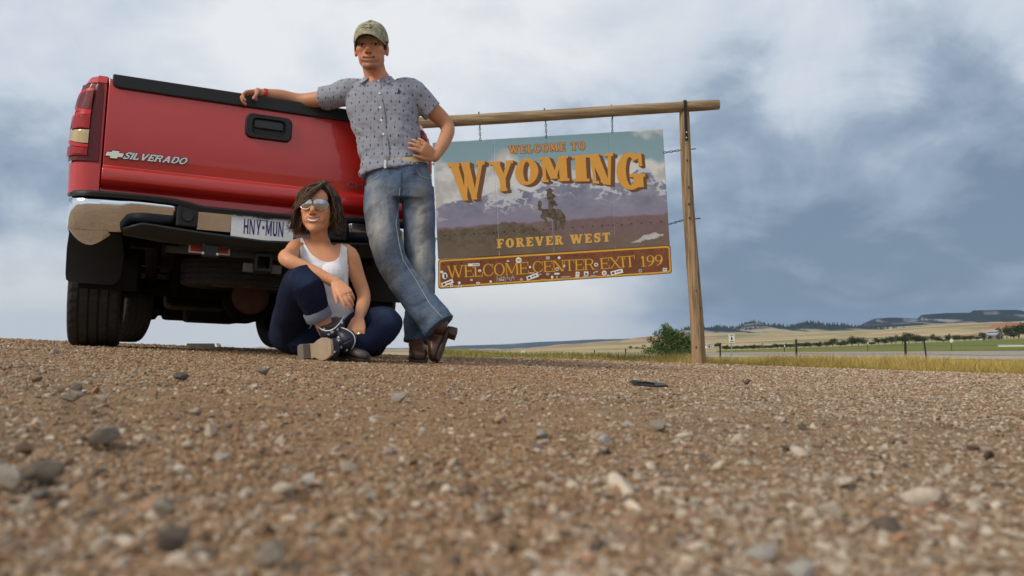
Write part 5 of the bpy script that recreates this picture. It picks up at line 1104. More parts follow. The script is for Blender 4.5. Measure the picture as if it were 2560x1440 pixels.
def wheel(name, c, axis, Ro=.395, Wd=.285, rim=True, parent=None):
    pf = []; hw = Wd / 2
    rib = [(-hw, .80), (-hw * 1.02, .86), (-hw, .93), (-hw * .93, .975), (-hw * .84, .992), (-.62 * hw, .998), (-.60 * hw, .972), (-.54 * hw, .972), (-.52 * hw, 1.0), (-.24 * hw, 1.0), (-.22 * hw, .972), (-.16 * hw, .972), (-.14 * hw, 1.0)]
    rib = rib + [(-a, r_) for a, r_ in rib[::-1]]; full = [(-hw * .86, .56), (-hw * .97, .64), (-hw, .72)] + rib + [(hw, .72), (hw * .97, .64), (hw * .86, .56)]
    n = 108; a1 = nrm(axis); s1, s2 = frame(a1); rings = []
    for k in range(n):
        th = 2 * math.pi * k / n; e_ = s1 * math.cos(th) + s2 * math.sin(th); ring = []
        for i, (x_, r_) in enumerate(full):
            cut = .014 if (k % 3 == 0 and .985 < r_ < .9995 and abs(x_) > hw * .6) else (.008 if (k % 3 == 1 and r_ >= .9995) else 0)
            ring.append(np.asarray(c) + a1 * x_ + e_ * Ro * (r_ - cut))
        rings.append(ring)
    b = MB(); m_ = len(full); b.add(np.array(rings).reshape(-1, 3), [(k * m_ + i, ((k + 1) % n) * m_ + i, ((k + 1) % n) * m_ + i + 1, k * m_ + i + 1) for k in range(n) for i in range(m_ - 1)])
    w = b.build(name, M_tyre, parent, smooth=False)
    if rim:
        b = MB(); pr = [(hw * .86, .565), (hw * .8, .52), (hw * .5, .48), (hw * .45, .3), (hw * .75, .22), (hw * .8, .0), (hw * .6, .0)]; b.rings([[np.asarray(c) + a1 * x_ + (s1 * math.cos(q) + s2 * math.sin(q)) * Ro * max(r_, .01) for q in np.linspace(0, 2 * math.pi, 32, endpoint=False)] for x_, r_ in pr]); b.build('rim', mat('alloy_rim', (.45, .45, .46), rough=.3, metal=.9), w, smooth=True)
        MB().tube([np.asarray(c) - a1 * hw * .6, np.asarray(c) + a1 * hw * .4], Ro * .55, 24).build('brake_drum', M_under, w)
    return w
for sx in (-1, 1):
    wheel('wheel', (sx * .852, 1.30, .395), (sx, 0, 0), parent=tk); wheel('wheel', (sx * .80, 4.93, .395), (sx * math.cos(R(22)), sx * math.sin(R(22)), 0), parent=tk)
wheel('spare_wheel', (0.0, .93, .49), (0, 0, -1), Ro=.385, Wd=.17, parent=tk)
# ---- cab and front, out of sight behind the tailgate from here
b = MB(); side = [(2.16, .60), (2.16, 1.24), (3.95, 1.24), (4.05, 1.20), (5.55, 1.10), (5.72, .95), (5.75, .60), (5.42, .60), (5.33, .80), (5.1, .92), (4.76, .92), (4.53, .80), (4.44, .60)]
b.prism(side, (-.955, 0, 0), (0, 1, 0), (0, 0, 1), (1.91, 0, 0)); cab = b.build('cab', M_red, tk, bevel=.04, bseg=3)
b = MB(); b.rings([[(-.90, 2.18, 1.24), (.90, 2.18, 1.24), (.90, 3.92, 1.24), (-.90, 3.92, 1.24)], [(-.73, 2.34, 1.74), (.73, 2.34, 1.74), (.72, 3.22, 1.74), (-.72, 3.22, 1.74)]]); b.build('cab_glass', M_glass, cab)
MB().box((0, 2.79, 1.755), (1.48, .94, .05)).build('cab_roof', M_red, cab, bevel=.02, bseg=3)
for sx in (-1, 1):
    for y0, y1 in ((2.18, 2.34), (3.92, 3.22), (2.85, 2.82)): MB().tube([(sx * .895, y0, 1.23), (sx * .725, y1, 1.745)], .035, 8).build('pillar', M_red, cab)
    MB().box((sx * .965, 3.4, .95), (.012, .012, .5)).build('door_seam', M_bk, cab); MB().box((sx * .97, 2.95, 1.12), (.03, .16, .04)).build('door_handle', M_blk, cab, bevel=.008)
    b = MB(); b.box((sx * 1.06, 3.62, 1.30), (.16, .08, .2)); b.box((sx * .96, 3.62, 1.24), (.1, .04, .04)); b.build('mirror', M_blk, cab, bevel=.02)
    MB().box((sx * .72, 5.76, .92), (.38, .05, .2)).build('headlight', mat('lamp_glass', (.6, .6, .6), rough=.1, coat=.5), cab, bevel=.015)
MB().box((0, 5.765, .90), (1.0, .04, .22)).build('grille', M_bk, cab, bevel=.01); MB().box((0, 5.82, .62), (1.9, .16, .2)).build('front_bumper', M_chr, cab, bevel=.04)
# ================================================================== PEOPLE
def Rm(yaw=0, pitch=0, roll=0):
    """head/body frame: x = viewer's right, y = away from viewer, z = up"""
    return np.array(Matrix.Rotation(R(yaw), 3, 'Z') @ Matrix.Rotation(R(pitch), 3, 'X') @ Matrix.Rotation(R(roll), 3, 'Y'))
def eloft(mb, secs, n=30, p=2.3):
    """secs: (centre, half width, half depth, x axis, y axis)"""
    th = np.linspace(0, 2 * np.pi, n, endpoint=False); c, s = np.cos(th), np.sin(th); c = np.sign(c) * np.abs(c) ** (2 / p); s = np.sign(s) * np.abs(s) ** (2 / p)
    return mb.rings([np.asarray(o) + np.outer(c * a, x_) + np.outer(s * b, y_) for o, a, b, x_, y_ in secs])
def dense(pts, rad, n):
    pts = np.array(pts, float); rad = np.array(rad, float); d = np.concatenate([[0], np.cumsum(np.linalg.norm(np.diff(pts, axis=0), axis=1))]); t = np.linspace(0, d[-1], n)
    def cr(v):   # smooth interpolation (catmull-rom)
        outv = []
        for q in t:
            i = min(max(np.searchsorted(d, q) - 1, 0), len(d) - 2); u = (q - d[i]) / (d[i + 1] - d[i] + 1e-9)
            p0, p1, p2, p3 = v[max(i - 1, 0)], v[i], v[i + 1], v[min(i + 2, len(d) - 1)]
            outv.append(.5 * ((2 * p1) + (-p0 + p2) * u + (2 * p0 - 5 * p1 + 4 * p2 - p3) * u * u + (-p0 + 3 * p1 - 3 * p2 + p3) * u ** 3))
        return np.array(outv)
    return cr(pts), cr(rad)
def limb(mb, pts, rad, k=18, n=18, dome=True):
    p, r_ = dense(pts, rad, k); mb.tube(list(p), list(r_), n, dome=dome)
def hand(mb, wrist, F, N, thumb_side, curls, sc=1.0, spread=.06, thumb=(.75, .55, .25, .5), lens=(.072, .080, .074, .058)):
    F = nrm(F); N = nrm(np.asarray(N) - F * (np.asarray(N) @ F)); S = np.cross(F, N); S = S if S @ np.asarray(thumb_side) > 0 else -S; W = np.asarray(wrist, float)
    th = np.linspace(0, 2 * np.pi, 18, endpoint=False); rings = []
    for t, hw, hd in ((-.18, .026, .021), (0, .027, .020), (.25, .034, .020), (.55, .040, .018), (.85, .042, .0155), (1.0, .040, .013), (1.06, .034, .009)): rings.append(W + F * t * .092 * sc + np.outer(np.cos(th) * hw * sc, S) + np.outer(np.sin(th) * hd * sc, N))
    mb.rings(rings); tips = []
    for i in range(4):
        off = (.0305, .0103, -.0103, -.030)[i] * sc; p = W + F * (.086, .090, .088, .080)[i] * sc + S * off; a = 0; sp = spread * (1.5 - i); pts = [p - F * .02 * sc, p]; rr_ = (.0092, .0094, .009, .008)[i] * sc; rad = [rr_, rr_ * 1.08]
        for k, fr in enumerate((.45, .30, .25)):
            a += R(curls[i][k]); d = nrm(F * math.cos(a) + N * math.sin(a) + S * sp * math.cos(a)); p = p + d * lens[i] * fr * sc; pts.append(p); rad.append(rr_ * (1.02, .93, .78)[k])
        mb.tube(pts, rad, 10, dome=True); tips.append(pts)
    tf, tsd, tn, tb = thumb; p = W + F * .018 * sc + S * .026 * sc; d = nrm(F * tf + S * tsd + N * tn); pts = [p - d * .012 * sc, p, p + d * .040 * sc]; d2 = nrm(d + F * tb + N * .1); pts.append(pts[-1] + d2 * .032 * sc); d3 = nrm(d2 + F * tb * .5 + N * .1); pts.append(pts[-1] + d3 * .022 * sc)
    mb.tube(pts, [.014 * sc, .0155 * sc, .0115 * sc, .0105 * sc, .0085 * sc], 10, dome=True); tips.append(pts); return tips
def head(mb, C, M, sc=1.0, fem=False, neck=None, neck_r=.058):
    L = lambda x, y, z: np.asarray(C) + M @ (A(x, y, z) * sc)
    E = lambda c, r_: mb.ell(L(*c), np.array(r_) * sc, M, 20, 13)
    jw = .98 if fem else 1.0
    E((0, .022, .045), (.076, .098, .086)); E((0, -.018, -.018), (.071 if fem else .068, .072, .085)); E((0, -.026, -.066), (.054 * jw, .060, .044)); E((0, -.06, .045), (.062, .038, .05))
    for s_ in (-1, 1):
        E((s_ * (.045 if fem else .041), -.004, -.054), (.023, .048, .036)); E((s_ * .038, -.056, -.016), (.029, .030, .028)); E((s_ * .026, -.060, -.050), (.029, .028, .032)); E((s_ * .078, .012, -.006), (.009, .019, .031)); E((s_ * .077, .004, -.026), (.008, .012, .014))
        E((s_ * .0125, -.1, -.034), (.0085, .010, .0075)); E((s_ * .03, -.082, .026), (.024, .014, .009))
    E((0, -.030, -.040), (.061 * jw, .062, .060)); E((0, -.072, -.104 if fem else -.098), (.026 * jw, .021, .021)); E((0, -.045, -.092), (.044 * jw, .045, .022)); mb.tube([L(0, -.084, .022), L(0, -.096, .0), L(0, -.112, -.024), L(0, -.104, -.036)], [.010 * sc, .0095 * sc, .0125 * sc, .008 * sc], 12, dome=True)
    E((0, -.086, -.056), (.030, .013, .0055)); E((0, -.084, -.0745), (.026, .0125, .0065)); E((0, -.078, -.065), (.036, .016, .018))
    if neck is not None: mb.tube([L(0, .02, .0), L(0, .022, -.06), (L(0, .03, -.1) + np.asarray(neck)) / 2, np.asarray(neck), np.asarray(neck) - A(0, 0, .05)], [neck_r * .95, neck_r * .98, neck_r, neck_r * 1.08, neck_r * 1.3], 22)
    return L
def relax(v, f, w, it, fac=.5):
    e = np.concatenate([f[:, [0, 1]], f[:, [1, 2]], f[:, [2, 3]], f[:, [3, 0]]]); sel = (w[e[:, 0]] > 0) | (w[e[:, 1]] > 0); e = e[sel]; n = len(v); cnt = np.bincount(e[:, 0], minlength=n) + np.bincount(e[:, 1], minlength=n); cnt = np.maximum(cnt, 1)
    for _ in range(it):
        s_ = np.stack([np.bincount(e[:, 0], v[e[:, 1], k], n) + np.bincount(e[:, 1], v[e[:, 0], k], n) for k in range(3)], 1) / cnt[:, None]; v = v + (s_ - v) * (fac * w)[:, None]
    return v
def face_soft(v, f, C, M, sc, it=14):
    q = ((v - np.asarray(C)) @ M) / sc; x, y, z = np.abs(q[:, 0]), q[:, 1], q[:, 2]
    w = ((y < .02) & (z < .09) & (z > -.135) & (x < .071)).astype(float); w *= 1 - .93 * (ss(.026 - x, 0, .008) * ss(z, -.052, -.046) * ss(.026 - z, 0, .01) * (y < -.07)); w *= 1 - .8 * (ss(.036 - x, 0, .008) * ss(z, -.090, -.084) * ss(-.046 - z, 0, .004) * (y < -.07)); w *= ss(.071 - x, 0, .006)
    return relax(v, f, w, it)
def face_shape(v, C, M, sc, cap=False):
    """carve eye sockets, mouth line; returns new verts + local coordinates"""
    q = ((v - np.asarray(C)) @ M) / sc; d = np.zeros_like(q); fr = (q[:, 1] < -.03) & (np.abs(q[:, 2]) < .14) & (np.abs(q[:, 0]) < .09)
    for s_ in (-1, 1):
        g = np.exp(-((q[:, 0] - s_ * .032) / .0155) ** 2 - ((q[:, 2] - .006) / .010) ** 2); d[:, 1] += .011 * g
        g = np.exp(-((q[:, 0] - s_ * .032) / .011) ** 2 - ((q[:, 2] - .004) / .0058) ** 2); d[:, 1] -= .0055 * g
        g = np.exp(-((np.abs(q[:, 0]) - .036 - (-.045 - q[:, 2]) * .25) / .006) ** 2 - ((q[:, 2] + .046) / .016) ** 2) * (q[:, 0] * s_ > 0); d[:, 1] += .0035 * g
    ml = -.0648 + 7.5 * q[:, 0] ** 2
    g = np.exp(-((q[:, 2] - ml) / .0030) ** 2) * (np.abs(q[:, 0]) < .03); d[:, 1] += .006 * g
    d[~fr] = 0
    if cap:
        zz = np.clip((q[:, 2] - .024) / .102, 0, .97); qq = np.sqrt(1 - zz * zz) ** .66; rho = np.sqrt((q[:, 0] / (.0865 * qq)) ** 2 + ((q[:, 1] - .010) / (.112 * qq)) ** 2); m_ = (q[:, 2] > .040) & (q[:, 2] < .2) & (rho > .93) & (np.abs(q[:, 0]) < .15)
        hi_z = (q[:, 2] > .116) & (q[:, 2] < .2) & (np.abs(q[:, 0]) < .1) & (np.abs(q[:, 1]) < .14); d[hi_z, 2] = .116 - q[hi_z, 2]
        k_ = .93 / rho[m_]; d[m_, 0] = q[m_, 0] * (k_ - 1); d[m_, 1] = (q[m_, 1] - .010) * (k_ - 1)
    return v + (d * sc) @ M.T, q
def face_color(q, base, fem, col):
    fr = (q[:, 1] < -.045) & (np.abs(q[:, 2]) < .13) & (np.abs(q[:, 0]) < .09); mix = lambda m, c: col.__setitem__(slice(None), col * (1 - m[:, None]) + np.array(c) * m[:, None])
    x, z = q[:, 0], q[:, 2]; ax_ = np.abs(x); f_ = fr.astype(float)
    mix(f_ * .35 * np.exp(-((ax_ - .044) / .02) ** 2 - ((z + .024) / .02) ** 2), base * np.array([1.15, .75, .7])); mix(f_ * .3 * np.exp(-(x / .014) ** 2 - ((z + .026) / .014) ** 2), base * np.array([1.1, .72, .66]))
    ml = -.0648 + (7.5 if fem else 10.0) * x ** 2; w = .031
    if fem:
        inm = f_ * (ax_ < .033) * ss(.033 - ax_, 0, .004); ml = -.0640 + 9.0 * x ** 2; top = ml + .0035; bot = ml - .0080 * (1 - (ax_ / .034) ** 2)
        mix(inm * ss(z, bot - .0095, bot - .0055) * ss(top + .0085 - z, 0, .003), (.40, .065, .055)); tm = inm * ss(z, bot - .001, bot + .001) * ss(top - z, -.0005, .0015) * (q[:, 1] < -.06); mix(tm, (.78, .74, .68)); mix(tm * (ax_ > .027), (.12, .03, .03))
    else:
        inm = f_ * ss(.032 - ax_, 0, .006); mix(inm * ss(.011 - np.abs(z - ml), 0, .004) * .6, (.30, .085, .065)); mix(inm * ss(.0042 - np.abs(z - ml), 0, .002), (.1, .03, .025)); mix(f_ * (ax_ < .017) * ss(.0032 - np.abs(z - ml + .0005), 0, .0015), (.55, .47, .40))
        st = f_ * ss(-.052 - z, 0, .02) * ss(.06 - ax_, 0, .02) * (.5 + .5 * (ax_ < .03)); mix(np.clip(st * .45, 0, 1), base * np.array([.5, .5, .5])); mix(f_ * .55 * ss(-.088 - z, 0, .02) * ss(.036 - ax_, 0, .015), (.10, .055, .03))
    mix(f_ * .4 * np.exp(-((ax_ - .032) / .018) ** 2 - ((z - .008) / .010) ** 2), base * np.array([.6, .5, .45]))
    eb = f_ * ss(.0042 - np.abs(z - .0225 + 6 * np.maximum(ax_ - .036, 0) ** 1.5), 0, .003) * ss(ax_, .012, .018) * ss(.054 - ax_, 0, .008); mix(eb * .9, (.045, .025, .015))
    e_ = ((ax_ - .032) / .0145) ** 2 + ((z - .0045) / .0055) ** 2; mix(f_ * (e_ < 1), (.5, .44, .4)); mix(f_ * (((ax_ - .032) / .0062) ** 2 + ((z - .0045) / .0060) ** 2 < 1), (.03, .018, .012)); mix(f_ * ((e_ > .72) & (e_ < 1.5) & (z > .005)), (.05, .028, .02))
    nb = f_ * np.exp(-((ax_ - .008) / .0042) ** 2 - ((z + .0405) / .0035) ** 2) * (q[:, 1] < -.085); mix(np.clip(nb * .9, 0, 1), (.06, .02, .015)); return col
def wrinkle(v, nn, amp, sc_, seed, aniso=(1, 1, 1)): return v + nn * (amp * fbm(v * np.array(aniso) * sc_, 4, seed))[:, None]
def cloth(name, v, f, m, person, base, cols=None, thick=0):
    me = npmesh(name, v - base, f, cols); o = obj(name, me, m, person, smooth='all')
    if thick: q = o.modifiers.new('t', 'SOLIDIFY'); q.thickness = thick; q.offset = 1
    return o
def bvh_of(v, f): return BVHTree.FromPolygons([tuple(p) for p in v], [tuple(int(k) for k in q) for q in f])
def hit(bv, px, py):
    h, n_, _, _ = bv.ray_cast(Vector((0, 0, CAM_Z)), PR(px, py)); return (None, None) if h is None else (np.array(h), np.array(n_))
M_skin_m = mat('skin_tan', attr='col', rough=.5, spec=.35, var=.10, vscale=40, sss=.12, bump=.12, bscale=300, bdist=.001); M_skin_w = M_skin_m
# boots -------------------------------------------------------------
def boot(person, base, heel, toe, up, shaft, shaft_r, m_up, m_sole, m_heel, wd=.048, name='boot', scallop=0.0, label=None, toe_w=.62, hs=1.0):
    heel, toe = np.asarray(heel), np.asarray(toe); FD = nrm(toe - heel); Ln = np.linalg.norm(toe - heel); UD = nrm(np.asarray(up) - FD * (np.asarray(up) @ FD)); WD = np.cross(FD, UD)
    b = MB(); secs = []
    for t, hw, h0, h1 in ((0.0, .6, 0, .075), (.06, .72, 0, .10), (.2, .74, 0, .115), (.36, .70, 0, .10), (.52, .86, 0, .078), (.68, .98, 0, .060), (.82, .92, 0, .050), (.93, .75, 0, .042), (1.0, toe_w * .72, .006, .028)):
        c = heel + FD * t * Ln + UD * ((h0 + h1 * hs) / 2 + .012); secs.append((c, hw * wd, (h1 * hs - h0) / 2 + .004, WD, UD))
    eloft(b, secs, 20, 2.4); an = heel + FD * .17 * Ln + UD * .075; sp = [an - UD * .03, an + UD * .01, an * .6 + np.asarray(shaft[0]) * .4] + [np.asarray(q) for q in shaft]; limb(b, sp, [.042, .043, .044] + list(shaft_r), 14, 18, False)
    v, f, nn = remesh(b, .005, 3); v = wrinkle(v, nn, .0022, 28, 5); o = cloth(name, v, f, m_up, person, base)
    if label: o['label'] = label
    out2 = lambda g: [(t * Ln, s_ * w_ * wd) for s_, seq in ((1, g), (-1, g[::-1])) for t, w_ in seq]
    sol = [(-.02, .3), (.0, .62), (.1, .74), (.36, .66), (.52, .9), (.68, 1.04), (.82, .98), (.94, .8), (1.01, toe_w), (1.03, toe_w * .4)]
    MB().prism(out2(sol), heel - UD * .002, FD, WD, UD * .014).build('sole', m_sole, o, origin=base, bevel=.002)
    hp = [(-.03, .3), (-.01, .62), (.08, .74), (.2, .7), (.22, .66)]; MB().prism(out2(hp), heel - UD * .0022, FD, WD, -UD * .036).build('heel', m_heel, o, origin=base, bevel=.002)
    return o, v, f

# ---------------------------------------------------------------- MAN
mb_ = PG(1045, 4.42); base = mb_
HM = P(928, 121, 4.47); RH = Rm(1, 9, -1.5); SM = 1.10; b = MB(); NK = P(943, 192, 4.545)
head(b, HM, RH, SM, False, NK, .062)
XA = nrm(P(1030, 226, 4.53) - P(872, 226, 4.56)); YA = nrm(A(-XA[1], XA[0], 0)); XA2 = nrm(XA + A(0, 0, .0))
tor = [(946, 200, 4.56, .07, .065), (948, 211, 4.56, .135, .08), (950, 222, 4.555, .178, .095), (953, 244, 4.55, .186, .11), (957, 278, 4.545, .183, .118), (965, 320, 4.54, .174, .115), (976, 370, 4.53, .165, .11), (986, 410, 4.52, .165, .112), (994, 440, 4.52, .168, .115), (1000, 480, 4.51, .165, .115)]
eloft(b, [(P(px, py, yd), a - .008, c - .008, XA, YA) for px, py, yd, a, c in tor])
rs, re_, rw = P(874, 229, 4.55), P(752, 251, 4.625), P(648, 233, 4.535)
limb(b, [P(900, 228, 4.555), rs, P(815, 245, 4.59), re_, P(700, 240, 4.59), rw], [.06, .058, .048, .039, .036, .0255], 26)
ls, le, lw = P(1026, 228, 4.53), P(1117, 314, 4.60), P(1087, 393, 4.46)
limb(b, [P(1000, 228, 4.54), ls, P(1075, 270, 4.57), le, P(1112, 350, 4.54), lw], [.06, .056, .050, .041, .037, .027], 26)
tr = hand(b, rw, P(590, 240, 4.452) - rw, A(.25, -.25, -.92), A(0, -1, .2), [(28, 46, 30), (34, 52, 34), (38, 55, 36), (42, 55, 36)], .98, .05, (.55, .40, .75, .4))
tl2 = hand(b, lw, P(1046, 360, 4.395) - lw, A(-.35, .9, -.05), A(-.2, -.3, -.9), [(12, 22, 16), (14, 22, 16), (14, 24, 18), (12, 26, 20)], .98, .10, (.72, .42, .1, .5))
for pts, rad in (([(957, 470, 4.5), (957, 540, 4.47), (965, 600, 4.43), (985, 665, 4.40), (1025, 720, 4.37), (1066, 770, 4.34), (1084, 796, 4.33)], [.085, .08, .072, .06, .055, .050, .036]), ([(1043, 470, 4.52), (1047, 540, 4.52), (1050, 620, 4.52), (1052, 700, 4.51), (1046, 780, 4.49), (1042, 850, 4.47), (1042, 885, 4.44)], [.085, .08, .07, .058, .052, .042, .035])): limb(b, [P(*q) for q in pts], rad, 30)
v, f, nn = remesh(b, .0040, 3, .5); v = face_soft(v, f, HM, RH, SM); v, q = face_shape(v, HM, RH, SM, True)
skin = np.array([.50, .245, .145]); col = np.tile(skin, (len(v), 1)) * (1 + .10 * fbm(v * 14, 3, 301)[:, None]); hd_ = (q[:, 2] > -.16) & (np.abs(q[:, 0]) < .1) & (np.abs(q[:, 1]) < .14)
col[hd_] *= np.array([1.22, 1.10, 1.06]); col[~hd_] *= np.array([1.02, 1.0, .93]); col = face_color(q, skin, False, col)
for tp_, pts in enumerate(tr + tl2):   # finger nails
    e_ = np.array(pts[-1]); d_ = nrm(pts[-1] - pts[-2]); g = np.linalg.norm(v - (e_ + d_ * .003), axis=1); m_ = (g < .0085); col[m_] = col[m_] * .55 + np.array([.55, .36, .30]) * .45
man = obj('person', npmesh('person', v - base, f, np.clip(col, 0, 1)), M_skin_m, smooth='all'); man.location = tuple(base)
tag(man, 'man in patterned grey shirt, jeans and camo cap leaning on the tailgate', 'person')
# shirt
M_shirt = mat('shirt_cotton', (.30, .31, .36), rough=.9, spec=.2, sheen=.2)
nt = M_shirt.node_tree; bs = nt.nodes['Principled BSDF']; tc = nnew(nt, 'ShaderNodeTexCoord'); sp = nnew(nt, 'ShaderNodeSeparateXYZ'); lk(nt, tc.outputs['Object'], sp.inputs[0])
def motif(sx_, sz_, ox, oz, hw, hh, st=.5):
    xs = mth(nt, 'DIVIDE', mth(nt, 'ADD', sp.outputs[0], ox), sx_); row = mth(nt, 'FLOOR', mth(nt, 'DIVIDE', mth(nt, 'ADD', sp.outputs[2], oz), sz_)); xs = mth(nt, 'ADD', xs, mth(nt, 'MULTIPLY', mth(nt, 'MODULO', row, 2.0), st))
    fx = mth(nt, 'MULTIPLY', mth(nt, 'SUBTRACT', mth(nt, 'FRACT', xs), .5), sx_); fz = mth(nt, 'MULTIPLY', mth(nt, 'SUBTRACT', mth(nt, 'FRACT', mth(nt, 'DIVIDE', mth(nt, 'ADD', sp.outputs[2], oz), sz_)), .5), sz_)
    e2 = mth(nt, 'ADD', mth(nt, 'POWER', mth(nt, 'DIVIDE', mth(nt, 'ABSOLUTE', fx), hw), 2.0), mth(nt, 'POWER', mth(nt, 'DIVIDE', mth(nt, 'ABSOLUTE', fz), hh), 2.0)); return mth(nt, 'LESS_THAN', e2, 1.0)
m1 = motif(.044, .048, 10.01, 10.0, .0030, .0078); m2 = motif(.044, .048, 10.030, 10.022, .0020, .0036); m3 = motif(.044, .048, 10.0085, 10.002, .0046, .0019)
mm = mth(nt, 'MAXIMUM', mth(nt, 'MAXIMUM', m1, m2), m3); wv = noise(nt, tc.outputs['Object'], 900, 2); cbase = mixc(nt, wv, (.225, .24, .30), (.31, .325, .385)); lk(nt, mixc(nt, mm, cbase, (.035, .038, .06)), bs.inputs['Base Color'])
nb1 = noise(nt, tc.outputs['Object'], 16, 4, .55, .6); bpn = nnew(nt, 'ShaderNodeBump'); bpn.inputs['Strength'].default_value = .55; bpn.inputs['Distance'].default_value = .012; lk(nt, nb1, bpn.inputs['Height']); lk(nt, bpn.outputs[0], bs.inputs['Normal'])
b = MB(); XT = nrm(XA + A(0, 0, .17)); grow = [.004, .006, .010, .016, .018, .016, .016, .018]
eloft(b, [(P(px, py, yd), a + g_, c + g_ * .8, XA, YA) for (px, py, yd, a, c), g_ in zip(tor[:8], grow)] + [(P(984, 424, 4.515), .184, .132, XT, YA), (P(986, 431, 4.515), .182, .131, XT, YA)], 40)
limb(b, [P(905, 228, 4.555), rs, P(835, 240, 4.575), P(803, 247, 4.59)], [.07, .073, .069, .066], 12, 22, False); limb(b, [P(1000, 230, 4.54), ls, P(1056, 254, 4.55), P(1083, 279, 4.565)], [.07, .072, .067, .064], 12, 22, False)
v, f, nn = remesh(b, .0055, 2)
fold = fbm(np.stack([v[:, 0] * 7 - v[:, 2] * 3, v[:, 1] * 4, v[:, 2] * 17 + v[:, 0] * 9], 1), 3, 311); fold2 = fbm(v * np.array([20, 12, 26]), 3, 315)
amp = .016 * (.55 + .6 * ss(-(v[:, 2] - base[2] - 1.28), -.1, .15)); v = v + nn * (amp * fold +   .0040 * fold2)[:, None]
sh = cloth('shirt', v, f, M_shirt, man, base); bvs = bvh_of(v, f)
plk = MB(); pts = []
for k in range(15):
    t = k / 14; px = 945 + (972 - 945) * t + 2 * math.sin(t * 3); py = 204 + (432 - 204) * t; h_, n_ = hit(bvs, px, py); 
    if h_ is not None: pts.append(h_ + A(0, -.002, 0))
pts = [(pts[max(i - 1, 0)] + pts[i] + pts[min(i + 1, len(pts) - 1)]) / 3 + A(0, -.002, 0) for i in range(len(pts))]
plk.tube(pts, [(.0145, .0022)] * len(pts), 8, up=A(0, -1, 0)); plk.build('placket', M_shirt, sh, origin=base, smooth='all')
for px, py in ((946.5, 203), (949, 233.5), (951, 269.5), (953.5, 301), (958.5, 336), (964.5, 376)):
    h_, n_ = hit(bvs, px, py)
    if h_ is not None: MB().tube([h_ + A(0, -.003, 0), h_ + A(0, -.0075, 0)], .0065, 12).build('button', mat('button_white', (.75, .75, .74), rough=.35), sh, origin=base)
h_, n_ = hit(bvs, 963.5, 411); MB().box(h_ + A(0, -.008, 0), (.011, .003, .045)).build('hem_label', mat('hem_label', (.68, .68, .66), rough=.7), sh, origin=base)
h_, n_ = hit(bvs, 997, 229); q = MB(); q.box(h_ + A(0, -.004, 0), (.006, .003, .03)); q.box(h_ + A(.004, -.004, .003), (.016, .003, .006), Rm(0, 0, 30)); q.box(h_ + A(-.003, -.004, -.008), (.014, .003, .005), Rm(0, 0, -35)); q.build('embroidery', M_bk, sh, origin=base)
# collar: stand band + two flaps
M_col = mat('collar_cotton', (.33, .34, .40), rough=.9); M_colin = mat('collar_lining', (.03, .032, .06), rough=.9)
cb_ = MB(); cN = NK + A(.004, .004, -.012); th = np.linspace(R(-62), R(242), 26); ra, rb_ = .071, .066
def cpt(t, r_, z_): return cN + A(math.cos(t) * ra * r_, math.sin(t) * rb_ * r_, z_)
lo_ = [cpt(t, 1.12, -.016 - .022 * max(0, -math.sin(t))) for t in th]; hi_ = [cpt(t, 1.0, .018 + .014 * max(0, math.sin(t)) - .030 * max(0, -math.sin(t))) for t in th]; cb_.strip(lo_, hi_); o = cb_.build('collar_band', M_col, sh, origin=base, smooth='all'); q = o.modifiers.new('t', 'SOLIDIFY'); q.thickness = .003
fl = [cpt(t, 1.42 + .1 * abs(math.cos(t)), -.020 - .012 * max(0, -math.sin(t))) for t in th]; fl[0] = cpt(th[0], 1.5, -.06) + A(.02, -.03, 0); fl[1] = cpt(th[1], 1.5, -.045) + A(.02, -.015, 0); fl[-1] = cpt(th[-1], 1.5, -.06) + A(-.02, -.03, 0); fl[-2] = cpt(th[-2], 1.5, -.045) + A(-.02, -.015, 0)
cb_ = MB(); cb_.strip([p + A(0, 0, .002) for p in hi_], fl); o = cb_.build('collar', M_col, sh, origin=base, smooth='all'); q = o.modifiers.new('t', 'SOLIDIFY'); q.thickness = .0035
# jeans
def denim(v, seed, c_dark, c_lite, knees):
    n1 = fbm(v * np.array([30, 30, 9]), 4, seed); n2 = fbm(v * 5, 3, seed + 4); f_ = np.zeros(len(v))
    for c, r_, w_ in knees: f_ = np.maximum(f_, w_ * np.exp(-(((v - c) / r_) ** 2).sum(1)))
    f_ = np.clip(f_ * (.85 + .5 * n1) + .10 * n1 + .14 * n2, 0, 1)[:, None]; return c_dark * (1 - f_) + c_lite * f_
b = MB(); eloft(b, [(P(990, 404, 4.52), .170, .118, XT, YA), (P(993, 420, 4.52), .174, .121, XA, YA), (P(997, 445, 4.52), .177, .125, XA, YA), (P(1000, 478, 4.515), .178, .126, XA, YA), (P(1001, 500, 4.51), .165, .11, XA, YA)], 36)
jr = [(955, 470, 4.495), (954, 540, 4.46), (964, 602, 4.42), (986, 667, 4.385), (1022, 720, 4.36), (1062, 770, 4.33), (1100, 818, 4.305)]; jl = [(1043, 470, 4.52), (1047, 540, 4.52), (1050, 620, 4.52), (1053, 700, 4.505), (1047, 780, 4.49), (1043, 856, 4.465)]
limb(b, [P(*q) for q in jr], [.094, .094, .087, .083, .082, .086, .091], 26, 24, False); limb(b, [P(*q) for q in jl], [.092, .089, .084, .078, .075, .077], 26, 24, False)
v, f, nn = remesh(b, .0058, 2); w1 = fbm(np.stack([v[:, 0] * 9, v[:, 1] * 7, v[:, 2] * 15 - v[:, 0] * 8], 1), 4, 321); low_ = ss(-(v[:, 2] - base[2]), -.55, -.1); v = v + nn * (.0075 * w1 * (.6 + .9 * low_) + .002 * fbm(v * 40, 3, 325))[:, None]
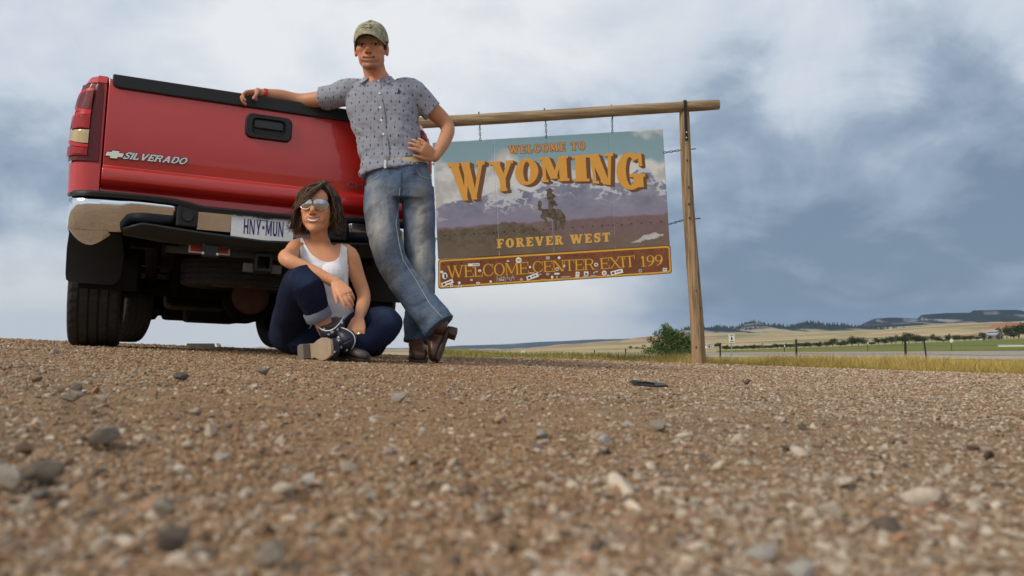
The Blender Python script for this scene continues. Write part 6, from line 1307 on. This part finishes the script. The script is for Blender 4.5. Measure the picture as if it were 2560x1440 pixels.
kn = [(P(940, 570, 4.36), A(.075, .14, .22), .85), (P(950, 700, 4.3), A(.08, .14, .10), .75), (P(1052, 590, 4.43), A(.06, .12, .26), .95), (P(1060, 690, 4.4), A(.05, .12, .09), .6), (P(930, 460, 4.4), A(.08, .12, .05), .45)]
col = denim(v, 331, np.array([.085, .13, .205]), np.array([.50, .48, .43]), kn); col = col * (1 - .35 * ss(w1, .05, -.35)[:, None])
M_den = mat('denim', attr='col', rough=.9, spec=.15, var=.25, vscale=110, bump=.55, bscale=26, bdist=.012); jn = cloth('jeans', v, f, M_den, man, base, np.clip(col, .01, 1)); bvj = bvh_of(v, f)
def seam(pxs, m, name, w=.0022, dash=False, bv=None, par=None, bs_=None):
    pts = []
    for i in range(len(pxs) - 1):
        for k in range(8):
            t = k / 8; a = np.array(pxs[i]) * (1 - t) + np.array(pxs[i + 1]) * t; h_, n_ = hit(bv, *a)
            if h_ is not None: pts.append(h_ + A(0, -.0012, 0))
    if len(pts) < 3: return
    q = MB(); q.tube(pts, w, 6); q.build(name, m, par, origin=bs_)
M_thr = mat('seam_thread', (.42, .42, .40), rough=.9); M_fld = mat('denim_seam', (.04, .06, .11), rough=.9)
seam([(1000, 470), (996, 520), (990, 560), (998, 610), (1008, 650), (1040, 700), (1075, 760), (1110, 798)], M_thr, 'seam', .0016, bv=bvj, par=jn, bs_=base); seam([(1003, 432), (1004, 470), (1000, 492)], M_fld, 'fly_seam', .003, bv=bvj, par=jn, bs_=base); seam([(1040, 425), (1052, 440), (1072, 446), (1084, 446)], M_thr, 'pocket_seam', .0016, bv=bvj, par=jn, bs_=base); seam([(948, 438), (930, 452), (914, 458)], M_thr, 'pocket_seam', .0016, bv=bvj, par=jn, bs_=base)
b = MB(); eloft(b, [(P(990, 410, 4.52), .176, .122, XT, YA), (P(991, 423, 4.52), .178, .124, XT, YA)], 40); b.build('belt', mat('belt_tan', (.52, .40, .22), rough=.6), man, origin=base, smooth=True)
MB().box(P(1036, 421, 4.405), (.012, .008, .06)).build('belt_loop', M_fld, jn, origin=base)
# boots
M_bleather = mat('boot_leather', (.085, .035, .017), rough=.42, var=.4, vscale=26, bump=.3, bscale=60, bdist=.003, coat=.15); M_bsole = mat('boot_sole', (.05, .03, .02), rough=.6); M_bheel = mat('boot_heel', (.07, .04, .025), rough=.55)
hb0 = PG(1040, 4.52, .038); tb0 = PG(1049, 4.27, .004); boot(man, base, hb0, tb0, A(0, 0, 1), [P(1042, 840, 4.47), P(1043, 810, 4.48)], [.047, .05], M_bleather, M_bsole, M_bheel, .050, toe_w=.8)
boot(man, base, P(1126, 822, 4.375), P(1095, 904, 4.29), A(-.85, .1, .35), [P(1098, 812, 4.32), P(1085, 797, 4.33)], [.048, .05], M_bleather, M_bsole, M_bheel, .048, toe_w=.7)
# short dark hair under the cap
b = MB(); LM = lambda x, y, z: HM + RH @ (A(x, y, z) * SM); M_hair_m = mat('hair_dark', (.022, .014, .010), rough=.6, bump=.6, bscale=150, bdist=.004, stretch=(1, 1, .2))
b.ell(LM(0, .03, .035), np.array((.0785, .095, .080)) * SM, RH, 24, 14); v, f, nn = remesh(b, .005, 0); q = (v - HM) @ RH / SM; v = v + nn * (.004 * fbm(v * 60, 3, 341))[:, None]; keep = ((q[:, 1] > -.035 - .3 * np.minimum(q[:, 2] - .01, 0)) & (q[:, 2] > -.035)); fk = keep[f].all(1); used = np.unique(f[fk]); mp_ = -np.ones(len(v), int); mp_[used] = np.arange(len(used)); cloth('hair', v[used], mp_[f[fk]], M_hair_m, man, base, thick=.004)
for s_ in (-1, 1):
    b = MB(); b.tube([LM(s_ * .0745, -.022, .03), LM(s_ * .0745, -.020, .005), LM(s_ * .0725, -.022, -.012)], [(.007, .004)] * 3, 8); b.build('sideburn', M_hair_m, man, origin=base, smooth=True)
# cap
M_cap = mat('cap_camo', (.38, .35, .25), rough=.9, col2=(.20, .21, .12), vscale=38, bump=.2, bscale=300, bdist=.002)
b = MB(); rings = []
for a in np.linspace(0, 86, 15):
    q_ = math.cos(R(a)); z_ = math.sin(R(a)); rings.append([LM(math.cos(t) * .0865 * q_ ** .66, .010 + math.sin(t) * .112 * q_ ** .66, .030 + .014 * math.sin(t) + .102 * z_ ** 1.02) for t in np.linspace(0, 2 * np.pi, 40, endpoint=False)])
b.rings(rings); cp_ = b.build('cap', M_cap, man, origin=base, smooth='all')
b = MB(); nu, nv = 22, 8; g_ = []
for j in range(nv):
    t = j / (nv - 1)
    for i in range(nu):
        s_ = -1 + 2 * i / (nu - 1); x_ = s_ * .079; y0 = .012 - .110 * math.sqrt(max(0, 1 - (x_ / .0866) ** 2)); ln = .070 * (1 - abs(s_) ** 3.2); g_.append(LM(x_ * (1 - .04 * t), y0 - ln * t, .043 - .030 * s_ * s_ + .006 * t - .012 * t * t))
b.add(g_, [(j * nu + i, j * nu + i + 1, (j + 1) * nu + i + 1, (j + 1) * nu + i) for j in range(nv - 1) for i in range(nu - 1)]); o = b.build('brim', M_cap, cp_, origin=base, smooth='all'); q = o.modifiers.new('t', 'SOLIDIFY'); q.thickness = .004; q.offset = 0
b2 = MB(); b2.add([p_ + RH @ A(0, .002, -.0045) for p_ in g_], [(j * nu + i, j * nu + i + 1, (j + 1) * nu + i + 1, (j + 1) * nu + i) for j in range(nv - 1) for i in range(1, nu - 2)]); b2.build('brim_lining', mat('cap_lining', (.03, .028, .022), rough=.95), cp_, origin=base, smooth='all')
b = MB()   # embroidered mark on the front
for x0, z0, x1, z1, w_ in ((-.026, .104, -.006, .110, .006), (-.030, .090, -.012, .099, .005), (.004, .111, .030, .105, .005), (.006, .103, .024, .098, .006), (-.012, .088, .002, .094, .005), (.006, .088, .016, .093, .009)):
    pr = [];
    for x_, z_ in ((x0, z0), (x1, z1)):
        z_ -= .008; zz = min((z_ - .016) / .102, .98); q_ = math.sqrt(1 - zz * zz) ** .66; pr.append(LM(x_, .010 - .1125 * q_ * math.sqrt(max(0, 1 - (x_ / (.0866 * q_)) ** 2)) - .001, z_))
    b.tube(pr, [(w_ / 2, .0015)] * 2, 6, up=RH @ A(0, -1, .4))
b.build('embroidery', mat('cap_mark', (.06, .055, .04), rough=.9), cp_, origin=base)
MB().ell(LM(0, .012, .1335), (.008, .008, .004), RH).build('cap_button', M_cap, cp_, origin=base)
# bracelet and charm, ring
M_brac = mat('bracelet_red', (.5, .02, .02), rough=.5); b = MB(); wc = rw * .86 + re_ * .14; ad = nrm(rw - re_); s1, s2 = frame(ad)
for k in range(3):
    c = wc + ad * (.007 * k - .007); ringp_ = [c + (.0285 + .002 * (k % 2)) * (s1 * math.cos(t) + s2 * math.sin(t)) for t in np.linspace(0, 2 * np.pi, 24, endpoint=False)]; rg = []
    for i in range(24):
        u1, u2 = frame(ringp_[(i + 1) % 24] - ringp_[i - 1], ad); rg.append([ringp_[i] + .0032 * (math.cos(t) * u1 + math.sin(t) * u2) for t in np.linspace(0, 2 * np.pi, 6, endpoint=False)])
    b.rings(rg, closed=True)
br_ = b.build('bracelet', M_brac, man, origin=base, smooth=True); c = P(640, 243, 4.475); MB().tube([c + A(0, 0, .014), c + A(0, 0, .006), c - A(-.001, 0, .008), c - A(-.002, 0, .016)], [.003, .006, .009, .007], 10, dome=True).build('charm', mat('charm_pink', (.5, .06, .14), rough=.2, coat=.5), br_, origin=base, smooth=True)
M_ring = mat('gold_ring', (.75, .55, .25), rough=.25, metal=1)
def fring(pts, k, r_, person, base):
    c = np.array(pts[k]) * .5 + np.array(pts[k + 1]) * .5; d_ = nrm(np.array(pts[k + 1]) - np.array(pts[k])); MB().tube([c - d_ * .0025, c + d_ * .0025], r_, 14).build('ring', M_ring, person, origin=base, smooth=True)
fring(tl2[2], 1, .0108, man, base)

# ---------------------------------------------------------------- WOMAN
base = PG(800, 4.15); HW = P(793, 524, 4.09); RW = Rm(2, -1, 2.0); b = MB(); SCW = 1.02; NW = P(803, 606, 4.165)
head(b, HW, RW, SCW, True, NW, .043)
XW = nrm(P(876, 634, 4.17) - P(738, 614, 4.15)); ZW = nrm(A(.05, .0, 1)); YW = nrm(np.cross(ZW, XW)); YW = YW if YW[1] > 0 else -YW
tw = [(803, 607, 4.165, .055, .048), (806, 616, 4.165, .105, .058), (808, 630, 4.165, .136, .072), (806, 655, 4.155, .128, .085), (806, 688, 4.15, .122, .098), (816, 730, 4.165, .108, .088), (828, 780, 4.195, .112, .085), (826, 830, 4.235, .145, .11), (812, 862, 4.245, .165, .12)]
eloft(b, [(P(px, py, yd), a, c, XW, YW) for px, py, yd, a, c in tw])
for s_, px in ((-1, 784), (1, 828)): b.ell(P(px + (4 if s_ < 0 else 2), 686, 4.085), (.056, .05, .055), None)
ws, we, ww = P(744, 618, 4.14), P(716, 648, 3.89), P(842, 706, 3.84)
limb(b, [P(775, 618, 4.155), ws, P(728, 634, 4.02), we, P(775, 676, 3.865), ww], [.048, .044, .038, .035, .032, .021], 26)
vs, ve, vw = P(873, 636, 4.16), P(909, 738, 4.19), P(897, 796, 3.985)
limb(b, [P(845, 632, 4.165), vs, P(893, 690, 4.185), ve, P(905, 770, 4.09), vw], [.046, .043, .038, .034, .031, .0215], 26)
th1 = hand(b, ww, P(866, 738, 3.80) - ww, A(-.25, .8, -.35), A(-.8, -.2, -.4), [(8, 18, 12), (12, 22, 16), (18, 26, 20), (26, 30, 22)], .90, .05, (.85, .35, .25, .4))
th2 = hand(b, vw, P(892, 838, 3.915) - vw, A(.0, .8, -.3), A(-1, -.1, 0), [(14, 22, 14), (16, 24, 16), (18, 26, 18), (20, 26, 18)], .92, .06, (.85, .42, .15, .4))
lr_ = [(742, 838, 4.20), (740, 775, 4.02), (758, 708, 3.87), (784, 752, 3.885), (805, 800, 3.92), (832, 862, 3.97)]; ll_ = [(850, 848, 4.24), (915, 818, 4.15), (968, 812, 4.08), (925, 848, 3.99), (882, 858, 3.95), (850, 862, 3.93)]
limb(b, [P(*q) for q in lr_], [.10, .075, .066, .05, .042, .034], 28); limb(b, [P(*q) for q in ll_], [.09, .072, .062, .05, .042, .034], 28)
v, f, nn = remesh(b, .0040, 3, .5); v = face_soft(v, f, HW, RW, SCW, 18); v, q = face_shape(v, HW, RW, SCW)
skin = np.array([.64, .30, .16]); col = np.tile(skin, (len(v), 1)) * (1 + .08 * fbm(v * 14, 3, 351)[:, None]); col = face_color(q, skin, True, col)
for pts in th1 + th2:
    e_ = np.array(pts[-1]); d_ = nrm(pts[-1] - pts[-2]); m_ = np.linalg.norm(v - (e_ + d_ * .003), axis=1) < .008; col[m_] = col[m_] * .5 + np.array([.6, .36, .30]) * .5
wom = obj('person', npmesh('person', v - base, f, np.clip(col, 0, 1)), M_skin_w, smooth='all'); wom.location = tuple(base)
tag(wom, 'woman in white tank top and sunglasses sitting cross-legged on the gravel', 'person')
# tank top: shell over the torso, cut along a scooped neckline
pw_ = proj(v); cx = np.interp(pw_[:, 1], [t[1] for t in tw], [t[0] for t in tw]); cy = np.interp(pw_[:, 1], [t[1] for t in tw], [t[2] for t in tw]); hw_ = np.interp(pw_[:, 1], [t[1] for t in tw], [t[3] for t in tw]) / .00199; hdp = np.interp(pw_[:, 1], [t[1] for t in tw], [t[4] for t in tw])
inT = (np.abs(pw_[:, 0] - cx) < hw_ * 1.06) & (v[:, 1] > cy - hdp - .062) & (v[:, 1] < cy + hdp + .04)
xx, yy = pw_[:, 0], pw_[:, 1]
nline = np.interp(xx, [744, 750, 756, 768, 780, 800, 820, 836, 850, 858, 866, 872], [640, 584, 590, 622, 640, 654, 659, 656, 644, 598, 604, 660]); back_ = nn[:, 1] > .15; arm = np.interp(xx, [738, 748, 752, 768, 860, 872, 885], [700, 640, 582, 560, 560, 620, 700])
inT &= (yy > nline) & (yy > arm) & (yy < 850); inT |= back_ & (np.abs(pw_[:, 0] - cx) < hw_ * .95) & (v[:, 1] > cy) & (yy > 625) & (yy < 800) & (v[:, 1] < cy + hdp + .04)
fk = inT[f].all(1); used = np.unique(f[fk]); mp_ = -np.ones(len(v), int); mp_[used] = np.arange(len(used)); vt = v[used] + nn[used] * (.0045 + .0030 * fbm(np.stack([v[used, 0] * 14, v[used, 1] * 8, v[used, 2] * 26 + v[used, 0] * 16], 1), 3, 361))[:, None]
M_tank = mat('tank_white', (.78, .77, .80), rough=.85, spec=.2, bump=.2, bscale=120, bdist=.002); tk_ = cloth('tank_top', vt, mp_[f[fk]], M_tank, wom, base, thick=.002)
bvt = bvh_of(vt, mp_[f[fk]]); bvk = bvh_of(v, f)
for ln_ in ([(750, 586), (753, 592), (760, 606), (768, 622), (780, 640), (800, 654), (820, 659), (836, 656), (850, 644), (854, 622), (857, 600)], [(749, 588), (753, 600), (757, 612)]):
    pts = []
    for i in range(len(ln_) - 1):
        for k in range(4):
            a = np.array(ln_[i]) * (1 - k / 4) + np.array(ln_[i + 1]) * (k / 4); h_, n_ = hit(bvk, *a)
            if h_ is not None and h_[1] > 4.0: pts.append(h_ + n_ * .0035)
    if len(pts) > 3:
        pts = [(pts[max(i - 1, 0)] + pts[i] * 2 + pts[min(i + 1, len(pts) - 1)]) / 4 for i in range(len(pts))]; MB().tube(pts, .0042, 8).build('hem', M_tank, tk_, origin=base, smooth='all')
# jeans
b = MB(); b.ell(P(735, 838, 4.20), (.125, .13, .098)); b.ell(P(785, 846, 4.18), (.16, .14, .10)); b.ell(P(830, 848, 4.24), (.15, .13, .085))
limb(b, [P(728, 832, 4.19), P(735, 775, 4.03), P(757, 705, 3.86), P(778, 742, 3.875), P(797, 789, 3.915)], [.108, .094, .086, .070, .056], 22, 24, False); limb(b, [P(850, 848, 4.24), P(915, 815, 4.15), P(968, 808, 4.08), P(935, 846, 4.0), P(892, 857, 3.955)], [.105, .086, .076, .066, .056], 22, 24, True)
v, f, nn = remesh(b, .0058, 3); v[:, 2] = np.maximum(v[:, 2], gz(v[:, 0], v[:, 1]) + .002); w1 = fbm(v * np.array([16, 12, 14]), 4, 371); v = v + nn * (.0045 * w1)[:, None]
col = denim(v, 381, np.array([.008, .012, .034]), np.array([.030, .046, .095]), [(P(757, 690, 3.78), A(.08, .1, .07), .7), (P(960, 790, 4.02), A(.09, .1, .06), .6), (P(700, 780, 4.1), A(.05, .1, .12), .35)]); jw_ = cloth('jeans', v, f, M_den, wom, base, np.clip(col, .005, 1))
b = MB(); c0, c1 = P(789, 774, 3.900), P(800, 797, 3.918); d_ = nrm(c1 - c0); b.tube([c0, c0 + d_ * .006, c1 - d_ * .006, c1], [.060, .064, .064, .060], 28); o = b.build('cuff', mat('denim_inside', (.16, .18, .23), rough=.9, var=.2, vscale=90), jw_, origin=base, smooth=True)
# star boots
M_navyb = mat('boot_navy', (.018, .022, .04), rough=.45, bump=.25, bscale=50, bdist=.003, var=.3, vscale=20); M_tansole = mat('sole_beige', (.36, .28, .19), rough=.8, var=.25, vscale=18); M_dkheel = mat('heel_dark', (.16, .14, .12), rough=.7); M_star = mat('star_white', (.75, .75, .76), rough=.6)
hr_ = PG(838, 4.0, .030); tr_ = PG(918, 3.90, .002)
bo1, v1, f1 = boot(wom, base, hr_, tr_, A(0, 0, 1), [P(832, 832, 3.955), P(826, 803, 3.93)], [.052, .060], mat('boot_vamp', (.10, .075, .065), rough=.6, var=.4, vscale=20, col2=(.03, .03, .045)), M_bsole, M_dkheel, .042, hs=.72)
b = MB(); ax_ = nrm(P(826, 800, 3.93) - P(838, 850, 3.965)); s1, s2 = frame(ax_, A(0, 1, 0)); cA, cB = P(836, 852, 3.962), P(826, 806, 3.93); lo_, hi_ = [], []; thn = np.linspace(0, 2 * np.pi, 37)
for t in thn:
    d_ = s1 * math.cos(t) + s2 * math.sin(t); sc_ = .018 * math.cos(2 * t); lo_.append(cA + d_ * .053); hi_.append(cB + d_ * .068 + ax_ * sc_)
b.strip(lo_, hi_); o = b.build('boot_shaft', M_navyb, bo1, origin=base, smooth='all'); q_ = o.modifiers.new('t', 'SOLIDIFY'); q_.thickness = .003
MB().tube(hi_, .0028, 6).build('trim', M_star, bo1, origin=base)
heelL = P(764, 880, 3.965); toeL = P(826, 869, 3.765); bo2, v2, f2 = boot(wom, base, heelL, toeL, A(.78, .62, .05), [P(858, 858, 3.925), P(880, 850, 3.95)], [.050, .054], M_navyb, M_tansole, M_dkheel, .050, toe_w=.7)
o = bo2; ax_ = nrm(P(884, 848, 3.95) - P(848, 862, 3.91)); s1, s2 = frame(ax_, A(0, 0, 1)); cA, cB = P(846, 860, 3.90), P(866, 846, 3.925); lo_, hi_ = [], []
for t in thn:
    d_ = s1 * math.cos(t) + s2 * math.sin(t); lo_.append(cA + d_ * .052); hi_.append(cB + d_ * .060 + ax_ * .016 * math.cos(2 * t))
b = MB(); b.strip(lo_, hi_); sh2 = b.build('boot_shaft', M_navyb, bo2, origin=base, smooth='all'); q_ = sh2.modifiers.new('t', 'SOLIDIFY'); q_.thickness = .003; MB().tube(hi_, .0026, 6).build('trim', M_star, bo2, origin=base)
allv = np.concatenate([v1, v2]); allf = [tuple(map(int, k)) for k in f1] + [tuple(int(a) + len(v1) for a in k) for k in f2]
shl = [o_ for o_ in bpy.data.objects if o_.name.startswith('boot_shaft')]
for o_ in shl:
    n0 = len(allv); allv = np.concatenate([allv, np.array([np.array(w_.co) + base for w_ in o_.data.vertices])]); allf += [tuple(k + n0 for k in p_.vertices) for p_ in o_.data.polygons]
bvb = BVHTree.FromPolygons([tuple(p_) for p_ in allv], allf); star = [(math.cos(math.pi / 2 + k * math.pi / 5) * (1 if k % 2 == 0 else .42), math.sin(math.pi / 2 + k * math.pi / 5) * (1 if k % 2 == 0 else .42)) for k in range(10)]
for i, (px, py, r_) in enumerate([(811, 822, .0085), (830, 829, .0095), (853, 806, .009), (822, 835, .006), (843, 823, .007), (848, 843.5, .0095), (846, 853, .0095), (853, 867, .009), (836, 879, .0075), (866, 874, .006), (797, 834, .006)]):
    h_, n_ = hit(bvb, px, py)
    if h_ is None: continue
    n_ = n_ if n_[1] < 0 else -n_; a1, a2 = frame(n_, A(0, 0, 1)); MB().prism(star, h_ + n_ * .0055, a1 * r_, a2 * r_, -n_ * .003).build('star', M_star, bo2 if py > 838 else bo1, origin=base)
# hair
M_hair_w = mat('hair_brown', attr='col', rough=.5, spec=.3, var=.3, vscale=60); LW = lambda x, y, z: HW + RW @ (A(x, y, z) * SCW)
hb_, hc_ = MB(), []; rg_ = np.random.default_rng(5)
def lock(pts, r_, c):
    p_, rr_ = dense([LW(*k) for k in pts], [r_ * k for k in np.linspace(1, .25, len(pts))], 11); n0 = hb_.n; hb_.tube(list(p_), [(k, k * .55) for k in rr_], 6); hc_.extend([c] * (hb_.n - n0))
b = MB(); b.ell(LW(0, .028, .05), np.array((.084, .1, .088)) * SCW, RW, 26, 16); n0 = hb_.n; hb_.v += b.v; hb_.f += [tuple(k + hb_.n for k in q_) for q_ in b.f]; hb_.n += b.n; hc_ += [(.028, .017, .011)] * b.n
def hcol(): 
    k = rg_.uniform(0, 1) ** 2.4; return tuple(np.array([.026, .015, .009]) * (1 - k) + np.array([.17, .095, .05]) * k)
for i in range(760):      # sides and back
    ph = rg_.uniform(60, 300); x0, y0 = math.sin(R(ph)), -math.cos(R(ph)); side = 1 if x0 > 0 else -1; ln = rg_.uniform(.055, .118) - (.02 if side > 0 else -.005); w_ = rg_.normal(0, .011); flare = rg_.uniform(-.012, .018)
    ra = .086 + rg_.uniform(-.004, .010); rb_ = .104 + rg_.uniform(-.004, .01); wv_ = rg_.uniform(0, 6.28)
    pts = [(.022 + x0 * .012, .02 + y0 * .02, .140)]
    for t in (.18, .36, .55, .72, .86, 1.0):
        z_ = .135 - (.135 + ln) * t; k = math.sqrt(max(0.05, 1 - max(0, (z_ - .03) / .115) ** 2)); fl_ = flare * max(0, t - .55) / .45 + .014 * t + .015 * math.sin(wv_ + t * 10) * t
        pts.append((x0 * (ra * k + fl_) + w_ * t, .018 + y0 * (rb_ * k + fl_) * (.96), z_ + (.012 * max(0, t - .85) / .15 if rg_.random() < .4 else 0)))
    lock(pts, rg_.uniform(.0028, .0062), hcol())
for i in range(300):       # fringe swept to viewer's left
    s_ = rg_.uniform(0, 1); r0 = (.030 + .012 * rg_.normal(), -.04 - .03 * s_, .132 - .012 * s_)
    pts = [r0, (.016 - .012 * s_, -.088 - .012 * s_, .112 - .030 * s_), (-.020 - .01 * s_, -.106 + .004 * rg_.normal(), .086 - .048 * s_ + .006 * rg_.normal()), (-.056, -.094, .058 - .044 * s_ + .006 * rg_.normal()), (-.084, -.060, .020 - .03 * s_), (-.096 - .01 * rg_.random(), -.035, -.03 - .02 * rg_.random()), (-.100 - .014 * rg_.random(), -.03, -.075 - .02 * rg_.random())]
    lock(pts, rg_.uniform(.003, .0058), hcol())
for i in range(130):       # right of the parting
    s_ = rg_.uniform(0, 1); pts = [(.028 + .01 * s_, -.05 + .03 * s_, .136), (.050, -.078 + .03 * s_, .112), (.070 + .004 * s_, -.070 + .03 * s_, .075), (.082, -.050 + .02 * s_, .035), (.090, -.035 + .02 * s_, -.01), (.094 + .01 * rg_.random(), -.03 + .02 * s_, -.06), (.098 + .014 * rg_.random(), -.02, -.10 - .02 * rg_.random())]
    lock(pts, rg_.uniform(.003, .0055), hcol())
for i in range(150):      # low fringe down to the glasses
    s_ = rg_.uniform(0, 1); j_ = lambda a: a * rg_.normal()
    pts = [(.036 + j_(.006), -.055, .130), (.018 + j_(.004), -.102, .098 - .024 * s_), (-.014, -.113 + j_(.002), .072 - .036 * s_ + j_(.003)), (-.048, -.104, .050 - .036 * s_ + j_(.004)), (-.082, -.068, .012 - .02 * s_), (-.098 - .008 * rg_.random(), -.04, -.03), (-.104 - .012 * rg_.random(), -.03, -.075 - .03 * rg_.random())]
    lock(pts, rg_.uniform(.003, .006), hcol())
for i in range(60):       # stray ends
    ph = rg_.uniform(60, 300); x0, y0 = math.sin(R(ph)), -math.cos(R(ph)); pts = [(x0 * .09, .018 + y0 * .1, .0), (x0 * .105, .018 + y0 * .11, -.06), (x0 * (.12 + .02 * rg_.random()), .018 + y0 * .115, -.10), (x0 * (.135 + .02 * rg_.random()), .018 + y0 * .12, -.105 + .03 * rg_.random())]; lock(pts, .0022, hcol())
me = hb_.mesh('hair', base); setcol(me, np.array(hc_)); obj('hair', me, M_hair_w, wom, smooth='all')
# sunglasses
M_mir = mat('mirror_lens', (.48, .49, .5), rough=.03, metal=1.0); M_gold2 = mat('frame_gold', (.45, .4, .34), rough=.3, metal=1)
gls = MB(); sg_ = None
for s_ in (-1, 1):
    out_ = [(.0335 * math.cos(q_) * (1 - .10 * max(0, -math.sin(q_))) - .003 * max(0, -math.sin(q_)), .0272 * math.sin(q_) * (1 - .16 * max(0, math.sin(q_))) + .0) for q_ in np.linspace(0, 2 * math.pi, 24, endpoint=False)]
    def lp(x_, z_): X_ = s_ * .0365 + x_ * s_; return LW(X_, -.1125 + 5.6 * X_ * X_ - .10 * z_ + 4.5 * (z_ * z_ + .5 * x_ * x_), .010 + z_)
    pts = [lp(x_, z_) for x_, z_ in out_]
    b = MB(); b.rings([[lp(x_ * k_, z_ * k_) for x_, z_ in out_] for k_ in (.02, .25, .5, .75, 1)], cap=False)
    o = b.build('sunglasses' if sg_ is None else 'lens', M_mir, wom if sg_ is None else sg_, origin=base, smooth='all'); sg_ = sg_ or o
    MB().tube(pts + [pts[0]], .0009, 6).build('frame', M_gold2, sg_, origin=base)
    MB().tube([LW(s_ * .064, -.080, .018), LW(s_ * .078, -.02, .014), LW(s_ * .080, .015, .008)], .0016, 6).build('temple_arm', M_gold2, sg_, origin=base); MB().ell(LW(s_ * .0815, .004, -.036), .0035).build('earring', mat('pearl', (.75, .72, .68), rough=.2), wom, origin=base, smooth=True)
MB().tube([LW(-.008, -.112, .024), LW(0, -.1135, .027), LW(.008, -.112, .024)], .0014, 6).build('bridge', M_gold2, sg_, origin=base)
fring(th1[2], 1, .0098, wom, base); fring(th2[2], 1, .0100, wom, base)
